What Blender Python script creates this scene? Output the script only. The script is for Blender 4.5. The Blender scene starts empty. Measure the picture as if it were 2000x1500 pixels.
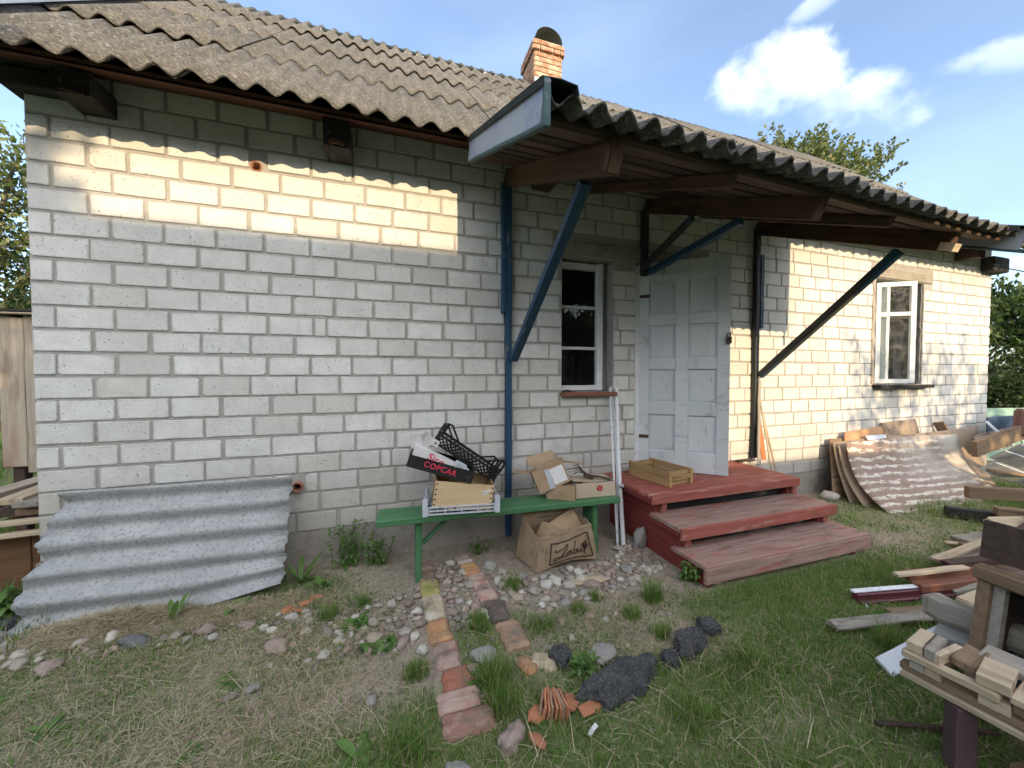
import bpy, bmesh, math, random
import numpy as np
from mathutils import Matrix, Vector, Euler, noise as mnoise

SC = bpy.context.scene
COL = SC.collection
R = math.radians
random.seed(7)
RNG = np.random.default_rng(11)

# ------------------------------------------------------------------ camera, sky, sun, exposure
cam_d = bpy.data.cameras.new('camera')
cam = bpy.data.objects.new('camera', cam_d); COL.objects.link(cam)
cam_d.sensor_width = 36.0; cam_d.lens = 12.98
cam_d.clip_start = 0.05; cam_d.clip_end = 1500
cam.location = (1.924, -2.84, 1.32)
cam.rotation_euler = (R(90 - 1.59), 0, R(-18.2))
SC.camera = cam

SUN_EL = 17.5
w = bpy.data.worlds.new('World'); SC.world = w; w.use_nodes = True
wn = w.node_tree.nodes; wl = w.node_tree.links
for n in list(wn): wn.remove(n)
wout = wn.new('ShaderNodeOutputWorld'); wbg = wn.new('ShaderNodeBackground')
wl.new(wbg.outputs[0], wout.inputs[0]); wbg.inputs['Strength'].default_value = 0.15
sky = wn.new('ShaderNodeTexSky'); sky.sky_type = 'NISHITA'; sky.sun_disc = False
sky.sun_elevation = R(SUN_EL); sky.sun_rotation = R(180); sky.altitude = 100
sky.air_density = 0.82; sky.dust_density = 2.0; sky.ozone_density = 1.2


def wmath(op, a, b=None, c=None):
    n = wn.new('ShaderNodeMath'); n.operation = op
    for i, v in enumerate((a, b, c)):
        if v is None: continue
        if isinstance(v, (int, float)): n.inputs[i].default_value = v
        else: wl.new(v, n.inputs[i])
    return n.outputs[0]


def wdot(vec, d):
    n = wn.new('ShaderNodeVectorMath'); n.operation = 'DOT_PRODUCT'
    wl.new(vec, n.inputs[0]); n.inputs[1].default_value = d
    return n.outputs['Value']


wtc = wn.new('ShaderNodeTexCoord'); WDIR = wtc.outputs['Generated']


def cloud_patch(cdir, ax, half_u, half_v, seed, nscale):
    """coverage 0..1 of one cloud round a real direction in the sky (and 0..1 height inside it)"""
    c = Vector(cdir).normalized()
    u = Vector((c.y, -c.x, 0)).normalized(); v = u.cross(c)
    ca, sa = math.cos(ax), math.sin(ax)
    u2 = u * ca + v * sa; v2 = v * ca - u * sa
    dc = wmath('MAXIMUM', wdot(WDIR, c), 0.05)
    a = wmath('DIVIDE', wdot(WDIR, u2), dc); b = wmath('DIVIDE', wdot(WDIR, v2), dc)
    r2 = wmath('ADD', wmath('POWER', wmath('ABSOLUTE', wmath('DIVIDE', a, half_u)), 2.0),
               wmath('POWER', wmath('ABSOLUTE', wmath('DIVIDE', b, half_v)), 2.0))
    mp = wn.new('ShaderNodeMapping'); wl.new(WDIR, mp.inputs['Vector'])
    mp.inputs['Location'].default_value = (seed, seed * 1.7, 0)
    mp.inputs['Scale'].default_value = (1, 1, 1.25)
    nz = wn.new('ShaderNodeTexNoise'); wl.new(mp.outputs[0], nz.inputs['Vector'])
    nz.inputs['Scale'].default_value = nscale; nz.inputs['Detail'].default_value = 9
    nz.inputs['Roughness'].default_value = 0.56
    cov = wmath('SUBTRACT', wmath('MULTIPLY_ADD', nz.outputs[0], 3.0, -0.95), r2)
    mr = wn.new('ShaderNodeMapRange'); mr.interpolation_type = 'SMOOTHSTEP'
    wl.new(cov, mr.inputs[0]); mr.inputs[1].default_value = -0.25; mr.inputs[2].default_value = 0.75
    return mr.outputs[0], wmath('DIVIDE', b, half_v)


def wmix(fac, a, b):
    m = wn.new('ShaderNodeMix'); m.data_type = 'RGBA'
    wl.new(fac, m.inputs[0])
    for i, v in ((6, a), (7, b)):
        if isinstance(v, tuple): m.inputs[i].default_value = v
        else: wl.new(v, m.inputs[i])
    return m.outputs[2]


# thin high veil all over, then the cumulus above the right end of the roof
mp = wn.new('ShaderNodeMapping'); wl.new(WDIR, mp.inputs['Vector']); mp.inputs['Scale'].default_value = (1.2, 1.2, 3.5)
nz = wn.new('ShaderNodeTexNoise'); wl.new(mp.outputs[0], nz.inputs['Vector'])
nz.inputs['Scale'].default_value = 1.7; nz.inputs['Detail'].default_value = 6
veil = wn.new('ShaderNodeMapRange'); veil.interpolation_type = 'SMOOTHSTEP'; wl.new(nz.outputs[0], veil.inputs[0])
veil.inputs[1].default_value = 0.32; veil.inputs[2].default_value = 0.85; veil.inputs[3].default_value = 0.03; veil.inputs[4].default_value = 0.17
SKYC = wmix(veil.outputs[0], sky.outputs[0], (4.0, 4.7, 5.6, 1))
# added unseen cumulus, brightening the fill light, over the half of the sky towards the sun
mp = wn.new('ShaderNodeMapping'); wl.new(WDIR, mp.inputs['Vector']); mp.inputs['Scale'].default_value = (1, 1, 1.6); mp.inputs['Location'].default_value = (2.3, 0.4, 0)
nz = wn.new('ShaderNodeTexNoise'); wl.new(mp.outputs[0], nz.inputs['Vector']); nz.inputs['Scale'].default_value = 2.6; nz.inputs['Detail'].default_value = 9; nz.inputs['Roughness'].default_value = 0.55
cu_ = wn.new('ShaderNodeMapRange'); cu_.interpolation_type = 'SMOOTHSTEP'
wl.new(wmath('ADD', nz.outputs[0], wmath('MULTIPLY', wdot(WDIR, (0.0, -1.0, 0.25)), 0.22)), cu_.inputs[0]); cu_.inputs[1].default_value = 0.52; cu_.inputs[2].default_value = 0.72
SKYC = wmix(wmath('MULTIPLY', cu_.outputs[0], 0.9), SKYC, (6.6, 6.7, 6.8, 1))
for cdir, ax, hu, hv, sd, ns, amt in (
        ((0.6790, 0.4950, 0.5420), -0.40, 0.150, 0.078, 3.1, 10.0, 0.72),
        ((0.7660, 0.4400, 0.4700), -0.45, 0.120, 0.055, 8.4, 9.0, 0.5),
        ((0.8372, 0.2991, 0.4579), -0.30, 0.070, 0.028, 5.7, 11.0, 0.3),
        ((0.6638, 0.4435, 0.6022), 0.20, 0.070, 0.020, 1.3, 12.0, 0.30),
        ((0.20, -0.75, 0.60), 0.1, 0.60, 0.22, 4.4, 4.0, 0.6),
        ((-0.75, 0.20, 0.55), 0.0, 0.50, 0.16, 9.4, 4.0, 0.6)):
    cv, hb = cloud_patch(cdir, ax, hu, hv, sd, ns)
    sh = wn.new('ShaderNodeMapRange'); wl.new(hb, sh.inputs[0]); sh.inputs[1].default_value = -0.9; sh.inputs[2].default_value = 0.5
    body = wmix(sh.outputs[0], (2.5, 3.0, 3.8, 1), (5.2, 5.3, 5.3, 1))
    SKYC = wmix(wmath('MULTIPLY', cv, amt), SKYC, body)
wl.new(SKYC, wbg.inputs['Color'])

sun_d = bpy.data.lights.new('sun', 'SUN'); sun = bpy.data.objects.new('sun', sun_d); COL.objects.link(sun)
sun_d.energy = 2.0; sun_d.angle = R(0.53); sun_d.color = (1.0, 0.75, 0.44)
sun.rotation_euler = (R(90 - SUN_EL), 0, 0)      # light travels towards +Y and down, as the shadows on the wall say

SC.view_settings.view_transform = 'Standard'
SC.view_settings.look = 'None'
SC.view_settings.exposure = 1.5
SC.view_settings.gamma = 1.0
SC.view_settings.use_curve_mapping = False
SC.render.engine = 'CYCLES'

# ------------------------------------------------------------------ object helpers
WM = {}


def tag(o, label=None, cat=None, group=None, kind=None):
    if label: o['label'] = label
    if cat: o['category'] = cat
    if group: o['group'] = group
    if kind: o['kind'] = kind
    return o


def link(name, me, mat=None, parent=None, M=None):
    if M is None: M = WM[parent].copy() if parent is not None else Matrix()
    if mat is not None and len(me.materials) == 0: me.materials.append(mat)
    o = bpy.data.objects.new(name, me); COL.objects.link(o)
    WM[o] = M
    if parent is not None:
        o.parent = parent; o.matrix_basis = WM[parent].inverted() @ M
    else:
        o.matrix_basis = M
    if mat is not None and me.materials[0] is not mat:
        o.material_slots[0].link = 'OBJECT'; o.material_slots[0].material = mat
    return o


def thing(name, label, cat, loc=(0, 0, 0), rot=(0, 0, 0), group=None):
    M = Matrix.Translation(loc) @ Euler(rot).to_matrix().to_4x4()
    o = link(name, None, None, None, M)
    o.empty_display_size = 0.1
    return tag(o, label, cat, group)


def TR(loc=(0, 0, 0), rot=(0, 0, 0)):
    return Matrix.Translation(loc) @ Euler(rot).to_matrix().to_4x4()


def axes(o, x, y, z):
    x, y, z = Vector(x), Vector(y), Vector(z)
    return Matrix(((x.x, y.x, z.x, o[0]), (x.y, y.y, z.y, o[1]), (x.z, y.z, z.z, o[2]), (0, 0, 0, 1)))


def along(p0, p1, up=(0, 0, 1)):
    """matrix whose x runs p0->p1, origin at the middle"""
    p0, p1 = Vector(p0), Vector(p1)
    x = (p1 - p0).normalized(); u = Vector(up)
    if abs(x.z) > 0.75 and abs(u.y) > 0.9 and abs(u.z) < 0.1: u = Vector((-1, 0, 0))     # upright: first size is depth, second width
    if abs(x.dot(u)) > 0.98: u = Vector((0, 1, 0))
    y = u.cross(x).normalized(); z = x.cross(y)
    return axes((p0 + p1) / 2, x, y, z), (p1 - p0).length


def pyd(verts, faces, smooth=False):
    me = bpy.data.meshes.new('m'); me.from_pydata([tuple(v) for v in verts], [], faces); me.update()
    if smooth: me.polygons.foreach_set('use_smooth', [True] * len(me.polygons))
    return me


class MB:
    def __init__(s): s.v = []; s.f = []

    def add(s, verts, faces, M=None):
        k = len(s.v)
        s.v += [tuple(M @ Vector(v)) if M is not None else tuple(v) for v in verts]
        s.f += [tuple(i + k for i in f) for f in faces]

    def box(s, c, d, M=None, rot=None):
        T = Matrix.Translation(c)
        if rot: T = T @ Euler(rot).to_matrix().to_4x4()
        if M is not None: T = M @ T
        x, y, z = d[0] / 2, d[1] / 2, d[2] / 2
        s.add([(-x, -y, -z), (x, -y, -z), (x, y, -z), (-x, y, -z), (-x, -y, z), (x, -y, z), (x, y, z), (-x, y, z)],
              [(3, 2, 1, 0), (4, 5, 6, 7), (0, 1, 5, 4), (1, 2, 6, 5), (2, 3, 7, 6), (3, 0, 4, 7)], T)

    def bar(s, p0, p1, a, b, up=(0, 0, 1)):
        M, L = along(p0, p1, up); s.box((0, 0, 0), (L, a, b), M)

    def tube(s, pts, r, n=6, cap=True):
        pts = [Vector(p) for p in pts]; rs = r if isinstance(r, (list, tuple)) else [r] * len(pts)
        k0 = len(s.v); ref = Vector((0.13, 0.21, 1)).normalized()
        for i, p in enumerate(pts):
            t = (pts[min(i + 1, len(pts) - 1)] - pts[max(i - 1, 0)]).normalized()
            if abs(t.dot(ref)) > 0.97: ref = Vector((1, 0.1, 0)).normalized()
            a = ref.cross(t).normalized(); b = t.cross(a)
            for j in range(n):
                q = 2 * math.pi * j / n
                s.v.append(tuple(p + a * rs[i] * math.cos(q) + b * rs[i] * math.sin(q)))
        for i in range(len(pts) - 1):
            for j in range(n):
                s.f.append((k0 + i * n + j, k0 + i * n + (j + 1) % n, k0 + (i + 1) * n + (j + 1) % n, k0 + (i + 1) * n + j))
        if cap:
            s.f.append(tuple(k0 + j for j in range(n))[::-1])
            s.f.append(tuple(k0 + (len(pts) - 1) * n + j for j in range(n)))

    def mesh(s, smooth=False): return pyd(s.v, s.f, smooth)


def beam_mesh(L, wd, h, ch=0.004, nseg=3, jit=0.0, seed=0, bow=0.0, rag=0.0):
    """chamfered board along x, slightly uneven like sawn timber"""
    rnd = random.Random(seed * 131 + 7)
    ch = min(ch, wd * 0.3, h * 0.3)
    y, z = wd / 2, h / 2

    def ring(x, g):
        yy, zz = y - g, z - g
        c = max(ch - g, ch * 0.3)
        return [(x, -yy + c, -zz), (x, yy - c, -zz), (x, yy, -zz + c), (x, yy, zz - c), (x, yy - c, zz), (x, -yy + c, zz), (x, -yy, zz - c), (x, -yy, -zz + c)]
    xs = [-L / 2, -L / 2 + ch] + [-L / 2 + L * (i + 1) / (nseg + 1) for i in range(nseg)] + [L / 2 - ch, L / 2]
    V = []; F = []
    for i, x in enumerate(xs):
        g = ch * 0.8 if i in (0, len(xs) - 1) else 0
        dy = rnd.uniform(-jit, jit); dz = rnd.uniform(-jit, jit) + bow * (1 - (2 * x / L) ** 2)
        for p in ring(x, g):
            ex = rnd.uniform(0, rag) * (1 if i >= len(xs) - 2 else -1) if i in (0, 1, len(xs) - 2, len(xs) - 1) else 0
            V.append((p[0] - ex, p[1] + dy + rnd.uniform(-jit, jit) * 0.4, p[2] + dz + rnd.uniform(-jit, jit) * 0.4))
    n = 8
    for i in range(len(xs) - 1):
        for j in range(n):
            F.append((i * n + j, i * n + (j + 1) % n, (i + 1) * n + (j + 1) % n, (i + 1) * n + j))
    F.append(tuple(range(n))); F.append(tuple((len(xs) - 1) * n + j for j in range(n))[::-1])
    F = [f[::-1] for f in F]
    return pyd(V, F)


_bs = [0]


def beam(name, p0, p1, wd, h, mat, parent=None, up=(0, 0, 1), ch=0.004, jit=0.0015, nseg=3, bow=0, rag=0.0):
    M, L = along(p0, p1, up); _bs[0] += 1
    return link(name, beam_mesh(L, wd, h, ch, nseg, jit, _bs[0], bow, rag), mat, parent, M)


def loose(name, label, cat, p0, p1, wd, h, mat, group=None, **k):
    return tag(beam(name, p0, p1, wd, h, mat, None, **k), label, cat, group)


def text_mesh(body, size, extrude=0.0006, shear=0.0, spacing=1.0):
    cu = bpy.data.curves.new('t', 'FONT'); cu.body = body; cu.size = size; cu.extrude = extrude
    cu.align_x = 'CENTER'; cu.align_y = 'CENTER'; cu.shear = shear; cu.space_character = spacing; cu.offset = size * 0.012
    cu.resolution_u = 3
    o = bpy.data.objects.new('t', cu); COL.objects.link(o)
    dg = bpy.context.evaluated_depsgraph_get(); dg.update()
    me = bpy.data.meshes.new_from_object(o.evaluated_get(dg))
    bpy.data.objects.remove(o); bpy.data.curves.remove(cu)
    return me


def rock_mesh(seed, flat=0.65, sub=2, rough=0.16):
    bm = bmesh.new(); bmesh.ops.create_icosphere(bm, subdivisions=sub, radius=1); r = random.Random(seed)
    off = Vector((r.uniform(0, 50), r.uniform(0, 50), r.uniform(0, 50)))
    sx, sy = r.uniform(0.85, 1.25), r.uniform(0.75, 1.05)
    for v in bm.verts:
        d = 1 + rough * 1.9 * mnoise.noise(v.co * 1.1 + off) + rough * 1.1 * mnoise.noise(v.co * 2.6 + off) + rough * 0.5 * mnoise.noise(v.co * 5.5 + off)
        v.co = Vector((v.co.x * sx * d, v.co.y * sy * d, v.co.z * flat * d))
    me = bpy.data.meshes.new('m'); bm.to_mesh(me); bm.free()
    me.polygons.foreach_set('use_smooth', [True] * len(me.polygons))
    return me


# ------------------------------------------------------------------ materials
def new_mat(name):
    m = bpy.data.materials.new(name); m.use_nodes = True
    nt = m.node_tree; b = nt.nodes['Principled BSDF']
    return m, nt, b


def nd(nt, t, **k):
    n = nt.nodes.new(t)
    for a, v in k.items(): setattr(n, a, v)
    return n


def coords(nt, stretch=(1, 1, 1), rand=True, kind='Object'):
    tc = nd(nt, 'ShaderNodeTexCoord')
    mp = nd(nt, 'ShaderNodeMapping'); mp.inputs['Scale'].default_value = stretch
    nt.links.new(tc.outputs[kind], mp.inputs['Vector'])
    if rand:
        oi = nd(nt, 'ShaderNodeObjectInfo')
        mu = nd(nt, 'ShaderNodeMath', operation='MULTIPLY'); nt.links.new(oi.outputs['Random'], mu.inputs[0]); mu.inputs[1].default_value = 57.0
        cb = nd(nt, 'ShaderNodeCombineXYZ')
        for i in range(3): nt.links.new(mu.outputs[0], cb.inputs[i])
        nt.links.new(cb.outputs[0], mp.inputs['Location'])
    return mp.outputs[0]


def noise(nt, vec, scale, detail=4, rough=0.6):
    n = nd(nt, 'ShaderNodeTexNoise'); nt.links.new(vec, n.inputs['Vector'])
    n.inputs['Scale'].default_value = scale; n.inputs['Detail'].default_value = detail; n.inputs['Roughness'].default_value = rough
    return n.outputs[0]


def rng(nt, val, a, b, c=0.0, d=1.0):
    n = nd(nt, 'ShaderNodeMapRange'); nt.links.new(val, n.inputs[0])
    for i, v in enumerate((a, b, c, d)): n.inputs[i + 1].default_value = v
    return n.outputs[0]


def mix(nt, fac, a, b, mode='MIX'):
    m = nd(nt, 'ShaderNodeMix', data_type='RGBA'); m.blend_type = mode
    if isinstance(fac, (int, float)): m.inputs[0].default_value = fac
    else: nt.links.new(fac, m.inputs[0])
    for i, v in ((6, a), (7, b)):
        if isinstance(v, (tuple, list)): m.inputs[i].default_value = (*v[:3], 1)
        else: nt.links.new(v, m.inputs[i])
    return m.outputs[2]


def mul(nt, a, b, op='MULTIPLY'):
    n = nd(nt, 'ShaderNodeMath', operation=op)
    for i, v in enumerate((a, b)):
        if isinstance(v, (int, float)): n.inputs[i].default_value = v
        else: nt.links.new(v, n.inputs[i])
    return n.outputs[0]


def bump(nt, b, h, strength=0.4, dist=0.004):
    n = nd(nt, 'ShaderNodeBump'); nt.links.new(h, n.inputs['Height'])
    n.inputs['Strength'].default_value = strength; n.inputs['Distance'].default_value = dist
    nt.links.new(n.outputs[0], b.inputs['Normal'])


def vary(nt, col, amt, island=False):
    """object- or island-wise brightness change"""
    if island:
        oi = nd(nt, 'ShaderNodeNewGeometry').outputs['Random Per Island']
    else:
        oi = nd(nt, 'ShaderNodeObjectInfo').outputs['Random']
    h = nd(nt, 'ShaderNodeHueSaturation')
    nt.links.new(rng(nt, oi, 0, 1, 1 - amt, 1 + amt), h.inputs['Value'])
    nt.links.new(col, h.inputs['Color'])
    return h.outputs[0]


def surf(name, c1, c2, scale=6, stretch=(1, 1, 1), c3=None, s3=20, t3=(0.58, 0.66), c4=None, s4=3, t4=(0.55, 0.7), rough=0.85, bs=0.35, bd=0.004,
         bscale=None, var=0.06, spec=0.3, island=False, metal=0.0, stretch3=None, rand=True, st4=None):
    m, nt, b = new_mat(name)
    v = coords(nt, stretch, rand)
    n1 = noise(nt, v, scale, 6, 0.62)
    col = mix(nt, rng(nt, n1, 0.3, 0.7), c1, c2)
    hsrc = n1
    if c3 is not None:
        v3 = coords(nt, stretch3 or stretch, rand); n3 = noise(nt, v3, s3, 5, 0.65)
        col = mix(nt, rng(nt, n3, *t3), col, c3)
    if c4 is not None:
        v4 = coords(nt, st4 or (1, 1, 1), rand); n4 = noise(nt, v4, s4, 5, 0.6)
        col = mix(nt, rng(nt, n4, *t4), col, c4)
    col = vary(nt, col, var, island)
    nt.links.new(col, b.inputs['Base Color'])
    b.inputs['Roughness'].default_value = rough; b.inputs['Specular IOR Level'].default_value = spec; b.inputs['Metallic'].default_value = metal
    nb = noise(nt, v, bscale or scale * 4, 6, 0.7)
    bump(nt, b, nb, bs, bd)
    return m


def wood(name, c1, c2, c3=None, t3=(0.55, 0.68), rough=0.85, grain=40, var=0.1, bs=0.5, s3=9, knots=False, c4=None, t4=(0.55, 0.7), s4=4):
    return surf(name, c1, c2, grain, (0.06, 1, 1), c3, s3, t3, c4, s4, t4, rough, bs, 0.003, grain * 1.6, var, 0.25, stretch3=(0.16, 1, 1), st4=(0.22, 1, 1))


# silicate brick: pale, pitted, some tan, some grimy
def brick_mat(name, island):
    m, nt, b = new_mat(name)
    v = coords(nt)
    n1 = noise(nt, v, 9, 6, 0.65)
    col = mix(nt, rng(nt, n1, 0.3, 0.72), (0.63, 0.625, 0.605), (0.78, 0.775, 0.75))
    src = nd(nt, 'ShaderNodeNewGeometry').outputs['Random Per Island'] if island else nd(nt, 'ShaderNodeObjectInfo').outputs['Random']
    col = mix(nt, mul(nt, rng(nt, src, 0.70, 1.0), 0.55), col, (0.54, 0.50, 0.45))
    wn_ = nd(nt, 'ShaderNodeTexWhiteNoise', noise_dimensions='1D'); nt.links.new(src, wn_.inputs['W'])
    col = mix(nt, rng(nt, wn_.outputs[0], 0.0, 1.0, 0.0, 0.34), col, (0.46, 0.46, 0.45))
    n2 = noise(nt, coords(nt, (1, 1, 0.35)), 14, 6, 0.7)
    col = mix(nt, rng(nt, n2, 0.55, 0.78, 0, 0.45), col, (0.42, 0.41, 0.38))
    if not island:
        tg = nd(nt, 'ShaderNodeTexCoord'); sg = nd(nt, 'ShaderNodeSeparateXYZ'); nt.links.new(tg.outputs['Generated'], sg.inputs[0])
        ex = mul(nt, mul(nt, sg.outputs[0], mul(nt, 1.0, sg.outputs[0], 'SUBTRACT'), 'MINIMUM'), 2.1)
        ez = mul(nt, sg.outputs[2], mul(nt, 1.0, sg.outputs[2], 'SUBTRACT'), 'MINIMUM')
        ed = mul(nt, mul(nt, ex, ez, 'MINIMUM'), mul(nt, noise(nt, v, 22, 5, 0.7), 0.40), 'SUBTRACT')
        col = mix(nt, rng(nt, ed, -0.09, -0.17, 0, 0.5), col, (0.45, 0.435, 0.41))
    gp_ = nd(nt, 'ShaderNodeNewGeometry'); sp_ = nd(nt, 'ShaderNodeSeparateXYZ'); nt.links.new(gp_.outputs['Position'], sp_.inputs[0])
    dirt = mul(nt, rng(nt, mul(nt, sp_.outputs[2], mul(nt, noise(nt, coords(nt, (1, 1, 1), True), 5, 5, 0.65), 0.7), 'SUBTRACT'), 0.45, -0.05), 0.5)
    col = mix(nt, dirt, col, (0.30, 0.265, 0.22))
    big = nd(nt, 'ShaderNodeTexNoise'); nt.links.new(gp_.outputs['Position'], big.inputs['Vector']); big.inputs['Scale'].default_value = 1.3; big.inputs['Detail'].default_value = 6
    col = mix(nt, rng(nt, big.outputs[0], 0.45, 0.72, 0, 0.40), col, (0.47, 0.45, 0.42))
    n3 = noise(nt, v, 95, 2, 0.5)
    pit = rng(nt, n3, 0.68, 0.74)
    col = mix(nt, pit, col, (0.17, 0.16, 0.15))
    n5 = noise(nt, coords(nt, (1, 1, 1), True), 30, 5, 0.7)
    col = mix(nt, rng(nt, n5, 0.60, 0.75, 0, 0.35), col, (0.70, 0.69, 0.66))
    nt.links.new(col, b.inputs['Base Color']); b.inputs['Roughness'].default_value = 0.9; b.inputs['Specular IOR Level'].default_value = 0.2
    hh = mul(nt, noise(nt, v, 60, 6, 0.75), pit, 'SUBTRACT')
    bump(nt, b, hh, 0.9, 0.004)
    return m


M_BRICK = brick_mat('silicate_brick', False); M_BRICK_S = brick_mat('silicate_brick_rest', True)
M_MORTAR = surf('mortar', (0.33, 0.315, 0.295), (0.43, 0.415, 0.39), 14, c3=(0.30, 0.28, 0.25), s3=40, bs=0.8, bd=0.006, bscale=70, rand=False)
M_PLINTH = surf('plinth_render', (0.27, 0.245, 0.215), (0.37, 0.34, 0.30), 3.2, c3=(0.19, 0.18, 0.155), s3=9, t3=(0.5, 0.7), c4=(0.42, 0.40, 0.36), s4=26, t4=(0.6, 0.7), bs=0.7, bd=0.006, bscale=50, rand=False)
M_CONC = surf('lintel_concrete', (0.27, 0.24, 0.20), (0.38, 0.345, 0.295), 7, c3=(0.19, 0.165, 0.135), s3=16, bs=0.7, bscale=55)


def slate_mat(name, a, bcol, lich, dark, lt):
    m, nt, b = new_mat(name)
    v = coords(nt); n1 = noise(nt, v, 5, 7, 0.7)
    col = mix(nt, rng(nt, n1, 0.3, 0.7), a, bcol)
    n2 = noise(nt, v, 26, 6, 0.75)
    col = mix(nt, rng(nt, n2, 0.52, 0.70), col, dark)
    n3 = noise(nt, coords(nt, (1, 0.5, 1)), 17, 6, 0.75)
    n4 = noise(nt, coords(nt, (1, 1, 1), True), 2.2, 4, 0.6)
    col = mix(nt, mul(nt, rng(nt, n3, 0.50, 0.66), rng(nt, n4, *lt)), col, lich)
    n5 = noise(nt, coords(nt, (1, 0.45, 1)), 62, 4, 0.7); col = mix(nt, rng(nt, n5, 0.54, 0.68, 0, 0.75), col, (0.38, 0.36, 0.32)); n6 = noise(nt, coords(nt, (1, 0.45, 1)), 50, 4, 0.7); col = mix(nt, rng(nt, n6, 0.55, 0.66, 0, 0.75), col, dark)
    col = vary(nt, col, 0.12)
    nt.links.new(col, b.inputs['Base Color']); b.inputs['Roughness'].default_value = 0.92; b.inputs['Specular IOR Level'].default_value = 0.15
    bump(nt, b, noise(nt, v, 75, 7, 0.8), 0.9, 0.007)
    return m


M_SLATE = slate_mat('mossy_asbestos_slate', (0.100, 0.096, 0.088), (0.175, 0.168, 0.155), (0.19, 0.16, 0.09), (0.045, 0.042, 0.037), (0.50, 0.72))
M_SLATE_G = slate_mat('grey_asbestos_slate', (0.085, 0.084, 0.08), (0.13, 0.128, 0.122), (0.15, 0.135, 0.10), (0.045, 0.044, 0.042), (0.55, 0.8))
M_SHEET = surf('pale_fibre_cement', (0.32, 0.33, 0.335), (0.46, 0.47, 0.475), 4, c3=(0.20, 0.205, 0.205), s3=60, t3=(0.50, 0.70), c4=(0.05, 0.05, 0.05), s4=7, t4=(0.69, 0.71), bs=0.4, bd=0.003, bscale=90, rough=0.85)
M_ZINC = surf('zinc_flashing', (0.42, 0.46, 0.52), (0.55, 0.60, 0.66), 5, rough=0.5, bs=0.1, spec=0.5, metal=0.35)
M_ENDBOARD = surf('painted_end_board', (0.27, 0.30, 0.345), (0.37, 0.40, 0.45), 4, (0.4, 1, 1), c3=(0.20, 0.24, 0.42), s3=5, t3=(0.55, 0.68), rough=0.55, bs=0.12, spec=0.45)
M_DARKMETAL = surf('dark_metal', (0.022, 0.026, 0.026), (0.045, 0.05, 0.048), 9, rough=0.85, bs=0.2, spec=0.08)
M_HOLE = surf('unlit_hole', (0.006, 0.005, 0.004), (0.01, 0.008, 0.007), 9, rough=1.0, bs=0, spec=0.0)
M_TEAL = surf('dark_green_trim', (0.035, 0.075, 0.075), (0.06, 0.11, 0.11), 12, c3=(0.18, 0.2, 0.19), s3=30, t3=(0.64, 0.72), rough=0.6)
M_RAFTER = wood('old_rafter_timber', (0.055, 0.032, 0.021), (0.105, 0.064, 0.042), (0.03, 0.018, 0.013))
M_SOFFIT = wood('soffit_board_timber', (0.05, 0.033, 0.025), (0.10, 0.066, 0.048), (0.03, 0.02, 0.016), var=0.4)
M_EAVE = wood('reddish_eave_board', (0.055, 0.024, 0.016), (0.09, 0.04, 0.026), (0.03, 0.014, 0.01))
M_BLUE = wood('blue_painted_timber', (0.018, 0.05, 0.10), (0.03, 0.08, 0.15), (0.014, 0.028, 0.05), rough=0.55, bs=0.5, c4=(0.16, 0.16, 0.15), t4=(0.62, 0.68), s4=24)
M_BLUEDK = wood('worn_dark_blue_timber', (0.03, 0.038, 0.045), (0.055, 0.062, 0.066), (0.10, 0.09, 0.075), rough=0.65, c4=(0.03, 0.09, 0.16), t4=(0.55, 0.62), s4=5)
M_RED = wood('red_painted_step_timber', (0.25, 0.065, 0.05), (0.37, 0.12, 0.092), (0.42, 0.24, 0.20), (0.54, 0.70), rough=0.75, bs=1.0, c4=(0.20, 0.095, 0.075), t4=(0.54, 0.72), s4=16, s3=22)
M_REDWORN = wood('worn_red_step_timber', (0.25, 0.155, 0.13), (0.37, 0.245, 0.21), (0.31, 0.10, 0.08), (0.52, 0.68), rough=0.85, bs=1.0, c4=(0.17, 0.115, 0.09), t4=(0.52, 0.70), s4=22, s3=18)
M_REDDK = wood('dark_red_side_timber', (0.16, 0.03, 0.028), (0.22, 0.045, 0.04), (0.12, 0.04, 0.03), rough=0.65)
M_GREEN = wood('green_painted_timber', (0.045, 0.135, 0.055), (0.08, 0.19, 0.095), (0.035, 0.095, 0.045), (0.55, 0.7), rough=0.45, bs=0.45, c4=(0.18, 0.26, 0.16), t4=(0.66, 0.74), s4=22)
M_DOOR = surf('flaking_pale_door_paint', (0.53, 0.57, 0.60), (0.63, 0.67, 0.69), 6, (1, 1, 0.2), c3=(0.36, 0.40, 0.43), s3=22, t3=(0.60, 0.70), c4=(0.34, 0.30, 0.26), s4=5, t4=(0.60, 0.78), rough=0.55, bs=0.6, bd=0.003, bscale=45, spec=0.35)
M_WHITEPAINT = surf('white_window_paint', (0.62, 0.64, 0.66), (0.74, 0.76, 0.78), 12, (1, 1, 0.3), c3=(0.42, 0.41, 0.38), s3=30, t3=(0.62, 0.7), rough=0.5, bs=0.3)
M_FRAMEDK = wood('dirty_frame_and_jamb_shade', (0.16, 0.15, 0.14), (0.27, 0.26, 0.25), (0.08, 0.07, 0.065))
M_SILLRED = wood('red_brown_sill', (0.17, 0.07, 0.045), (0.26, 0.12, 0.08), (0.07, 0.04, 0.03))
M_TAR_SHADE = wood('tarred_sill_and_frame_shade', (0.025, 0.022, 0.02), (0.07, 0.06, 0.055), (0.16, 0.14, 0.12), (0.62, 0.7))
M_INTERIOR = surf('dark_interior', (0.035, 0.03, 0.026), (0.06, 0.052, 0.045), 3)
M_CURTAIN = surf('white_net_curtain', (0.62, 0.66, 0.70), (0.75, 0.78, 0.80), 10, (6, 1, 0.2), rough=0.9)
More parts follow.
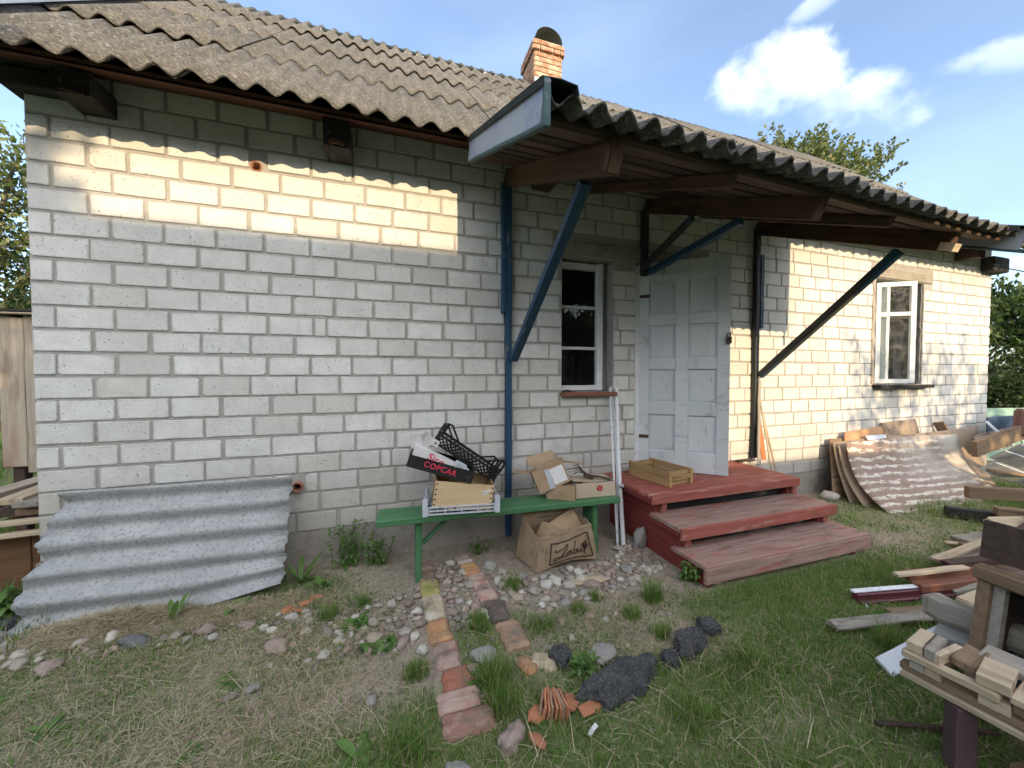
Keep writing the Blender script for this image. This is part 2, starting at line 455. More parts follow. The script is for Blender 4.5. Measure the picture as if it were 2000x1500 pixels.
M_REDBRICK = surf('chimney_brick', (0.30, 0.125, 0.075), (0.44, 0.22, 0.13), 12, c3=(0.44, 0.35, 0.25), s3=9, t3=(0.44, 0.60), bs=0.7, bscale=60, var=0.22)
M_CHMORTAR = surf('chimney_mortar', (0.40, 0.34, 0.26), (0.52, 0.46, 0.36), 14, bs=0.6)
M_WHITEMORT = surf('white_flashing_mortar', (0.6, 0.6, 0.58), (0.72, 0.72, 0.70), 12, bs=0.6)
M_CLAY = surf('clay_pipe', (0.32, 0.12, 0.07), (0.40, 0.17, 0.10), 20)
M_BLACKPL = surf('black_plastic', (0.007, 0.007, 0.008), (0.014, 0.014, 0.015), 14, rough=0.5, bs=0.1, spec=0.22)
M_BLACKCARD = surf('black_printed_card', (0.012, 0.011, 0.012), (0.025, 0.024, 0.024), 9, c3=(0.11, 0.10, 0.10), s3=16, t3=(0.58, 0.72), rough=0.6, bs=0.15)
M_GREYPL = surf('pale_grey_plastic', (0.42, 0.45, 0.50), (0.52, 0.55, 0.60), 12, rough=0.45, bs=0.1, spec=0.5)
M_PLY = wood('pale_plywood', (0.56, 0.40, 0.23), (0.66, 0.50, 0.31), (0.46, 0.30, 0.16), (0.58, 0.75), rough=0.7, grain=26, bs=0.2, var=0.05)
M_CRATE = wood('golden_crate_timber', (0.30, 0.19, 0.085), (0.43, 0.29, 0.14), (0.19, 0.115, 0.05), (0.56, 0.72), rough=0.7, bs=0.3)
M_CARD = surf('cardboard', (0.33, 0.23, 0.14), (0.42, 0.30, 0.19), 5, (1, 1, 1), c3=(0.25, 0.17, 0.105), s3=9, t3=(0.56, 0.74), rough=0.85, bs=0.25, bscale=22)
M_CARDLT = surf('light_cardboard', (0.43, 0.345, 0.255), (0.51, 0.42, 0.32), 5, c3=(0.36, 0.28, 0.2), s3=12, t3=(0.6, 0.75), rough=0.85, bs=0.15)
M_CARDOLD = surf('weathered_cardboard', (0.27, 0.19, 0.12), (0.37, 0.275, 0.185), 6, (1, 1, 1), c3=(0.20, 0.14, 0.09), s3=11, t3=(0.54, 0.7), rough=0.9, bs=0.6, bscale=24)
M_PAPER = surf('white_paper', (0.64, 0.62, 0.62), (0.74, 0.72, 0.72), 8, c3=(0.52, 0.46, 0.46), s3=10, t3=(0.6, 0.75), rough=0.7, bs=0.15)
M_INK = surf('black_ink', (0.018, 0.013, 0.011), (0.035, 0.025, 0.02), 20, rough=0.8, bs=0)
M_REDINK = surf('pink_red_print', (0.62, 0.03, 0.08), (0.72, 0.06, 0.12), 30, rough=0.6, bs=0)
M_EMBLEM = surf('dark_red_print', (0.36, 0.03, 0.03), (0.43, 0.05, 0.045), 30, rough=0.7, bs=0)
M_RUST = surf('dark_rusty_iron', (0.04, 0.03, 0.025), (0.09, 0.06, 0.045), 20, rough=0.75, bs=0.5)
M_ALU = surf('white_painted_rail', (0.60, 0.62, 0.63), (0.72, 0.74, 0.75), 10, (1, 1, 1), c3=(0.16, 0.16, 0.16), s3=26, t3=(0.60, 0.68), rough=0.4, bs=0.2, spec=0.5)
M_ORANGE = wood('orange_painted_board', (0.42, 0.13, 0.045), (0.52, 0.19, 0.075), (0.34, 0.12, 0.05), rough=0.65)
M_PALEWOOD = wood('pale_weathered_batten', (0.40, 0.32, 0.22), (0.54, 0.44, 0.32), (0.27, 0.2, 0.13))
M_GREYWOOD = wood('grey_weathered_board', (0.25, 0.225, 0.195), (0.38, 0.345, 0.30), (0.13, 0.11, 0.09), (0.54, 0.66), bs=0.8)
M_BROWNWOOD = wood('brown_old_board', (0.17, 0.115, 0.075), (0.27, 0.19, 0.125), (0.08, 0.055, 0.04), bs=0.7)
M_DARKWOOD = wood('dark_stained_board', (0.055, 0.038, 0.032), (0.095, 0.066, 0.055), (0.035, 0.026, 0.022))
M_BLACKWOOD = wood('charred_black_beam', (0.02, 0.019, 0.018), (0.05, 0.047, 0.044), (0.16, 0.15, 0.14), (0.60, 0.68))
M_REDBROWN = wood('red_brown_painted_rail', (0.17, 0.07, 0.045), (0.23, 0.10, 0.07), (0.30, 0.18, 0.13), (0.6, 0.7), rough=0.6)
M_MAROON = surf('maroon_profile', (0.075, 0.014, 0.025), (0.11, 0.024, 0.036), 8, rough=0.35, bs=0.1, spec=0.5)
M_WHITEPVC = surf('white_profile', (0.66, 0.70, 0.78), (0.76, 0.80, 0.86), 7, rough=0.4, bs=0.1, spec=0.5, c3=(0.4, 0.44, 0.5), s3=14, t3=(0.62, 0.72))
M_PLUM = surf('plum_painted_leg', (0.085, 0.05, 0.058), (0.12, 0.075, 0.08), 6, rough=0.6, bs=0.2)
M_SHEDWOOD = wood('sunbleached_shed_board', (0.36, 0.30, 0.24), (0.52, 0.45, 0.37), (0.24, 0.17, 0.12), (0.54, 0.7), bs=0.6, c4=(0.30, 0.17, 0.11), t4=(0.58, 0.75), s4=3)
M_MINT = surf('mint_painted_panel', (0.22, 0.36, 0.28), (0.28, 0.43, 0.34), 6, c3=(0.35, 0.40, 0.34), s3=18, t3=(0.62, 0.72), rough=0.6)
M_BLUEPL = surf('blue_sheet', (0.06, 0.10, 0.17), (0.10, 0.15, 0.23), 5, rough=0.45, bs=0.15)
M_BROWNLEA = surf('brown_leatherette', (0.13, 0.06, 0.05), (0.19, 0.095, 0.08), 9, rough=0.5, bs=0.3)
M_GLAZE = surf('terracotta_shard', (0.36, 0.14, 0.07), (0.47, 0.21, 0.12), 14, bs=0.5)
M_STRAW = surf('straw_heap', (0.20, 0.155, 0.09), (0.32, 0.26, 0.16), 20, var=0.3, island=True, bs=0)
M_WIRE = surf('wire', (0.02, 0.02, 0.02), (0.03, 0.03, 0.03), 5, bs=0)


def hardboard_mat():
    """brown hardboard, white paint left in streaks across it"""
    m, nt, b = new_mat('streaked_hardboard')
    v = coords(nt, rand=False)
    n1 = noise(nt, v, 6, 6, 0.6)
    col = mix(nt, rng(nt, n1, 0.3, 0.7), (0.235, 0.165, 0.13), (0.31, 0.225, 0.18))
    sx = nd(nt, 'ShaderNodeSeparateXYZ'); nt.links.new(v, sx.inputs[0])
    wob = noise(nt, coords(nt, (1.4, 2.2, 1), False), 2.4, 4, 0.6)
    ph = mul(nt, mul(nt, sx.outputs[1], 12.0), mul(nt, wob, 1.3), 'ADD')
    fr = nd(nt, 'ShaderNodeMath', operation='FRACT'); nt.links.new(ph, fr.inputs[0])
    fw = mul(nt, fr.outputs[0], mul(nt, mul(nt, noise(nt, coords(nt, (1.2, 3, 1), False), 5, 5, 0.7), 0.5, 'SUBTRACT'), 0.9), 'ADD')
    stripe = mul(nt, rng(nt, fw, 0.52, 0.56), rng(nt, fw, 0.96, 0.92))
    brk = rng(nt, noise(nt, coords(nt, (1, 4, 1), False), 7, 6, 0.7), 0.42, 0.50)
    col = mix(nt, mul(nt, mul(nt, stripe, brk), 0.92), col, (0.66, 0.61, 0.54))
    pal = noise(nt, coords(nt, (0.8, 1, 1), False), 2.1, 5, 0.6)
    left = rng(nt, sx.outputs[0], 0.8, 1.7)
    up = rng(nt, sx.outputs[1], 0.18, 0.42)
    col = mix(nt, mul(nt, mul(nt, rng(nt, pal, 0.36, 0.56), left), up), col, (0.50, 0.46, 0.40))
    nt.links.new(col, b.inputs['Base Color']); b.inputs['Roughness'].default_value = 0.7
    bump(nt, b, noise(nt, v, 30, 6, 0.7), 0.35, 0.004)
    return m


M_HARD = hardboard_mat()
M_HARDPLAIN = surf('plain_hardboard', (0.27, 0.20, 0.15), (0.37, 0.285, 0.21), 5, c3=(0.2, 0.13, 0.09), s3=12, bs=0.3)
M_ORANGEPLY = surf('orange_board_sheet', (0.42, 0.23, 0.12), (0.50, 0.30, 0.17), 5, bs=0.3)


def glass_mat(name, refl=0.13, dirt=0.06):
    m, nt, b = new_mat(name); nt.nodes.remove(b); out = nt.nodes['Material Output']
    tr = nd(nt, 'ShaderNodeBsdfTransparent'); tr.inputs[0].default_value = (0.86, 0.9, 0.9, 1)
    gl = nd(nt, 'ShaderNodeBsdfGlossy'); gl.inputs['Roughness'].default_value = 0.02; gl.inputs[0].default_value = (0.9, 0.95, 1, 1)
    df = nd(nt, 'ShaderNodeBsdfDiffuse'); df.inputs[0].default_value = (0.5, 0.5, 0.48, 1)
    lw = nd(nt, 'ShaderNodeLayerWeight'); lw.inputs[0].default_value = 0.22
    f = mul(nt, lw.outputs['Fresnel'], refl, 'ADD'); f = mul(nt, f, 0.45)
    m1 = nd(nt, 'ShaderNodeMixShader'); nt.links.new(f, m1.inputs[0]); nt.links.new(tr.outputs[0], m1.inputs[1]); nt.links.new(gl.outputs[0], m1.inputs[2])
    m2 = nd(nt, 'ShaderNodeMixShader'); nt.links.new(rng(nt, noise(nt, coords(nt), 14, 5, 0.7), 0.45, 0.8, dirt * 0.3, dirt * 2), m2.inputs[0])
    nt.links.new(m1.outputs[0], m2.inputs[1]); nt.links.new(df.outputs[0], m2.inputs[2]); nt.links.new(m2.outputs[0], out.inputs[0])
    return m


M_GLASS = glass_mat('window_glass', 0.05, 0.02)
M_GLASSDIRTY = glass_mat('dusty_window_glass', 0.02, 0.16)


def leaf_mat(name, a, bcol, c=None, ct=0.85, trans=0.35, rough=0.5):
    m, nt, b = new_mat(name)
    g = nd(nt, 'ShaderNodeNewGeometry').outputs['Random Per Island']
    col = mix(nt, g, a, bcol)
    if c is not None:
        wn_ = nd(nt, 'ShaderNodeTexWhiteNoise', noise_dimensions='1D'); nt.links.new(g, wn_.inputs['W'])
        col = mix(nt, rng(nt, wn_.outputs[0], ct, ct + 0.02), col, c)
    nt.links.new(col, b.inputs['Base Color']); b.inputs['Roughness'].default_value = rough; b.inputs['Specular IOR Level'].default_value = 0.35
    out = nt.nodes['Material Output']
    tl = nd(nt, 'ShaderNodeBsdfTranslucent'); nt.links.new(col, tl.inputs[0])
    mx = nd(nt, 'ShaderNodeMixShader'); mx.inputs[0].default_value = trans
    nt.links.new(b.outputs[0], mx.inputs[1]); nt.links.new(tl.outputs[0], mx.inputs[2]); nt.links.new(mx.outputs[0], out.inputs[0])
    return m


M_LEAF = leaf_mat('apple_leaf', (0.045, 0.085, 0.022), (0.10, 0.15, 0.045))
M_LEAFY = leaf_mat('yellowish_leaf', (0.085, 0.13, 0.035), (0.19, 0.225, 0.075), (0.30, 0.27, 0.12), 0.93)
M_LEAFD = leaf_mat('dark_hedge_leaf', (0.022, 0.045, 0.015), (0.065, 0.10, 0.035))
M_WEED = leaf_mat('weed_leaf', (0.08, 0.165, 0.035), (0.15, 0.26, 0.07), trans=0.35)
M_GRASS = leaf_mat('grass_blade', (0.10, 0.195, 0.032), (0.205, 0.325, 0.075), (0.44, 0.38, 0.20), 0.87, trans=0.45, rough=0.6)
M_DRY = leaf_mat('dry_grass_strand', (0.36, 0.30, 0.19), (0.60, 0.52, 0.36), (0.20, 0.16, 0.10), 0.78, trans=0.25, rough=0.7)
M_BARK = surf('bark', (0.10, 0.085, 0.07), (0.19, 0.165, 0.14), 14, (1, 1, 0.3), bs=0.9, bscale=40)


def ground_mat():
    m, nt, b = new_mat('yard_soil')
    v = coords(nt, rand=False)
    n1 = noise(nt, v, 1.4, 7, 0.65); n2 = noise(nt, v, 14, 7, 0.75); n3 = noise(nt, v, 60, 5, 0.7)
    col = mix(nt, rng(nt, n2, 0.3, 0.72), (0.22, 0.185, 0.145), (0.42, 0.36, 0.29))
    col = mix(nt, rng(nt, n3, 0.56, 0.7, 0, 0.7), col, (0.52, 0.46, 0.37))
    att = nd(nt, 'ShaderNodeAttribute', attribute_name='green')
    gcol = mix(nt, rng(nt, n3, 0.3, 0.7), (0.10, 0.145, 0.04), (0.19, 0.235, 0.085))
    col = mix(nt, mul(nt, rng(nt, mul(nt, att.outputs['Fac'], mul(nt, n2, 0.5), 'ADD'), 0.45, 0.95), 0.8), col, gcol)
    nt.links.new(col, b.inputs['Base Color']); b.inputs['Roughness'].default_value = 0.95; b.inputs['Specular IOR Level'].default_value = 0.1
    bump(nt, b, mul(nt, n2, mul(nt, n3, 0.5), 'ADD'), 0.9, 0.015)
    return m


M_GROUND = ground_mat()


def stone_mat(name, ramp, var=0.18):
    m, nt, b = new_mat(name)
    v = coords(nt)
    rp = nd(nt, 'ShaderNodeValToRGB'); nt.links.new(nd(nt, 'ShaderNodeObjectInfo').outputs['Random'], rp.inputs[0])
    rp.color_ramp.interpolation = 'CONSTANT'
    e = rp.color_ramp.elements
    while len(e) < len(ramp): e.new(0.5)
    for i, c in enumerate(ramp): e[i].position = i / len(ramp); e[i].color = (*c, 1)
    n1 = noise(nt, v, 16, 6, 0.7)
    col = mix(nt, rng(nt, n1, 0.40, 0.75, 0, 0.45), rp.outputs[0], (0.16, 0.14, 0.115))
    n2 = noise(nt, v, 90, 4, 0.7); col = mix(nt, rng(nt, n2, 0.55, 0.72, 0, 0.5), col, (0.52, 0.48, 0.43))
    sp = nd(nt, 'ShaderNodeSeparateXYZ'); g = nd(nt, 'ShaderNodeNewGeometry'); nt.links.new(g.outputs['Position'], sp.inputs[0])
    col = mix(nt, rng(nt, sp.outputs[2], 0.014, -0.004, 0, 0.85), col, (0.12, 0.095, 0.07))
    nt.links.new(col, b.inputs['Base Color']); b.inputs['Roughness'].default_value = 0.85; b.inputs['Specular IOR Level'].default_value = 0.25
    bump(nt, b, noise(nt, v, 45, 6, 0.75), 0.5, 0.004)
    return m


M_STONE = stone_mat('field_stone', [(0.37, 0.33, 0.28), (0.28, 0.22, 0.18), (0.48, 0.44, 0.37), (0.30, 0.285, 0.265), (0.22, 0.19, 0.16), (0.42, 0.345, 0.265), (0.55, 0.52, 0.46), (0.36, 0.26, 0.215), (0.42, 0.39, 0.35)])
M_ASPH = surf('broken_asphalt', (0.03, 0.031, 0.034), (0.075, 0.076, 0.079), 18, c3=(0.20, 0.195, 0.19), s3=150, t3=(0.55, 0.66), bs=1.0, bd=0.01, bscale=55, rough=0.9)
M_GREYBLOCK = surf('grey_rubble_block', (0.24, 0.225, 0.215), (0.34, 0.32, 0.31), 9, bs=0.7, bscale=50)

# ------------------------------------------------------------------ ground
def vnoise(x, y, s, seed=0):
    """smooth value noise on numpy arrays, 0..1"""
    x = np.asarray(x) * s + seed * 17.3; y = np.asarray(y) * s - seed * 9.1
    xi = np.floor(x); yi = np.floor(y); fx = x - xi; fy = y - yi
    fx = fx * fx * (3 - 2 * fx); fy = fy * fy * (3 - 2 * fy)
    h = lambda a, b_: np.modf(np.abs(np.sin(a * 127.1 + b_ * 311.7 + seed * 3.3) * 43758.5453))[0]
    return (h(xi, yi) * (1 - fx) + h(xi + 1, yi) * fx) * (1 - fy) + (h(xi, yi + 1) * (1 - fx) + h(xi + 1, yi + 1) * fx) * fy


def sstep(a, b_, v): t = np.clip((v - a) / (b_ - a), 0, 1); return t * t * (3 - 2 * t)


def greenness(x, y):
    """how much living grass: the lawn on the right and in front, thin on the trodden left, none under the eaves"""
    x = np.asarray(x, float); y = np.asarray(y, float)
    n = 0.6 * vnoise(x, y, 2.1, 1) + 0.4 * vnoise(x, y, 5.2, 2)
    right = sstep(2.45, 3.1, x + 0.35 * (y + 1.6)) * sstep(-1.0, -1.35, y - 0.08 * (x - 3))
    front = sstep(-1.15, -1.5, y) * sstep(1.0, 1.6, x) * 0.95
    left = 0.52 * (0.35 + 0.9 * vnoise(x, y, 2.7, 31)) * sstep(2.2, 1.2, x) * sstep(0.1, -0.4, y)
    between = 0.7 * sstep(-0.85, -1.0, y) * sstep(2.15, 2.22, x) * sstep(2.75, 2.45, x)
    bed = 0.42 * sstep(2.5, 2.7, x) * sstep(3.7, 3.4, x) * sstep(-0.95, -1.1, y)
    far = 0.75 * sstep(5.1, 5.5, x) * sstep(0.0, -0.6, y)
    out = 0.9 * np.maximum(np.maximum(sstep(0.05, -0.5, x), sstep(10.2, 11, x)), sstep(-2.9, -3.5, y))
    g = np.maximum.reduce([right, front, left, between, bed, far, out])
    g = g * (0.45 + 0.9 * n)
    dirt1 = np.exp(-(((x - 3.25) / 0.42) ** 2 + ((y + 1.38) / 0.10) ** 2))
    dirt2 = np.exp(-(((x - 5.6) / 0.75) ** 2 + ((y + 1.05) / 0.22) ** 2))
    dirt3 = np.exp(-(((x - 3.3) / 0.25) ** 2 + ((y + 1.88) / 0.10) ** 2))
    mound = np.exp(-(((x - 3.22) / 0.36) ** 2 + ((y + 1.20) / 0.17) ** 2))
    g = g * (1 - 0.55 * mound)
    g = g * (1 - 0.75 * np.clip(dirt1 + dirt2 + 0.8 * dirt3, 0, 1))
    return np.clip(g, 0, 1)


def gz(x, y):
    """ground height"""
    return 0.022 * (vnoise(x, y, 1.7, 5) - 0.5) + 0.012 * (vnoise(x, y, 6.0, 6) - 0.5)


gx = np.concatenate([[-400, -150, -60, -25, -12, -7, -4.5, -3, -2], np.arange(-1.3, 9.6, 0.055), [10, 10.6, 11.5, 13, 15, 18, 24, 35, 70, 160, 400]])
gy = np.concatenate([[-400, -160, -70, -35, -20, -12, -8, -5.5, -4.2, -3.5], np.arange(-3.1, 0.35, 0.055), [0.6, 1, 1.6, 2.5, 4, 6, 9, 14, 22, 40, 90, 200, 400]])
GX, GY = np.meshgrid(gx, gy); nxg, nyg = len(gx), len(gy)
GZ = gz(GX, GY)
gv = np.stack([GX.ravel(), GY.ravel(), GZ.ravel()], 1)
gf = [(j * nxg + i, j * nxg + i + 1, (j + 1) * nxg + i + 1, (j + 1) * nxg + i) for j in range(nyg - 1) for i in range(nxg - 1)]
gme = pyd(gv, gf, True)
ga = gme.attributes.new('green', 'FLOAT', 'POINT'); ga.data.foreach_set('value', greenness(GX, GY).ravel().astype(np.float32))
ground = tag(link('ground', gme, M_GROUND), kind='structure')

# ------------------------------------------------------------------ the house
HX1 = 9.88; HD = 4.92; PZ = 0.233; WZ = 3.05
house = thing('brick_house', 'single storey house of pale silicate brick under a mossy corrugated roof', 'house')

OPEN = [(3.30, 3.80, 1.165, 2.315, 'w'), (4.03, 4.79, 0.43, 2.32, 'd'), (7.37, 8.34, 1.19, 2.455, 'w')]
LINT = [(3.22, 4.86, 2.32, 2.445), (7.30, 8.50, 2.46, 2.575)]


def wall_pieces(x0, x1, z0, z1, opens):
    """rectangles of the wall sheet round its openings"""
    out = []; xs = sorted({x0, x1, *[o[0] for o in opens], *[o[1] for o in opens]})
    for a, b_ in zip(xs[:-1], xs[1:]):
        zs = z0
        for o in sorted([o for o in opens if o[0] <= a and o[1] >= b_], key=lambda o: o[2]):
            out.append((a, b_, zs, o[2])); zs = o[3]
        out.append((a, b_, zs, z1))
    return [p for p in out if p[3] - p[2] > 0.001]


wb = MB()
for a, b_, z0, z1 in wall_pieces(0, HX1, PZ, WZ, OPEN + [(1.082, 1.128, 2.647, 2.693, 'p'), (1.292, 1.338, 0.527, 0.573, 'p')]):
    wb.box(((a + b_) / 2, 0.14, (z0 + z1) / 2), (b_ - a, 0.28, z1 - z0))
wall = link('wall', wb.mesh(), M_MORTAR, house)


def brick_mesh(wd, h=0.119, seed=0, deep=0.03):
    """face of one laid brick: knocked corners, softened arris; front at y=-0.007"""
    r = random.Random(seed); x, z = wd / 2, h / 2
    out = []
    cs = [r.uniform(0.002, 0.009) if r.random() < 0.84 else r.uniform(0.010, 0.019) for _ in range(4)]
    cor = [(-x, -z, 1, 1), (x, -z, -1, 1), (x, z, -1, -1), (-x, z, 1, -1)]
    for k, (cx, cz, sx, sz) in enumerate(cor):
        c = cs[k]; j = lambda: r.uniform(-0.0015, 0.0015)
        if k % 2 == 0: out += [(cx + j(), cz + sz * c), (cx + sx * c * 1.2, cz + j())]
        else: out += [(cx + sx * c * 1.2, cz + j()), (cx + j(), cz + sz * c)]
        nx = cor[(k + 1) % 4]
        t = r.uniform(0.35, 0.65); mx, mz = cx + (nx[0] - cx) * t, cz + (nx[1] - cz) * t
        d = r.uniform(-0.0005, 0.002)
        out.append((mx - math.copysign(d, mx) * (k % 2), mz - math.copysign(d, mz) * (1 - k % 2)))
    n = len(out); g = 0.0035
    V = [(px, deep, pz) for px, pz in out] + [(px, -0.003, pz) for px, pz in out] + [(px - math.copysign(g, px) * (abs(px) > x * 0.5), -0.0075 + r.uniform(-0.001, 0.001), pz - math.copysign(g, pz) * (abs(pz) > z * 0.5)) for px, pz in out]
    F = []
    for a in (0, 1):
        for i in range(n): F.append((a * n + i, a * n + (i + 1) % n, (a + 1) * n + (i + 1) % n, (a + 1) * n + i))
    F.append(tuple(2 * n + i for i in range(n)))
    return pyd(V, F)


BCACHE = {}


def get_brick(wd, k):
    key = (round(wd / 0.008), k)
    if key not in BCACHE: BCACHE[key] = brick_mesh(key[0] * 0.008, 0.119 if k < 90 else 0.05, hash(key) % 9999)
    return BCACHE[key]


def lay(x0, x1, z0, rows, blocks, seed, first=(0.092, 0.252)):
    r = random.Random(seed); res = []
    for n in range(rows):
        z = z0 + n * 0.134 + 0.067; x = x0; i = 0
        ph = r.uniform(0, 6.28)
        while x < x1 - 0.02:
            L = first[n % 2] if i == 0 else 0.250 + r.uniform(-0.008, 0.008)
            if i > 0 and r.random() < 0.035: L = r.choice((0.06, 0.12, 0.12, 0.17))
            a, b_ = x, min(x + L, x1)
            segs = [(a, b_)]
            for o in blocks:
                if o[2] - 0.035 < z < o[3] + 0.035:
                    ns = []
                    for s in segs:
                        if o[1] <= s[0] or o[0] >= s[1]: ns.append(s)
                        else:
                            if s[0] < o[0] - 0.03: ns.append((s[0], o[0] - 0.004))
                            if s[1] > o[1] + 0.03: ns.append((o[1] + 0.004, s[1]))
                    segs = ns
            for s in segs:
                if s[1] - s[0] > 0.025:
                    res.append(((s[0] + s[1]) / 2, z + 0.0025 * math.sin(x * 1.3 + ph) + r.uniform(-0.001, 0.001), s[1] - s[0]))
            x += L + 0.0135 + r.uniform(-0.004, 0.006); i += 1
    return res


BL = [(o[0], o[1], o[2], o[3]) for o in OPEN] + LINT + [(1.07, 1.14, 2.62, 2.72), (1.27, 1.36, 0.50, 0.60)]
bricks = lay(0.004, HX1 - 0.004, PZ, 21, BL, 5)


def seen(b_):
    X = (b_[0] - 1.924) * 0.95 - 2.84 * 0.312; D = (b_[0] - 1.924) * 0.312 + 2.84 * 0.95
    k = 0.95 - 0.312 * X / D
    return b_[2] * k / D ** 2


bricks.sort(key=seen, reverse=True)
rb = random.Random(3)
for b_ in bricks[:300]:
    o = link('brick', get_brick(b_[2], rb.randrange(5)), M_BRICK, wall, TR((b_[0], rb.uniform(-0.0015, 0.0015), b_[1]), (0, rb.uniform(-0.004, 0.004), 0)))
restb = MB()
for b_ in bricks[300:]:
    me = get_brick(b_[2], rb.randrange(5))
    restb.add([v.co for v in me.vertices], [tuple(p.vertices) for p in me.polygons], TR((b_[0], rb.uniform(-0.0015, 0.0015), b_[1]), (0, rb.uniform(-0.004, 0.004), 0)))
tag(link('brick', restb.mesh(), M_BRICK_S, wall), kind='stuff')
# small closers round the two vent pipes
for px, pz, hx in ((1.105, 2.67, 0.018), (1.315, 0.55, -0.015)):
    pass

gw = MB()       # gable and rear walls
for xg in (0.14, HX1 - 0.14):
    k = len(gw.v); a, b_ = xg - 0.14, xg + 0.14
    prof = [(0.283, PZ), (HD, PZ), (HD, WZ), (2.46, 5.5), (0.283, WZ + 0.25)]
    gw.v += [(a, y, z) for y, z in prof] + [(b_, y, z) for y, z in prof]
    gw.f += [tuple(k + i for i in range(5))[::-1], tuple(k + 5 + i for i in range(5))] + [(k + i, k + (i + 1) % 5, k + 5 + (i + 1) % 5, k + 5 + i) for i in range(5)]
gw.box((HX1 / 2, HD - 0.10, (PZ + WZ) / 2), (HX1 - 0.58, 0.2, WZ - PZ))
link('gable_wall', gw.mesh(), M_MORTAR, house)
side = MB()
for xg, s in ((0.0, -1), (HX1, 1)):
    for b_ in lay(0.30, HD - 0.01, PZ, 21, [], 31 + s):
        me = get_brick(b_[2], rb.randrange(5))
        M = axes((xg, b_[0], b_[1]), (0, -s * 1.0, 0) if s < 0 else (0, 1, 0), (-s, 0, 0), (0, 0, 1))
        side.add([v.co for v in me.vertices], [tuple(p.vertices) for p in me.polygons], M)
tag(link('brick', side.mesh(), M_BRICK_S, wall), kind='stuff')
pb = MB()
pb.box((HX1 / 2, HD / 2 - 0.004, PZ / 2 - 0.05), (HX1 + 0.02, HD + 0.03, PZ + 0.096))
plinth = link('plinth', pb.mesh(), M_PLINTH, house)
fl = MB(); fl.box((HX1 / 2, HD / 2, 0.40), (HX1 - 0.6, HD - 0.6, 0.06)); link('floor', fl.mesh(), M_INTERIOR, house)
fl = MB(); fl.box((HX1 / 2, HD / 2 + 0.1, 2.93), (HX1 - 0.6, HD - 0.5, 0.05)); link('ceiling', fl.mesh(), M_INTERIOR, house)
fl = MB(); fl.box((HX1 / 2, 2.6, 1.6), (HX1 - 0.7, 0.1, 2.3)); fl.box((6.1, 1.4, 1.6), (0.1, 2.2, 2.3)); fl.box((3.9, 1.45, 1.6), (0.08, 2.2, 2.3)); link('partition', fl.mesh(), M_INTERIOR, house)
for a, b_, z0, z1 in LINT:
    beam('lintel', (a, 0.10, (z0 + z1) / 2), (b_, 0.10, (z0 + z1) / 2), 0.232, z1 - z0 - 0.006, M_CONC, house, ch=0.006, jit=0.001)

# clay vent pipes through wall and plinth
for px, pz, py in ((1.105, 2.67, 0.004), (1.315, 0.55, -0.028), (1.378, 0.124, -0.010)):
    m = MB(); n = 14; ro, ri = 0.034, 0.026
    for rr, yy in ((ro, 0.02), (ro, py - 0.008), (ri, py - 0.008), (ri, 0.10)):
        m.v += [(px + rr * math.cos(6.2832 * i / n), yy, pz + rr * math.sin(6.2832 * i / n)) for i in range(n)]
    for a in range(3):
        for i in range(n): m.f.append((a * n + i, a * n + (i + 1) % n, (a + 1) * n + (i + 1) % n, (a + 1) * n + i))
    p = link('vent_pipe', m.mesh(True), M_CLAY if pz > 0.3 else M_PLINTH, house)
    m = MB(); m.v = [(px + ri * math.cos(6.2832 * i / n), py - 0.004, pz + ri * math.sin(6.2832 * i / n)) for i in range(n)]; m.f = [tuple(range(n))]
    if pz < 0.3: link('pipe_dark_disc', m.mesh(), M_HOLE, p)  # black disc: the dark inside the pipe put into colour

# --- eaves: sloping soffit of reddish boards, joist ends, wall plate ends at the left corner
EY, EZ, SL = -0.486, 2.815, 0.960
for k in range(4):
    t0, t1 = k / 4, (k + 1) / 4
    y0, y1 = -0.005 + t0 * -0.40, -0.005 + t1 * -0.40
    z0, z1 = 3.045 - 0.178 * t0, 3.045 - 0.178 * t1
    ym, zm = (y0 + y1) / 2, (z0 + z1) / 2
    beam('eave_board', (-0.01, ym, zm), (9.5, ym, zm), 0.096, 0.02, M_EAVE, house, up=(0, -0.44, 1), ch=0.003, nseg=10)
for x, zz, hh in ((0.33, 2.87, 0.12), (1.61, 2.86, 0.18), (3.1, 2.88, 0.14), (4.6, 2.88, 0.14), (6.15, 2.87, 0.15), (7.0, 2.88, 0.14), (9.05, 2.87, 0.15)):
    beam('joist_end', (x, 0.0, zz), (x, -0.22, zz), 0.16, hh, M_BLACKWOOD if x < 2 else M_DARKWOOD, house, rag=0.02)
beam('split_splinter', (0.275, -0.226, 2.825), (0.40, -0.224, 2.80), 0.012, 0.022, M_RAFTER, house, jit=0.004, rag=0.02)
beam('split_splinter', (1.56, -0.232, 2.79), (1.66, -0.232, 2.785), 0.012, 0.030, M_EAVE, house, jit=0.004, rag=0.02)
for z, y1, x0 in ((3.045, -0.12, -0.10), (2.925, -0.08, -0.06)):
    beam('wall_plate', (x0, 0.02, z), (0.24, 0.02, z), 0.20, 0.105, M_BLACKWOOD, house, ch=0.012)
beam('corner_block', (9.60, -0.02, 2.80), (9.98, -0.02, 2.80), 0.22, 0.2, M_BLACKWOOD, house, ch=0.015)

# --- roof of corrugated sheets
RTH = math.atan(SL); RC, RS = math.cos(RTH), math.sin(RTH)
roof = link('roof', None, None, house)


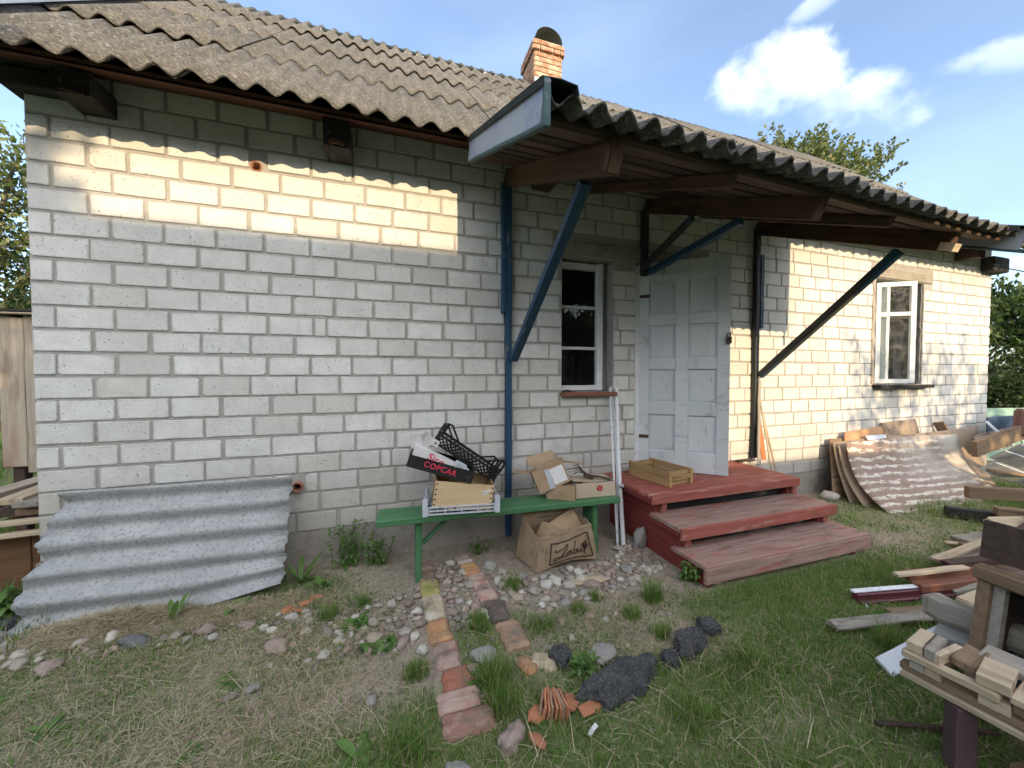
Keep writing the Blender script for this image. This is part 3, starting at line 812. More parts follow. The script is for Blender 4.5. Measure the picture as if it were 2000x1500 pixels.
def corr_mesh(nw, pitch, amp, L, th=0.007, seg=8, nl=3, seed=0, jag=0.004, phase=0.0):
    """corrugated sheet: x across the waves, y along them, z up; it has thickness and a slightly broken edge"""
    r = random.Random(seed); nu = nw * seg + 1; V = []; F = []
    je = [r.uniform(-jag, jag) for _ in range(nu)]; jt = [r.uniform(-jag, jag) for _ in range(nu)]
    for side in (0, 1):
        for j in range(nl + 1):
            for i in range(nu):
                x = i / seg * pitch; y = L * j / nl
                if j == 0: y += je[i]
                if j == nl: y += jt[i]
                V.append((x, y, amp / 2 * math.cos(2 * math.pi * i / seg + phase) - side * th))
    n = nu * (nl + 1)
    for j in range(nl):
        for i in range(nu - 1):
            a = j * nu + i
            F.append((a, a + 1, a + nu + 1, a + nu)); F.append((n + a, n + a + nu, n + a + nu + 1, n + a + 1))
    ns = len(F)
    for i in range(nu - 1):
        F.append((i, n + i, n + i + 1, i + 1)); a = nl * nu + i; F.append((a, a + 1, n + a + 1, n + a))
    for j in range(nl):
        a = j * nu; F.append((a, a + nu, n + a + nu, n + a)); a = j * nu + nu - 1; F.append((a, n + a, n + a + nu, a + nu))
    me = pyd(V, F)
    me.polygons.foreach_set('use_smooth', [i < ns for i in range(len(F))])
    return me


SHEETS = [corr_mesh(7, 0.152, 0.042, 1.20, seed=s) for s in range(3)]
rr = random.Random(2)
for row in range(4):
    for c in range(11):
        x = -0.102 + 0.912 * c; s = row * 1.035
        y = EY + s * RC; z = EZ + 0.03 + s * RS
        lift = 0.010 + 0.002 * (c % 2)
        # lower edge lies on the sheet below, upper edge tucks under the next one
        tilt = -0.016 / 1.2
        yv = Vector((0, RC, RS)); nv = Vector((0, -RS, RC))
        yv = (yv + nv * tilt).normalized(); nv = Vector((1, 0, 0)).cross(yv)
        o = Vector((x, y, z)) + nv * (lift + (0.004 if row else 0)) + Vector((0, rr.uniform(-0.012, 0.012), 0))
        link('slate_sheet', SHEETS[rr.randrange(3)], M_SLATE, roof, axes(o, (1, 0, 0), yv, nv) @ Matrix.Rotation(rr.uniform(-0.003, 0.003), 4, 'Z'))
back = corr_mesh(65, 0.152, 0.042, 4.06, seg=6, nl=4, seed=9)
link('rear_slope', back, M_SLATE, roof, axes((9.85, 5.42, EZ + 0.03), (-1, 0, 0), (0, -RC, RS), (0, RS, RC)))
ul = MB()      # boarding under the sheets closes the roof from below
for s0 in (-1, 1):
    y0 = EY + 0.03 if s0 < 0 else 5.36
    ul.v += [(-0.05, y0 + 0.06 * -s0, EZ + 0.03), (9.7, y0 + 0.06 * -s0, EZ + 0.03), (9.7, 2.46, EZ - 0.02 + 2.93 * SL), (-0.05, 2.46, EZ - 0.02 + 2.93 * SL)]
k = 0
ul.f = [(0, 1, 2, 3), (4, 7, 6, 5)]
link('roof_boarding', ul.mesh(), M_DARKWOOD, roof)
# zinc verge strip in overlapping lengths, folded down over the gable
for k in range(4):
    s0, s1 = -0.04 + k * 1.06, 1.10 + k * 1.06
    m = MB(); pts = [(-0.35, -0.16), (-0.345, 0.04), (-0.32, 0.052 + 0.004 * k), (-0.05, 0.050 + 0.004 * k), (-0.045, 0.03)]
    for s_ in (s0, s1):
        base = Vector((0, EY + s_ * RC, EZ + 0.03 + s_ * RS)); nv = Vector((0, -RS, RC))
        m.v += [tuple(base + Vector((px, 0, 0)) + nv * pz) for px, pz in pts]
    m.f = [(i, i + 1, 5 + i + 1, 5 + i) for i in range(4)]
    o = link('verge_flashing', m.mesh(), M_ZINC, roof)
    sm = o.modifiers.new('t', 'SOLIDIFY'); sm.thickness = 0.003
RZ = EZ + 2.946 * SL
m = MB(); m.v = []; npt = [(-0.11, -0.105), (-0.10, -0.075), (0, 0.018), (0.10, -0.075), (0.11, -0.105)]
for x in (-0.3, 9.75): m.v += [(x, 2.46 + a, RZ + 0.03 + b_) for a, b_ in npt]
m.f = [(i, i + 1, 6 + i, 5 + i) for i in range(4)]
o = link('ridge_cap', m.mesh(), M_DARKMETAL, roof); sm = o.modifiers.new('t', 'SOLIDIFY'); sm.thickness = 0.003
mo = MB()
for i in range(60):
    if rr.random() < 0.45:
        mo.box((0.05 + i * 0.152 + 0.0, 2.46 - 0.17, RZ - 0.135), (rr.uniform(0.04, 0.09), 0.07, 0.03), rot=(RTH, 0, rr.uniform(-0.2, 0.2)))
tag(link('ridge_mortar', mo.mesh(), M_WHITEMORT, roof), kind='stuff')

# --- chimney
chim = link('chimney', None, None, house)
CX0, CX1, CY0, CY1 = 3.985, 4.425, 2.36, 2.86
cb = MB(); cb.box(((CX0 + CX1) / 2, (CY0 + CY1) / 2, 5.72), (CX1 - CX0 - 0.012, CY1 - CY0 - 0.012, 1.02)); link('chimney_core', cb.mesh(), M_CHMORTAR, chim)
CB = [beam_mesh(0.212, 0.06, 0.062, 0.006, 1, 0.002, s) for s in range(4)]
CH = [beam_mesh(0.098, 0.06, 0.062, 0.006, 1, 0.002, s + 9) for s in range(4)]
rc = random.Random(4)
for n in range(13):
    z = 5.32 + n * 0.074; wide = 0.03 if n >= 11 else 0.0
    for fc in range(3):       # front, left, right
        L = (CX1 - CX0) if fc == 0 else (CY1 - CY0); L += 2 * wide
        a = 0; i = 0
        while a < L - 0.03:
            full = not (i == 0 and n % 2)
            ln = 0.222 if full else 0.108
            if a + ln > L + 0.02: full, ln = False, 0.108
            mid = a + min(ln, L - a) / 2
            mesh = (CB if full else CH)[rc.randrange(4)]
            sc = min(ln, L - a) / ln
            if fc == 0: M = TR((CX0 - wide + mid, CY0 - wide + 0.022, z))
            elif fc == 1: M = TR((CX0 - wide + 0.022, CY0 - wide + mid, z), (0, 0, R(90)))
            else: M = TR((CX1 + wide - 0.022, CY0 - wide + mid, z), (0, 0, R(90)))
            link('brick', mesh, M_REDBRICK, chim, M @ Matrix.Diagonal((sc, 1, 1, 1)))
            a += ln; i += 1
m = MB(); n = 14
for yy in (CY0 - 0.03, CY1 + 0.03):
    m.v += [((CX0 + CX1) / 2 - 0.215 * math.cos(math.pi * i / n), yy, 6.27 + 0.19 * math.sin(math.pi * i / n)) for i in range(n + 1)]
m.f = [(i, i + 1, n + 1 + i + 1, n + 1 + i) for i in range(n)] + [tuple(n + 1 + i for i in range(n + 1))]
o = link('chimney_cowl', m.mesh(True), M_DARKMETAL, chim); sm = o.modifiers.new('t', 'SOLIDIFY'); sm.thickness = 0.004
m = MB(); m.box((4.2, 2.40, 6.262), (0.42, 0.07, 0.03)); link('cap_slab', m.mesh(), M_WHITEMORT, chim)
m = MB(); m.box((4.10, 2.31, 5.60), (0.27, 0.05, 0.13), rot=(R(-12), 0, 0)); link('chimney_apron', m.mesh(), M_WHITEMORT, chim)

# --- window with three panes beside the door
win = link('window', None, None, house)
fy = 0.10
x0, x1, z0, z1 = 3.305, 3.745, 1.17, 2.30
beam('frame', (x0 + 0.011, fy, z0), (x0 + 0.011, fy, z1), 0.05, 0.022, M_WHITEPAINT, win, up=(0, 1, 0))
beam('frame', (x1 - 0.03, fy, z0), (x1 - 0.03, fy, z1), 0.05, 0.06, M_WHITEPAINT, win, up=(0, 1, 0))
beam('frame', (x0 + 0.02, fy + 0.002, z1 - 0.035), (x1 - 0.06, fy + 0.002, z1 - 0.035), 0.05, 0.055, M_WHITEPAINT, win)
beam('frame', (x0 + 0.02, fy + 0.002, z0 + 0.025), (x1 - 0.06, fy + 0.002, z0 + 0.025), 0.05, 0.045, M_WHITEPAINT, win)
for zb in (1.545, 1.905):
    beam('glazing_bar', (x0 + 0.02, fy, zb), (x1 - 0.055, fy, zb), 0.035, 0.026, M_WHITEPAINT, win)
for za, zb in ((1.215, 1.535), (1.555, 1.895), (1.915, 2.235)):
    m = MB(); m.v = [(x0 + 0.02, fy + 0.008, za), (x1 - 0.05, fy + 0.008 + random.uniform(-0.004, 0.004), za), (x1 - 0.05, fy + 0.008, zb), (x0 + 0.02, fy + 0.008 + random.uniform(-0.004, 0.004), zb)]; m.f = [(0, 1, 2, 3)]
    link('pane', m.mesh(), M_GLASS, win)
beam('jamb_packing', (x1 + 0.027, fy + 0.03, z0), (x1 + 0.027, fy + 0.03, z1 + 0.01), 0.07, 0.05, M_FRAMEDK, win, up=(0, 1, 0), jit=0.006, nseg=12)
sill = beam('sill', (3.285, -0.012, 1.147), (3.80, -0.012, 1.147), 0.13, 0.035, M_SILLRED, win, jit=0.003)
for k in range(2):
    beam('rubble', (3.30 + 0.03 * k, 0.0, 1.16), (3.36 + 0.02 * k, 0.01, 1.165), 0.05, 0.025, M_TAR_SHADE, sill, jit=0.006)

# --- open casement window at the right end
win2 = link('window', None, None, house)
a0, a1, b0, b1 = 7.375, 8.335, 1.195, 2.45
for xx, wdt in ((a0 + 0.025, 0.05), (7.86, 0.06), (a1 - 0.025, 0.05)):
    beam('frame', (xx, 0.135, b0 + 0.03), (xx, 0.135, b1 - 0.03), 0.06, wdt, M_WHITEPAINT if xx < 8 else M_TAR_SHADE, win2, up=(0, 1, 0))  # right half dark: shade of the opening put into the frame colour
for zz in (b0 + 0.025, 2.05, b1 - 0.03):
    for xa, xb in ((a0 + 0.051, 7.829), (7.891, a1 - 0.051)):
        beam('frame', (xa, 0.137, zz), (xb, 0.137, zz), 0.055, 0.05, M_WHITEPAINT if xa < 7.8 else M_TAR_SHADE, win2)  # right hand rails darkened in colour like their posts
for za, zb in ((b0 + 0.05, 2.025), (2.075, b1 - 0.055)):
    m = MB(); m.v = [(a0 + 0.05, 0.14, za), (7.83, 0.14, za), (7.83, 0.14, zb), (a0 + 0.05, 0.14, zb)]; m.f = [(0, 1, 2, 3)]
    link('pane', m.mesh(), M_GLASSDIRTY, win2)
cu = MB()
for i in range(13):
    cu.v += [(a0 + 0.06 + i * 0.035, 0.24 + 0.02 * math.sin(i * 1.9), b0 + 0.02), (a0 + 0.06 + i * 0.035, 0.24 + 0.02 * math.sin(i * 1.9), b1 - 0.02)]
cu.f = [(2 * i, 2 * i + 2, 2 * i + 3, 2 * i + 1) for i in range(12)]
link('curtain', cu.mesh(True), M_CURTAIN, win2)
sashM = TR((a0 + 0.02, -0.004, 0), (0, 0, R(-32)))
sash = link('sash', None, None, win2, sashM)
Ls = 0.385
sb = MB()
sb.box((0.022, 0, 1.80), (0.044, 0.038, 1.18)); sb.box((Ls - 0.024, 0, 1.80), (0.048, 0.038, 1.18))
for zz, hh in ((1.233, 0.05), (2.02, 0.042), (2.367, 0.05)): sb.box((Ls / 2, 0.001, zz), (Ls - 0.094, 0.034, hh))
# a sash is one frame: all its bars move together
for za, zb in ((1.26, 1.998), (2.042, 2.341)):
    pass
M_ = WM[sash]
so = link('sash_frame', sb.mesh(), M_WHITEPAINT, win2, M_)
for za, zb in ((1.26, 1.998), (2.042, 2.341)):
    m = MB(); m.v = [(0.044, 0.006, za), (Ls - 0.048, 0.006, za), (Ls - 0.048, 0.006, zb), (0.044, 0.006, zb)]; m.f = [(0, 1, 2, 3)]
    link('sash_pane', m.mesh(), M_GLASSDIRTY, win2, M_)
hk = MB(); hk.tube([(Ls - 0.03, -0.03, 2.33), (Ls - 0.05, -0.045, 2.31), (Ls - 0.045, -0.05, 2.27), (Ls - 0.065, -0.04, 2.25)], 0.004)
link('sash_hook', hk.mesh(True), M_WHITEPAINT, win2, M_)
bpy.data.objects.remove(sash)
beam('sill', (7.36, -0.02, 1.165), (8.43, -0.02, 1.165), 0.15, 0.04, M_TAR_SHADE, win2, jit=0.005, nseg=8, rag=0.03)
beam('jamb_render', (a1 - 0.008, 0.075, b0), (a1 - 0.008, 0.075, b1), 0.13, 0.02, M_FRAMEDK, win2, up=(0, 1, 0), jit=0.005, nseg=18)  # unlit right jamb, its shade put into a dark colour
beam('jamb_render', (a0 - 0.02, -0.004, b0), (a0 - 0.02, -0.004, b1), 0.02, 0.055, M_CONC, win2, up=(0, 1, 0), jit=0.004, nseg=18)

# --- eight-panel door standing open
DM = TR((4.085, 0.03, 0), (0, 0, R(-42)))
door = link('door', None, None, house, DM)
DL, DZ0, DZ1 = 0.735, 0.455, 2.315
dl = MB(); dl.box((DL / 2, 0.016, (DZ0 + DZ1) / 2), (DL, 0.020, DZ1 - DZ0)); link('door_leaf', dl.mesh(), M_DOOR, door)
xs_ = [(0.0, 0.095), (0.318, 0.417), (0.64, DL)]
zs_ = [(DZ0, DZ0 + 0.17), (0.955, 1.065), (1.36, 1.455), (1.755, 1.845), (2.15, DZ1)]
for xa, xb in xs_:
    beam('stile', ((xa + xb) / 2, -0.004, DZ0), ((xa + xb) / 2, -0.004, DZ1), 0.022, xb - xa, M_DOOR, door, up=(0, 1, 0), ch=0.002, jit=0.0004)
for o in [o for o in COL.objects if o.parent is door and o.name.startswith('stile')]:
    M = DM @ o.matrix_basis; o.matrix_basis = o.matrix_basis
for za, zb in zs_:
    for xa, xb in ((0.0955, 0.3175), (0.4175, 0.6395)):
        beam('rail', (xa, -0.0035, (za + zb) / 2), (xb, -0.0035, (za + zb) / 2), 0.021, zb - za, M_DOOR, door, ch=0.002, jit=0.0003)
for za, zb in zip([z[1] for z in zs_[:-1]], [z[0] for z in zs_[1:]]):
    for xa, xb in ((0.0955, 0.3175), (0.4175, 0.6395)):
        mm = MB(); g = 0.026
        mm.v = [(xa + 0.004, 0.007, za + 0.004), (xb - 0.004, 0.007, za + 0.004), (xb - 0.004, 0.007, zb - 0.004), (xa + 0.004, 0.007, zb - 0.004),
                (xa + g, -0.002, za + g), (xb - g, -0.002, za + g), (xb - g, -0.002, zb - g), (xa + g, -0.002, zb - g)]
        mm.v = [(v[0], v[1] + (0.0 if i < 4 else 0.002), v[2]) for i, v in enumerate(mm.v)]
        mm.f = [(4, 5, 6, 7), (0, 1, 5, 4), (1, 2, 6, 5), (2, 3, 7, 6), (3, 0, 4, 7)]
        link('door_panel', mm.mesh(), M_DOOR, door)
for o in list(COL.objects):      # parts of the leaf were laid out in door space
    if o.parent is door and o.name.split('.')[0] in ('stile', 'rail'):
        o.matrix_basis = WM[o]; WM[o] = DM @ WM[o]
pad = MB(); pad.box((DL - 0.012, -0.03, 1.60), (0.04, 0.022, 0.055)); pad.tube([(DL - 0.024, -0.03, 1.63), (DL - 0.024, -0.03, 1.655), (DL - 0.012, -0.03, 1.665), (DL, -0.03, 1.655), (DL, -0.03, 1.63)], 0.004)
link('padlock', pad.mesh(), M_RUST, door)
for hz in (0.75, 2.02):
    hg = MB(); hg.tube([(0.0, -0.012, hz - 0.05), (0.0, -0.012, hz + 0.05)], 0.008, 8); hg.box((0.05, -0.0165, hz), (0.10, 0.003, 0.03)); link('hinge', hg.mesh(), M_RUST, door)
hs = MB(); hs.box((DL - 0.02, -0.010, 1.655), (0.05, 0.004, 0.03)); link('hasp', hs.mesh(), M_RUST, door)
for o in (2.31,):
    beam('door_frame', (4.035, 0.10, o + 0.002), (4.785, 0.10, o + 0.002), 0.08, 0.02, M_FRAMEDK, house)
beam('door_frame', (4.060, 0.055, 0.45), (4.060, 0.055, 2.298), 0.10, 0.054, M_WHITEPAINT, house, up=(0, 1, 0))
beam('door_frame', (4.772, 0.10, 0.45), (4.772, 0.10, 2.298), 0.08, 0.026, M_FRAMEDK, house, up=(0, 1, 0))

# ------------------------------------------------------------------ porch canopy on blue braces
can = thing('porch_canopy', 'sloping porch canopy of dark corrugated sheets on blue braces over the door', 'canopy', (4.15, 0, 2.3))
CSL = 0.436; CTH = math.atan(CSL)
cz = lambda x, y: 2.245 + CSL * (y + 1.60) * -1 * -1 - 0.026 * (x - 2.6)        # underside of sheets
canz = lambda x, y: 2.255 + CSL * (y + 1.60) - 0.026 * (x - 2.6)
cyv = Vector((0, 1, CSL)).normalized(); cxv = Vector((1, 0, -0.026)).normalized(); cnv = cxv.cross(cyv).normalized(); cyv = cnv.cross(cxv)
CS = [corr_mesh(8, 0.115, 0.046, 1.36, seed=20 + s, jag=0.006) for s in range(3)]
for c in range(4):
    x = 2.44 + c * 0.863; yy = -1.63 + 0.03 * c - (0.02 if c == 1 else 0)
    o = Vector((x, yy, canz(x, yy) + 0.052 + 0.007 * (c % 2)))
    link('canopy_sheet', CS[c % 3], M_SLATE_G, can, axes(o, cxv, cyv, cnv))
for k in range(8):      # boards under the sheets, running along the house
    y = -1.40 + k * 0.16
    za, zb = canz(2.47, y), canz(5.86, y)
    beam('soffit_board', (2.47, y, za), (5.86, y, zb), 0.128 + 0.02 * ((k * 7) % 3 == 0), 0.020, M_SOFFIT, can, up=(0, -CSL, 1), nseg=8, jit=0.003)
for x, hh, ww, yend in ((2.82, 0.125, 0.062, -1.50), (3.48, 0.065, 0.05, -1.47), (4.13, 0.12, 0.06, -1.45), (4.77, 0.065, 0.05, -1.43), (5.47, 0.125, 0.062, -1.41)):
    off = 0.014 + hh / 2
    beam('rafter', (x, yend, canz(x, yend) - off), (x, -0.02, canz(x, -0.02) - off), ww, hh, M_RAFTER, can, ch=0.005, nseg=5)
x = 2.82; beam('splice_board', (x - 0.044, -1.50, canz(x, -1.5) - 0.085), (x - 0.044, -0.95, canz(x, -0.95) - 0.085), 0.022, 0.10, M_RAFTER, can)
beam('front_batten', (2.47, -1.47, canz(2.47, -1.47) + 0.016), (5.88, -1.44, canz(5.88, -1.44) + 0.016), 0.03, 0.03, M_DARKWOOD, can, nseg=8)
# end boards with metal capping
for xe, nm in ((2.437, 0), (5.895, 1)):
    yf = -1.645 if nm == 0 else -1.56
    t0, t1 = canz(xe, yf) + 0.012, canz(xe, -0.40) + 0.012
    beam('end_board', (xe, yf, t0), (xe, -0.40, t1), 0.022, 0.135, M_ENDBOARD, can, nseg=4, ch=0.002, jit=0.001)
    beam('end_trim', (xe, yf - 0.002, t0 - 0.076), (xe, -0.40, t1 - 0.076), 0.030, 0.018, M_TEAL, can, nseg=4)
    beam('end_trim', (xe, yf - 0.012, t0 - 0.09), (xe, yf - 0.012, t0 + 0.075), 0.018, 0.026, M_TEAL, can, up=(0, 1, 0))
    m = MB(); sg = 1 if nm == 0 else -1
    pr = [(-0.020, 0.030), (-0.020, 0.064), (0.05, 0.070), (0.115, 0.062), (0.122, 0.030)]
    for yy in (yf - 0.02, -0.38):
        m.v += [(xe + sg * a, yy, canz(xe, yy) + 0.03 + b_) for a, b_ in pr]
    m.f = [(i, i + 1, 6 + i, 5 + i) for i in range(4)]
    o = link('end_capping', m.mesh(), M_DARKMETAL, can, Matrix()); sm = o.modifiers.new('t', 'SOLIDIFY'); sm.thickness = 0.004
# posts against the wall and braces
beam('post', (2.815, -0.034, 0.02), (2.815, -0.034, canz(2.82, 0) - 0.14), 0.05, 0.048, M_BLUE, can, up=(0, 1, 0), nseg=12, jit=0.002)
beam('post_cheek', (2.775, -0.036, 1.80), (2.775, -0.036, 2.80), 0.055, 0.030, M_BLUE, can, up=(0, 1, 0))
beam('brace', (2.845, -0.075, 1.43), (2.835, -1.22, canz(2.82, -1.22) - 0.165), 0.062, 0.045, M_BLUE, can, up=(0, 1, 0.5), nseg=5)
beam('post', (4.10, -0.03, 2.20), (4.10, -0.03, canz(4.1, 0) - 0.13), 0.05, 0.06, M_BLUEDK, can, up=(0, 1, 0))
beam('brace', (4.075, -0.06, 2.27), (4.085, -0.60, canz(4.1, -0.6) - 0.16), 0.045, 0.045, M_BLUEDK, can, up=(0, 1, 0.5))
beam('brace', (4.135, -0.06, 2.23), (4.155, -0.95, canz(4.1, -0.95) - 0.16), 0.05, 0.05, M_BLUE, can, up=(0, 1, 0.5))
beam('post', (5.455, -0.034, 0.46), (5.455, -0.034, canz(5.47, 0) - 0.14), 0.05, 0.05, M_BLUEDK, can, up=(0, 1, 0), nseg=12, jit=0.002)
beam('post_cheek', (5.505, -0.036, 1.78), (5.505, -0.036, 2.52), 0.055, 0.045, M_BLUE, can, up=(0, 1, 0))
beam('brace', (5.475, -0.075, 1.30), (5.475, -1.13, canz(5.47, -1.13) - 0.165), 0.05, 0.062, M_BLUEDK, can, up=(0, 1, 0.5), nseg=5)
bk = MB(); bk.bar((5.455, -1.43, canz(5.47, -1.43) - 0.11), (5.455, -1.36, canz(5.47, -1.36) - 0.11), 0.07, 0.05); link('brace_wedge', bk.mesh(), M_PALEWOOD, can, Matrix())

# ------------------------------------------------------------------ red porch steps
st = thing('porch_steps', 'red painted wooden porch steps with three worn treads below the door', 'steps', (4.45, -0.5, 0))


def tread(x0, x1, y0, y1, z, th, n, mat):
    wd = (y1 - y0) / n
    for i in range(n):
        beam('tread_board', (x0, y0 + (i + 0.5) * wd, z - th / 2), (x1, y0 + (i + 0.5) * wd, z - th / 2 + random.uniform(-0.001, 0.001)), wd - 0.009, th, mat, st, ch=0.004, nseg=6, jit=0.0015)


tread(3.68, 5.17, -0.66, -0.03, 0.452, 0.03, 4, M_RED)
beam('fascia', (3.685, -0.672, 0.417), (5.17, -0.672, 0.417), 0.022, 0.066, M_RED, st, nseg=6)
beam('fascia', (3.692, -0.655, 0.41), (3.692, -0.03, 0.41), 0.022, 0.05, M_REDDK, st)
tread(3.72, 5.22, -0.905, -0.60, 0.302, 0.03, 2, M_REDWORN)
beam('fascia', (3.722, -0.916, 0.262), (5.222, -0.916, 0.262), 0.022, 0.078, M_RED, st, nseg=6)
beam('fascia', (3.733, -0.90, 0.26), (3.733, -0.62, 0.26), 0.022, 0.05, M_REDDK, st)
tread(3.72, 5.25, -1.125, -0.82, 0.152, 0.028, 2, M_REDWORN)
beam('fascia', (3.722, -1.112, 0.088), (5.262, -1.112, 0.088), 0.024, 0.095, M_REDWORN, st, nseg=6)
for x in (3.775, 5.12):
    for z0, z1, y0 in ((0.0, 0.122, -1.098), (0.126, 0.270, -0.86), (0.274, 0.419, -0.62)):
        beam('side_board', (x, y0, (z0 + z1) / 2), (x, -0.03, (z0 + z1) / 2), 0.03, z1 - z0, M_REDDK, st)
    beam('riser_block', (x + 0.045, -0.645, 0.345), (x + 0.045, -0.59, 0.345), 0.05, 0.08, M_RED, st)
    beam('riser_block', (x + 0.045, -0.880, 0.19), (x + 0.045, -0.82, 0.19), 0.05, 0.07, M_RED, st)
for y0, z0, z1 in ((-0.56, 0.0, 0.42), (-0.80, 0.0, 0.268), (-1.02, 0.0, 0.12)):
    beam('gap_shade_board', (3.80, y0, (z0 + z1) / 2), (5.09, y0, (z0 + z1) / 2), 0.015, z1 - z0, M_BLACKWOOD, st)  # added black boards standing in for the shade in the step gaps
beam('foot', (3.86, -1.07, -0.03), (3.86, -1.07, 0.04), 0.04, 0.05, M_PALEWOOD, st, up=(0, 1, 0))

# ------------------------------------------------------------------ bench
bn = thing('garden_bench', 'long green painted plank bench standing against the brick wall', 'bench', (2.67, -0.42, 0), (0, 0, R(-3.0)))
BW = WM[bn]
bseat = beam('seat_plank', BW @ Vector((-0.835, 0.0, 0.405)), BW @ Vector((0.835, 0.0, 0.405)), 0.215, 0.042, M_GREEN, bn, ch=0.006, nseg=6)
for lx in (-0.585, 0.655):
    beam('leg', BW @ Vector((lx, -0.03, -0.02)), BW @ Vector((lx, -0.02, 0.384)), 0.075, 0.042, M_GREEN, bn, up=(0, 1, 0))
    sg = 1 if lx < 0 else -1
    beam('strut', BW @ Vector((lx + sg * 0.03, 0.03, 0.20)), BW @ Vector((lx + sg * 0.22, 0.03, 0.375)), 0.03, 0.025, M_GREEN, bn)
    beam('leg', BW @ Vector((lx, 0.075, -0.02)), BW @ Vector((lx, 0.075, 0.384)), 0.05, 0.04, M_GREEN, bn, up=(0, 1, 0))

# ------------------------------------------------------------------ things on, under and beside the bench
def lattice_side(m, L, H, M, nx, t=0.004, holes=False):
    """openwork crate side in its own plane: x along, z up"""
    m.box((L / 2, 0, H - 0.006), (L, 0.012, 0.012), M); m.box((L / 2, 0, 0.006), (L, 0.012, 0.012), M)
    m.box((L / 2, 0, H * 0.72), (L, 0.007, 0.007), M)
    for i in range(nx + 1): m.box((L * i / nx, 0, H * 0.86), (0.007, 0.007, H * 0.26), M)
    s = L / nx; k = 0
    for i in range(nx):
        for z0, z1 in ((0.012, H * 0.38), (H * 0.38, H * 0.72)):
            m.bar(M @ Vector((i * s, 0, z0)), M @ Vector(((i + 1) * s, 0, z1)), 0.006, 0.007)
            m.bar(M @ Vector(((i + 1) * s, 0, z0)), M @ Vector((i * s, 0, z1)), 0.006, 0.007)


def plastic_crate(label, M, L, W_, H, mat, hand, group=None):
    t = link('plastic_crate', None, None, None, M); tag(t, label, 'crate', group)
    for nm, Ms, ln, nx in (('side_panel', TR((-L / 2, -W_ / 2, 0)), L, 14), ('side_panel', TR((-L / 2, W_ / 2, 0)), L, 14),
                           ('end_panel', TR((-L / 2, -W_ / 2, 0), (0, 0, R(90))), W_, 8), ('end_panel', TR((L / 2, -W_ / 2, 0), (0, 0, R(90))), W_, 8)):
        m = MB(); lattice_side(m, ln, H, Ms, nx); link(nm, m.mesh(), mat, t, M)
    m = MB()
    for i in range(17): m.box((-L / 2 + L * i / 16, 0, 0.004), (0.012, W_, 0.006))
    for i in range(11): m.box((0, -W_ / 2 + W_ * i / 10, 0.005), (L, 0.010, 0.006))
    link('base', m.mesh(), mat, t, M)
    if hand:
        for sx in (-1, 1):
            for sy in (-1, 1):
                m = MB(); x = sx * L / 2; y = sy * W_ / 2
                P = [(x, y - sy * 0.005, H - 0.02), (x, y, H + hand), (x - sx * 0.02, y, H + hand + 0.008), (x - sx * 0.115, y, H - 0.004)]
                for a, b_ in zip(P[:-1], P[1:]): m.bar(a, b_, 0.014, 0.012)
                m.bar((x, y, H + hand), (x, y - sy * 0.10, H + hand * 0.95), 0.016, 0.014); m.bar((x, y - sy * 0.10, H + hand * 0.95), (x, y - sy * 0.11, 0), 0.014, 0.012)
                link('corner_handle', m.mesh(), mat, t, M)
    return t


BT = 0.428      # bench top
# pale grey low plastic crate on the bench
gM = TR((2.365, -0.405, BT), (0, 0, R(-8)))
gc = link('plastic_crate', None, None, None, gM); tag(gc, 'low pale grey plastic crate lying on the green bench at the bottom of the stack', 'crate')
GL, GW, GH = 0.455, 0.255, 0.105
for sy in (-1, 1):
    m = MB()
    for z in (0.008, 0.03, 0.052): m.box((0, sy * GW / 2, z), (GL - 0.03, 0.008, 0.009))
    for i in range(5): m.box((-GL / 2 + 0.02 + (GL - 0.04) * i / 4, sy * (GW / 2 - 0.001), 0.03), (0.008, 0.009, 0.05))
    link('side_rail', m.mesh(), M_GREYPL, gc, gM)
for sx in (-1, 1):
    for sy in (-1, 1):
        m = MB(); m.box((sx * GL / 2, sy * GW / 2, GH / 2), (0.032, 0.03, GH)); link('corner_post', m.mesh(), M_GREYPL, gc, gM)
    m = MB(); m.bar((sx * (GL / 2), -GW / 2 + 0.015, GH - 0.01), (sx * GL / 2, GW / 2 - 0.015, GH - 0.01), 0.012, 0.016)
    m.bar((sx * (GL / 2), -GW / 2 + 0.015, 0.01), (sx * GL / 2, GW / 2 - 0.015, 0.01), 0.012, 0.016)
    for k in (-1, 1): m.bar((sx * GL / 2, k * GW * 0.42, 0.012), (sx * GL / 2, k * 0.02, GH - 0.012), 0.008, 0.01)
    link('end_rail', m.mesh(), M_GREYPL, gc, gM)
m = MB()
for i in range(10): m.box((-GL / 2 + 0.03 + i * (GL - 0.06) / 9, 0, 0.004), (0.012, GW - 0.01, 0.005))
link('base', m.mesh(), M_GREYPL, gc, gM)

# plywood box with finger joints, tilted in the grey crate
pM = TR((2.362, -0.405, BT + 0.033), (R(3), R(8), R(-6)))
pl = link('plywood_box', None, None, None, pM); tag(pl, 'pale plywood box with dark finger joints tilted inside the grey crate', 'box')
PL, PW, PH = 0.375, 0.235, 0.17
m = MB(); m.box((0, -PW / 2, PH / 2), (PL, 0.008, PH)); link('front_panel', m.mesh(), M_PLY, pl, pM)
m = MB(); m.box((0, PW / 2, PH / 2), (PL, 0.008, PH)); link('back_panel', m.mesh(), M_PLY, pl, pM)
for sx in (-1, 1):
    m = MB(); m.box((sx * (PL / 2 - 0.005), 0, PH / 2), (0.008, PW - 0.01, PH)); link('end_panel', m.mesh(), M_CRATE, pl, pM)
m = MB(); m.box((0, 0, 0.004), (PL - 0.02, PW - 0.01, 0.007)); link('bottom', m.mesh(), M_PLY, pl, pM)
m = MB()
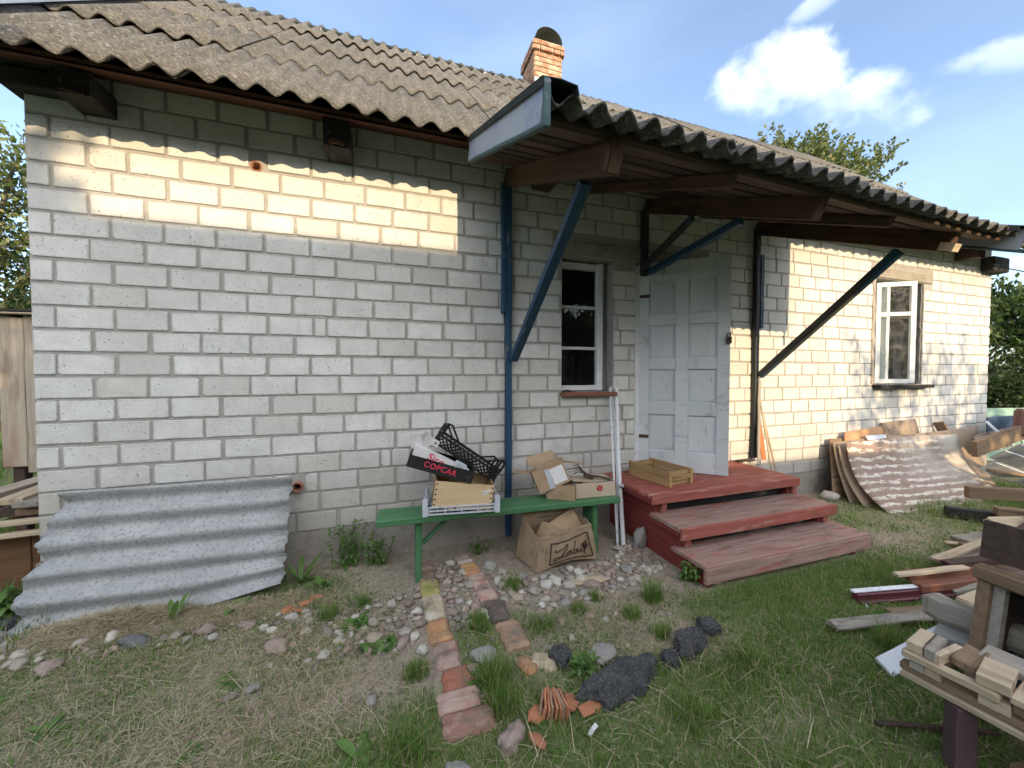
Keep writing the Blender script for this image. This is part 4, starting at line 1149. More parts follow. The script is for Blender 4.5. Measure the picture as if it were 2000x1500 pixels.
for sx in (-1, 1):
    for i in range(5): m.box((sx * (PL / 2 - 0.010), -PW / 2 - 0.0045, 0.02 + i * 0.033), (0.011, 0.003, 0.009), rot=(0, 0.3 * (i % 2), 0))
for i in range(4): m.box((-PL / 2 + 0.05 + i * 0.092, -PW / 2 - 0.0045, 0.006), (0.014, 0.003, 0.012))
link('joint_marks', m.mesh(), M_DARKWOOD, pl, pM)
m = MB(); m.box((0.14, -PW / 2 - 0.005, 0.125), (0.055, 0.002, 0.014), rot=(0, -0.5, 0)); m.box((0.128, -PW / 2 - 0.005, 0.118), (0.03, 0.002, 0.02)); link('label', m.mesh(), M_PAPER, pl, pM)

# black printed fruit tray with COPCAR lettering
cM = TR((2.225, -0.395, BT + 0.262), (R(2), R(18), R(-8)))
ct = link('fruit_tray', None, None, None, cM); tag(ct, 'black card fruit tray printed in pink letters, tilted on the plywood box', 'fruit tray')
CL, CW, CHh = 0.42, 0.25, 0.078
m = MB(); m.box((0, -CW / 2, CHh / 2), (CL, 0.006, CHh)); link('front_panel', m.mesh(), M_BLACKCARD, ct, cM)
m = MB(); m.box((0, CW / 2, CHh / 2), (CL, 0.006, CHh)); link('back_panel', m.mesh(), M_BLACKCARD, ct, cM)
for sx in (-1, 1):
    m = MB(); m.box((sx * (CL / 2 - 0.004), 0, CHh / 2 + 0.004), (0.006, CW - 0.008, CHh + 0.008)); link('end_panel', m.mesh(), M_BLACKCARD, ct, cM)
m = MB(); m.box((0, 0, 0.003), (CL - 0.01, CW - 0.01, 0.005)); link('bottom', m.mesh(), M_BLACKCARD, ct, cM)
link('lettering', text_mesh('COPCAR', 0.050, spacing=1.08), M_REDINK, ct, cM @ TR((-0.005, -CW / 2 - 0.0042, 0.040), (R(90), R(3), 0)))
# white carton inside the tray with red print, partly hidden behind its front
kM = cM @ TR((-0.035, -0.075, 0.03), (R(4), R(3), 0))
kc = link('carton', None, None, None, kM); tag(kc, 'white carton with red print standing in the black fruit tray', 'carton')
m = MB(); m.v = [(-0.165, -0.035, 0), (0.215, -0.035, 0), (0.215, -0.035, 0.045), (0.02, -0.035, 0.078), (-0.165, -0.035, 0.105), (-0.165, 0.05, 0), (0.215, 0.05, 0), (0.215, 0.05, 0.04), (0.02, 0.05, 0.07), (-0.165, 0.05, 0.10)]
m.f = [(0, 1, 2, 3, 4), (9, 8, 7, 6, 5), (0, 5, 6, 1), (1, 6, 7, 2), (2, 7, 8, 3), (3, 8, 9, 4), (4, 9, 5, 0)]
link('body', m.mesh(), M_PAPER, kc, kM)
link('lettering', text_mesh('Sico', 0.068, shear=0.12), M_REDINK, kc, kM @ TR((-0.015, -0.0362, 0.056), (R(90), R(8), 0)))
for j, (x, z, w_, h_, a) in enumerate(((-0.17, 0.12, 0.07, 0.10, -0.45), (-0.10, 0.13, 0.06, 0.09, 0.3), (-0.13, 0.16, 0.05, 0.06, 0.6))):
    m = MB(); m.box((x, 0.02 * j, z), (w_, 0.003, h_), rot=(0.2, a, 0.3 * j)); link('flap', m.mesh(), M_PAPER, kc, kM)
m = MB(); m.box((-0.055, -0.03, 0.155), (0.042, 0.003, 0.042), rot=(0, 0.15, 0)); link('tag', m.mesh(), M_PAPER, kc, kM)
m = MB(); n = 10; m.v = [(-0.055 + 0.011 * math.cos(6.283 * i / n), -0.0325, 0.155 + 0.011 * math.sin(6.283 * i / n)) for i in range(n)]; m.f = [tuple(range(n))[::-1]]
link('tag_print', m.mesh(), M_GREYBLOCK, kc, kM)
gM2 = cM @ TR((0.115, -0.10, 0.085), (0.2, 0.25, 0.2))
kk = link('carton', None, None, None, gM2); tag(kk, 'small crushed grey carton lying on the right end of the fruit tray', 'carton')
m = MB(); m.box((0, 0, 0), (0.075, 0.05, 0.03)); link('body', m.mesh(), M_GREYPL, kk, gM2); m = MB(); m.box((0.02, -0.027, 0.002), (0.02, 0.003, 0.02)); link('label', m.mesh(), M_PAPER, kk, gM2)

# openwork black crate on top, steeply tilted
plastic_crate('openwork black plastic crate with corner handles tilted on top of the stack', TR((2.395, -0.275, BT + 0.275), (R(-8), R(36), R(-6))), 0.47, 0.27, 0.10, M_BLACKPL, 0.055)


def carton_box(name, label, M, L, W_, H, mat, flaps=(), t=0.005, open_top=True, matend=None):
    b_ = link(name, None, None, None, M); tag(b_, label, 'cardboard box')
    for nm, c, d in (('front_panel', (0, -W_ / 2, H / 2), (L, t, H)), ('back_panel', (0, W_ / 2, H / 2), (L, t, H)), ('end_panel', (-L / 2 + t / 2, 0, H / 2), (t, W_ - t, H)),
                     ('end_panel', (L / 2 - t / 2, 0, H / 2), (t, W_ - t, H)), ('bottom', (0, 0, t / 2), (L - 2 * t, W_ - t, t))):
        m = MB(); m.box(c, d); link(nm, m.mesh(), matend if (nm == 'end_panel' and matend) else mat, b_, M)
    for c, d, rt in flaps:
        m = MB(); m.box(c, d, rot=rt); link('flap', m.mesh(), mat, b_, M)
    if not open_top:
        m = MB(); m.box((0, 0, H - t / 2), (L - 2 * t, W_ - t, t)); link('lid', m.mesh(), mat, b_, M)
    return b_


sM = TR((3.10, -0.425, BT), (0, 0, R(-32)))
carton_box('cardboard_box', 'small plain closed cardboard box on the bench under the tipped open box', sM, 0.20, 0.15, 0.095, M_CARD, open_top=False)
tM = TR((3.05, -0.385, BT + 0.075), (R(-8), R(-22), R(-12)))
tb = carton_box('cardboard_box', 'tipped open cardboard box with a white label and torn flaps', tM, 0.235, 0.18, 0.16, M_CARD,
                flaps=(((-0.17, 0, 0.175), (0.10, 0.17, 0.004), (0, 0.5, 0)), ((0.0, 0.10, 0.20), (0.21, 0.004, 0.08), (-0.5, 0.1, 0)), ((0.03, -0.06, 0.165), (0.20, 0.075, 0.004), (0.25, 0.05, 0)), ((0.19, -0.01, 0.10), (0.13, 0.16, 0.004), (0, 0.5, 0))))
m = MB(); m.box((0.055, -0.0935, 0.075), (0.10, 0.002, 0.115)); link('label', m.mesh(), M_PAPER, tb, tM)
m = MB(); m.box((-0.015, -0.0932, 0.07), (0.035, 0.002, 0.14), rot=(0, 0.06, 0)); link('tape', m.mesh(), M_GREYPL, tb, tM)
eM = TR((3.335, -0.435, BT), (0, 0, R(-4)))
eb = carton_box('cardboard_box', 'long light cardboard box with a dark red emblem at the right end of the bench', eM, 0.31, 0.15, 0.105, M_CARDLT, matend=M_GREYPL,
                flaps=(((0.02, 0.0, 0.112), (0.24, 0.13, 0.004), (0.06, -0.03, 0)), ((-0.10, 0.0, 0.118), (0.17, 0.15, 0.004), (0.0, 0.12, 0.1))))
# emblem: ring of petals with a bar, as printed on the box front
m = MB()
for a in range(8):
    q = a * math.pi / 4 + 0.2; m.box((0.03 + 0.019 * math.cos(q), -0.0785, 0.062 + 0.017 * math.sin(q)), (0.013, 0.0016, 0.011), rot=(0, -q, 0))
m.box((0.03, -0.0788, 0.062), (0.030, 0.0016, 0.007)); m.box((0.03, -0.0788, 0.072), (0.022, 0.0016, 0.005)); m.box((0.03, -0.0788, 0.052), (0.022, 0.0016, 0.005))
link('emblem', m.mesh(), M_EMBLEM, eb, eM)
# hand cultivator lying on that box
fk = thing('hand_fork', 'rusty hand fork with curved tines lying on the emblem box', 'garden fork', (3.33, -0.44, BT + 0.135), (0, 0, R(-25)))
FM = WM[fk]
m = MB()
m.tube([(-0.03, 0, 0.0), (0.06, -0.015, 0.0), (0.14, -0.03, -0.012)], 0.008); link('handle', m.mesh(True), M_RUST, fk)
m = MB()
for k in range(4):
    dy = -0.035 + k * 0.024
    m.tube([(-0.02, dy * 0.4, 0.0), (-0.06, dy, 0.03), (-0.10, dy * 1.1, 0.038 + 0.012 * k), (-0.135, dy * 1.15, 0.015 + 0.014 * k)], [0.005, 0.005, 0.004, 0.002])
link('tines', m.mesh(True), M_RUST, fk)
m = MB(); m.box((-0.02, 0, 0.0), (0.07, 0.05, 0.02), rot=(0, 0.3, 0)); link('socket', m.mesh(), M_RUST, fk)

# slumped big cardboard box under the bench with script lettering
bb = thing('cardboard_box', 'big slumped weathered cardboard box with script lettering under the bench', 'cardboard box', (3.02, -0.5, 0))
BP = dict(fl=(2.815, -0.632, 0.012), fr=(3.295, -0.60, 0.02), bl=(2.762, -0.37, 0.02), br=(3.25, -0.345, 0.02),
          tfl=(2.835, -0.66, 0.245), tfr=(3.225, -0.625, 0.285), tbl=(2.79, -0.43, 0.30), tbr=(3.20, -0.435, 0.315))


def quad_patch(a, b_, c, d, nx, nz, bulge=0.0, jit=0.003, seed=0, arch=0.0):
    """a bottom-left, b bottom-right, c top-right, d top-left"""
    a, b_, c, d = map(Vector, (a, b_, c, d)); r = random.Random(seed)
    nrm = (b_ - a).cross(d - a).normalized(); V = []; F = []
    for j in range(nz + 1):
        for i in range(nx + 1):
            s, t = i / nx, j / nz
            p = (a * (1 - s) + b_ * s) * (1 - t) + (d * (1 - s) + c * s) * t
            p = p + nrm * (bulge * math.sin(math.pi * s) * math.sin(math.pi * t) + r.uniform(-jit, jit))
            p.z += arch * math.sin(math.pi * s) * (1 - t) - 0.012 * math.sin(math.pi * s * 2.3 + seed) * t
            V.append(p); k = j * (nx + 1) + i
            if i < nx and j < nz: F.append((k, k + 1, k + nx + 2, k + nx + 1))
    return pyd(V, F, False)


for nm, pts, ar in (('front_panel', ('fl', 'fr', 'tfr', 'tfl'), 0.035), ('end_panel', ('bl', 'fl', 'tfl', 'tbl'), 0.01), ('back_panel', ('br', 'bl', 'tbl', 'tbr'), 0), ('end_panel', ('fr', 'br', 'tbr', 'tfr'), 0)):
    me = quad_patch(*[BP[p] for p in pts], 10, 6, 0.008, 0.0022, len(nm), ar)
    o = link(nm, me, M_CARDOLD, bb, Matrix()); sm = o.modifiers.new('t', 'SOLIDIFY'); sm.thickness = 0.005
for nm, pts, off in (('flap', ('tfl', 'tfr'), (0.0, 0.05, -0.075)), ('flap', ('tbr', 'tbl'), (0.0, 0.04, 0.09)), ('flap', ('tbl', 'tfl'), (0.04, 0.0, -0.09))):
    a, b_ = Vector(BP[pts[0]]), Vector(BP[pts[1]]); of = Vector(off)
    o = link(nm, quad_patch(a, b_, b_ + of, a + of, 8, 2, 0.0, 0.004, 5), M_CARDOLD, bb, Matrix()); sm = o.modifiers.new('t', 'SOLIDIFY'); sm.thickness = 0.004


def on_front(s, t, off=0.0055):
    a, b_, c, d = [Vector(BP[k]) for k in ('fl', 'fr', 'tfr', 'tfl')]
    nrm = (b_ - a).cross(d - a).normalized()
    p = (a * (1 - s) + b_ * s) * (1 - t) + (d * (1 - s) + c * s) * t
    p = p + nrm * (0.008 * math.sin(math.pi * s) * math.sin(math.pi * t) + off)
    p.z += 0.035 * math.sin(math.pi * s) * (1 - t) - 0.012 * math.sin(math.pi * s * 2.3 + 11) * t
    return p


def smooth_path(P, n=5):
    out = []
    for i in range(len(P) - 1):
        p0, p1, p2, p3 = P[max(i - 1, 0)], P[i], P[i + 1], P[min(i + 2, len(P) - 1)]
        for k in range(n):
            t = k / n
            out.append(tuple(0.5 * ((2 * p1[j]) + (-p0[j] + p2[j]) * t + (2 * p0[j] - 5 * p1[j] + 4 * p2[j] - p3[j]) * t * t + (-p0[j] + 3 * p1[j] - 3 * p2[j] + p3[j]) * t ** 3) for j in (0, 1)))
    return out + [P[-1]]


STROKES = [   # the word "Labu" in script, then a leaf sprig; x, y in the framed field
    [(0.10, 0.70), (0.05, 0.62), (0.09, 0.55), (0.16, 0.60), (0.22, 0.66), (0.30, 0.72), (0.36, 0.83), (0.40, 0.85), (0.39, 0.72), (0.32, 0.52), (0.26, 0.32), (0.19, 0.18), (0.10, 0.08), (0.03, 0.09), (0.03, 0.18), (0.10, 0.24), (0.20, 0.20), (0.32, 0.18), (0.40, 0.24)],
    [(0.47, 0.44), (0.42, 0.42), (0.38, 0.28), (0.42, 0.22), (0.47, 0.32), (0.49, 0.44), (0.48, 0.28), (0.51, 0.23), (0.54, 0.30)],
    [(0.62, 0.90), (0.59, 0.66), (0.56, 0.42), (0.55, 0.24), (0.59, 0.22), (0.64, 0.30), (0.63, 0.42), (0.58, 0.40)],
    [(0.67, 0.44), (0.66, 0.28), (0.69, 0.22), (0.73, 0.30), (0.76, 0.44), (0.75, 0.28), (0.78, 0.22), (0.82, 0.28)],
    [(0.84, 0.10), (0.85, 0.30), (0.86, 0.52), (0.83, 0.66), (0.84, 0.50), (0.86, 0.44), (0.90, 0.66), (0.91, 0.76), (0.89, 0.62), (0.86, 0.46)],
    [(0.86, 0.36), (0.92, 0.52), (0.95, 0.58), (0.93, 0.44), (0.86, 0.30)], [(0.85, 0.38), (0.80, 0.56), (0.78, 0.62), (0.81, 0.48), (0.85, 0.34)]]
m = MB()
for S in STROKES:
    pts = smooth_path([(x, y) for x, y in S])
    m.tube([on_front(0.24 + 0.64 * x, 0.14 + 0.60 * y) for x, y in pts], 0.0028, 4)
fr_ = [(0.20, 0.10), (0.92, 0.12), (0.88, 0.80), (0.20, 0.78), (0.20, 0.10)]
for a, b_ in zip(fr_[:-1], fr_[1:]):
    m.tube([on_front(a[0] + (b_[0] - a[0]) * t / 10, a[1] + (b_[1] - a[1]) * t / 10 + 0.008 * math.sin(t * 2.1)) for t in range(11)], 0.0034, 4)
link('lettering', m.mesh(), M_INK, bb, Matrix())
iM = TR((2.93, -0.535, 0.12), (R(12), R(24), R(10)))
ib = carton_box('cardboard_box', 'smaller cardboard box with a printed label lying inside the big slumped box', iM, 0.16, 0.13, 0.15, M_CARD, open_top=False)
m = MB(); m.box((0.035, -0.0675, 0.09), (0.075, 0.002, 0.05), rot=(0, -0.3, 0)); link('label', m.mesh(), M_PAPER, ib, iM)
m = MB()
for k in range(5): m.box((0.015 + k * 0.010, -0.069, 0.085 + k * 0.003), (0.005 if k % 2 else 0.007, 0.0012, 0.026), rot=(0, -0.3, 0))
link('label_print', m.mesh(), M_BLUEPL, ib, iM)
tag(link('cardboard_sheet', beam_mesh(0.26, 0.16, 0.005, 0.001, 4, 0.003, 4), M_CARD, None, TR((3.08, -0.50, 0.235), (R(70), R(-22), R(8)))), 'loose flat piece of cardboard standing in the big slumped box', 'cardboard')

# wooden crate on the platform
wcM = TR((4.035, -0.335, 0.453), (0, 0, R(8)))
wc = link('wooden_crate', None, None, None, wcM); tag(wc, 'small golden wooden crate standing on the red porch platform by the door', 'crate')
WL, WW, WH = 0.275, 0.41, 0.115
for sx in (-1, 1):
    for k in range(2):
        beam('slat', wcM @ Vector((sx * WL / 2, -WW / 2, 0.028 + k * 0.058)), wcM @ Vector((sx * WL / 2, WW / 2, 0.028 + k * 0.058)), 0.009, 0.054, M_CRATE, wc, ch=0.002)
for sy in (-1, 1):
    for k in range(2):
        beam('slat', wcM @ Vector((-WL / 2 + 0.006, sy * (WW / 2 - 0.012), 0.028 + k * 0.058)), wcM @ Vector((WL / 2 - 0.006, sy * (WW / 2 - 0.012), 0.028 + k * 0.058)), 0.010, 0.05, M_CRATE, wc, ch=0.002)
    for sx in (-1, 1):
        beam('corner_block', wcM @ Vector((sx * (WL / 2 - 0.02), sy * (WW / 2 + 0.002), 0.0)), wcM @ Vector((sx * (WL / 2 - 0.02), sy * (WW / 2 + 0.002), WH + 0.004)), 0.014, 0.03, M_CRATE, wc, up=(0, 1, 0), ch=0.002)
    beam('cross_slat', wcM @ Vector((-WL / 2 + 0.036, sy * (WW / 2 + 0.004), 0.06)), wcM @ Vector((WL / 2 - 0.036, sy * (WW / 2 + 0.004), 0.06)), 0.012, 0.03, M_CRATE, wc, ch=0.002)
m = MB(); m.box((0, 0, 0.004), (WL - 0.02, WW - 0.03, 0.007)); link('bottom', m.mesh(), M_CRATE, wc, wcM)

# rails leaning between bench and steps
for k, (x, dx, rr_, lab) in enumerate(((3.595, 0.0, 0.017, 'thick white flaking metal rail leaning between bench and steps'), (3.555, -0.01, 0.008, 'thin dark edged rail leaning left of the thick white rail'), (3.572, 0.005, 0.006, 'thinnest of the three leaning rails, behind the thick white one'))):
    lo = thing('metal_rail', lab, 'rail', (x, -0.475 + 0.02 * k, 0))
    m = MB(); m.tube([(x, -0.475 + 0.02 * k, -0.01), (x + 0.10 + dx, -0.25, 0.6), (x + 0.225 + dx - 0.015 * k, -0.026, 1.19 + 0.01 * k)], rr_, 8)
    link('rail_body', m.mesh(False), M_ALU if k != 2 else M_GREYPL, lo, Matrix())
    if k == 0:
        m = MB(); m.tube([(x + 0.065, -0.347, 0.42), (x + 0.069, -0.34, 0.437)], 0.021, 8); link('coupling', m.mesh(), M_GREYPL, lo, Matrix())
tag(link('stone_block', rock_mesh(63, 1.0, 3, 0.20), M_GREYBLOCK, None, TR((3.715, -0.51, 0.065), (0.15, 0.1, 0.5)) @ Matrix.Diagonal((0.062, 0.055, 0.088, 1))), 'grey broken stone block leaning by the left side of the red steps', 'stone')

# boards and rusty scraps beside the right post
loose('orange_board', 'narrow orange painted board leaning on the post right of the door', 'board', (5.475, -0.13, 0.455), (5.50, -0.025, 0.98), 0.012, 0.06, M_ORANGE, up=(0, 1, 0))
loose('rough_board', 'rough grey edged board leaning on the post beside the orange board', 'board', (5.43, -0.11, 0.455), (5.475, -0.07, 1.25), 0.012, 0.035, M_GREYWOOD, up=(0, 1, 0), jit=0.004)
loose('thin_batten', 'long thin pale batten leaning on the sunlit wall right of the post', 'batten', (5.56, -0.16, 0.30), (5.50, -0.022, 1.28), 0.012, 0.018, M_PALEWOOD, up=(0, 1, 0))
loose('thin_batten', 'second pale batten, leaning outermost beside the orange board', 'batten', (5.60, -0.18, 0.28), (5.51, -0.03, 1.12), 0.012, 0.022, M_PALEWOOD, up=(0, 1, 0))
ch_ = MB(); rq = random.Random(8)
for i in range(7): ch_.tube([(5.20 + rq.uniform(-0.1, 0.14), -0.13 + rq.uniform(-0.04, 0.05), 0.462 + rq.uniform(0, 0.012)) for _ in range(3)], 0.007, 5)
tag(link('scrap_iron', ch_.mesh(), M_RUST), 'small heap of rusty iron scraps at the back of the red platform', 'scrap')

# ------------------------------------------------------------------ corrugated sheet leaning at the left
csM = None
def lean_sheet():
    sheet = corr_mesh(5, 0.142, 0.052, 1.27, 0.007, 10, 8, 33, 0.01, math.pi)
    # local x goes up the lean, local y runs along the wall
    b0_ = Vector((0.03, -0.265, -0.03)); b1_ = Vector((1.32, -0.355, -0.02)); up_ = Vector((0.035, 0.235, 0.66)).normalized()
    yv = (b1_ - b0_).normalized(); nv = up_.cross(yv).normalized()
    if nv.y > 0: nv = -nv
    up2 = yv.cross(nv); 
    if up2.z < 0: up2 = -up2
    M = axes(b0_, up2, yv, up2.cross(yv))
    for v in sheet.vertices:       # the old sheet is warped and its left end broken off
        a, b_ = v.co.x, v.co.y
        v.co.y += (1 - b_ / 1.27) * 0.10 * (a / 0.74) + 0.02 * math.sin(a * 23) * (1 - b_ / 1.27)
        v.co.z += 0.02 * math.sin(b_ * 2.6) * (a / 0.74)
        if b_ > 0.8 and a < 0.25: v.co.x += (0.25 - a) * 0.35 * (b_ - 0.8) / 0.47
    return tag(link('corrugated_sheet', sheet, M_SHEET, None, M), 'pale grey corrugated fibre cement sheet leaning at the foot of the left wall', 'sheet')


lean_sheet()

# ------------------------------------------------------------------ stones, bricks and rubble on the ground
ROCKS = [rock_mesh(s, 0.50 + 0.05 * (s % 5), 3 if s < 8 else 2, 0.27) for s in range(12)]
rs = random.Random(21); placed = []


SINK = 0.42


def drop_stone(x, y, r_):
    sink = SINK
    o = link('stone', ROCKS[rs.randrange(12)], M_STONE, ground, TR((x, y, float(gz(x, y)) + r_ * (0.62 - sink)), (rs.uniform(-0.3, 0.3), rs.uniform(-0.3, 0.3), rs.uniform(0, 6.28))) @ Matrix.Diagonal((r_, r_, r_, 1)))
    placed.append((x, y, r_)); return o


def scatter(n, fn, rmin, rmax, tries=40, gap=0.86):
    c = 0
    for _ in range(n * tries):
        if c >= n: break
        x, y = fn(); r_ = rmin + (rmax - rmin) * rs.random() ** 1.8
        if all((x - a) ** 2 + (y - b_) ** 2 > (gap * (r_ + q)) ** 2 for a, b_, q in placed): drop_stone(x, y, r_); c += 1


def region(pts):
    xs = [p[0] for p in pts]; ys = [p[1] for p in pts]

    def f():
        while True:
            x, y = rs.uniform(min(xs), max(xs)), rs.uniform(min(ys), max(ys)); ins = False
            for i in range(len(pts)):
                (x1, y1), (x2, y2) = pts[i], pts[i - 1]
                if (y1 > y) != (y2 > y) and x < (x2 - x1) * (y - y1) / (y2 - y1) + x1: ins = not ins
            if ins: return x, y
    return f


# the big named stones first
for x, y, r_, lab in ((2.33, -1.205, 0.052, 'large grey flat stone in the grass between the brick rows'),
                      (2.33, -1.605, 0.055, 'large pinkish stone right of the last dark red brick'),
                      (2.12, -1.67, 0.045, 'mossy stone half buried in grass at the end of the brick row'),
                      (2.56, -0.42, 0.050, 'greenish stone beside the right brick row under the bench'),
                      (1.97, -0.985, 0.036, 'purplish rounded stone in the grass left of the brick rows'),
                      (2.77, -1.10, 0.026, 'small tan stone alone in the grass right of the brick row'),
                      (0.03, -0.36, 0.06, 'long grey stone at the left edge below the corrugated sheet'),
                      (0.72, -0.585, 0.052, 'dark slate coloured stone in the stone strip below the sheet'),
                      (0.46, -0.66, 0.045, 'flat pinkish stone at the near edge of the stone strip'),
                      (1.40, -0.86, 0.048, 'flat brown stone in the dry grass below the sheet'),
                      (6.30, -0.22, 0.10, 'pale rounded stone at the plinth beside the leaning boards')):
    o = link('stone', ROCKS[rs.randrange(12)], surf('named_stone', *dict(grey=((0.27, 0.255, 0.235), (0.36, 0.345, 0.32)), pink=((0.30, 0.23, 0.20), (0.38, 0.30, 0.26)), dark=((0.11, 0.115, 0.12), (0.17, 0.175, 0.18)), brown=((0.27, 0.21, 0.165), (0.34, 0.275, 0.22)), pale=((0.42, 0.39, 0.34), (0.5, 0.47, 0.42)))['pink' if 'pink' in lab or 'purpl' in lab else 'dark' if 'slate' in lab else 'brown' if 'brown' in lab or ' tan ' in lab else 'pale' if 'pale' in lab else 'grey'], 14, c3=(0.2, 0.17, 0.14), s3=30, t3=(0.55, 0.72), bs=0.6, bscale=45), None, TR((x, y, float(gz(x, y)) + r_ * 0.20), (0, 0, rs.uniform(0, 6.28))) @ Matrix.Diagonal((r_ * 1.15, r_ * 0.95, r_, 1)))
    tag(o, lab, 'stone'); placed.append((x, y, r_))
bed_r = region([(2.53, -0.45), (2.75, -0.66), (3.40, -0.60), (3.68, -0.42), (3.72, -0.80), (3.40, -0.92), (3.05, -0.98), (2.74, -1.0), (2.53, -0.85)])
bed_m = region([(2.21, -0.30), (2.38, -0.30), (2.40, -0.95), (2.21, -0.98)])
bed_l = region([(1.62, -0.62), (1.90, -0.52), (2.08, -0.55), (2.07, -1.02), (1.80, -1.05), (1.60, -0.85)])
strip = region([(-0.35, -0.28), (0.2, -0.40), (1.0, -0.50), (1.55, -0.58), (1.6, -0.72), (1.0, -0.66), (0.3, -0.62), (-0.35, -0.48)])
scatter(118, bed_r, 0.020, 0.046); scatter(40, bed_m, 0.019, 0.040); scatter(48, bed_l, 0.019, 0.042); scatter(34, region([(1.30, -0.62), (1.62, -0.58), (1.75, -1.0), (1.45, -0.98)]), 0.014, 0.036); 
SINK = 0.28
scatter(62, strip, 0.016, 0.046)
SINK = 0.42
loosest = region([(1.2, -0.6), (2.1, -1.0), (2.0, -1.4), (1.3, -1.2)]); scatter(9, loosest, 0.014, 0.03)
scatter(12, region([(2.52, -1.0), (3.5, -1.0), (3.5, -1.4), (2.6, -1.35)]), 0.012, 0.028)
scatter(10, region([(2.25, -1.0), (2.42, -1.0), (2.42, -1.5), (2.25, -1.45)]), 0.012, 0.028)
gm = MB(); tiny = [rock_mesh(70 + s, 0.7, 1, 0.2) for s in range(4)]
tv = [([v.co.copy() for v in t.vertices], [tuple(p.vertices) for p in t.polygons]) for t in tiny]
for fn, n in ((bed_r, 420), (bed_m, 160), (bed_l, 160), (strip, 200)):
    for _ in range(n):
        x, y = fn(); r_ = rs.uniform(0.004, 0.011); a = tv[rs.randrange(4)]
        gm.add(a[0], a[1], TR((x, y, float(gz(x, y)) + r_ * 0.3), (0, 0, rs.uniform(0, 6))) @ Matrix.Diagonal((r_, r_, r_, 1)))
for _ in range(60):
    x, y = rs.uniform(1.36, 1.60), rs.uniform(-0.62, -0.42); r_ = rs.uniform(0.006, 0.014); a = tv[rs.randrange(4)]
M_GRAVEL = surf('gravel', (0.26, 0.225, 0.19), (0.42, 0.38, 0.33), 30, island=True, var=0.3, bs=0.2)
tag(link('gravel', gm.mesh(), M_GRAVEL), kind='stuff')


def old_brick(parent, x, y, L, wd, col, rz=0.0, h=0.065, name='brick', top=0.024, tilt=0.0):
    m = surf('old_brick_' + name, *col[:2], 16, c3=col[2], s3=14, t3=(0.52, 0.66), bs=0.8, bscale=60, bd=0.006) if not hasattr(col, 'node_tree') else col
    me = beam_mesh(L, wd, h, 0.015, 4, 0.006, int(abs(x * 991 + y * 577) * 10) % 9999)
    return link('brick', me, m, parent, TR((x, y, top - h / 2 + float(gz(x, y))), (tilt, tilt * 0.6, R(90) + rz)))


PAL = dict(brown=((0.22, 0.14, 0.10), (0.30, 0.20, 0.15), (0.16, 0.11, 0.08)), yellow=((0.30, 0.27, 0.07), (0.37, 0.33, 0.11), (0.22, 0.24, 0.06)), cream=((0.46, 0.38, 0.25), (0.55, 0.47, 0.34), (0.56, 0.53, 0.46)),
           orange=((0.46, 0.20, 0.09), (0.53, 0.29, 0.13), (0.52, 0.36, 0.14)), pinkgrey=((0.37, 0.25, 0.21), (0.44, 0.32, 0.28), (0.33, 0.12, 0.10)), red=((0.35, 0.10, 0.06), (0.42, 0.15, 0.09), (0.29, 0.10, 0.07)),
           pink=((0.46, 0.30, 0.25), (0.53, 0.39, 0.34), (0.42, 0.20, 0.15)), dark=((0.24, 0.10, 0.08), (0.31, 0.15, 0.12), (0.37, 0.26, 0.21)), black=((0.045, 0.042, 0.042), (0.075, 0.07, 0.068), (0.20, 0.13, 0.09)),
           tan=((0.36, 0.21, 0.13), (0.44, 0.28, 0.19), (0.28, 0.16, 0.10)), grey=((0.40, 0.33, 0.28), (0.48, 0.41, 0.36), (0.38, 0.23, 0.17)))
MB_ = {k: surf('old_brick_' + k, *[tuple(0.78 * c + 0.22 * (0.30, 0.235, 0.185)[i] for i, c in enumerate(q)) for q in v[:2]], 16, c3=v[2], s3=14, t3=(0.52, 0.66), c4=(0.19, 0.155, 0.12), s4=10, t4=(0.50, 0.68), bs=1.0, bscale=50, bd=0.008) for k, v in PAL.items()}
eL = thing('brick_edging', 'left row of old worn bricks running from the bench leg into the grass', 'brick edging', (2.15, -0.9, 0))
for x, y, L, wd, c, rz in ((2.135, -0.30, 0.13, 0.105, 'pinkgrey', 0.0), (2.140, -0.415, 0.14, 0.105, 'brown', 0.02), (2.142, -0.565, 0.145, 0.115, 'yellow', -0.03), (2.145, -0.755, 0.22, 0.115, 'cream', 0.02), (2.150, -0.965, 0.165, 0.115, 'orange', 0.05),
                           (2.165, -1.135, 0.17, 0.112, 'pinkgrey', 0.0), (2.185, -1.285, 0.115, 0.125, 'red', 0.05), (2.175, -1.395, 0.095, 0.175, 'pink', 0.03), (2.195, -1.50, 0.105, 0.195, 'dark', -0.02)):
    old_brick(eL, x, y, L, wd, MB_[c], rz)
eR = thing('brick_edging', 'right row of old bricks with one blackened brick, ending at the asphalt lumps', 'brick edging', (2.45, -0.75, 0))
for x, y, L, wd, c, rz in ((2.405, -0.285, 0.13, 0.11, 'grey', 0.06), (2.420, -0.425, 0.14, 0.11, 'orange', 0.05), (2.440, -0.575, 0.145, 0.115, 'pink', 0.05), (2.455, -0.735, 0.155, 0.11, 'pink', 0.03), (2.470, -0.915, 0.175, 0.105, 'black', 0.02), (2.490, -1.125, 0.20, 0.12, 'tan', 0.02)):
    old_brick(eR, x, y, L, wd, MB_[c], rz, top=0.028)
for i, (x, y, L, wd, c, rz, lab) in enumerate(((2.495, -1.315, 0.10, 0.07, 'orange', 0.5, 'small orange brick piece at the near end of the right brick row'), (2.58, -1.32, 0.13, 0.09, 'cream', 0.9, 'pale broken brick between the right row and the asphalt lump'))):
    o = old_brick(None, x, y, L, wd, MB_[c], rz); o.name = 'brick_fragment'; tag(o, lab, 'brick')
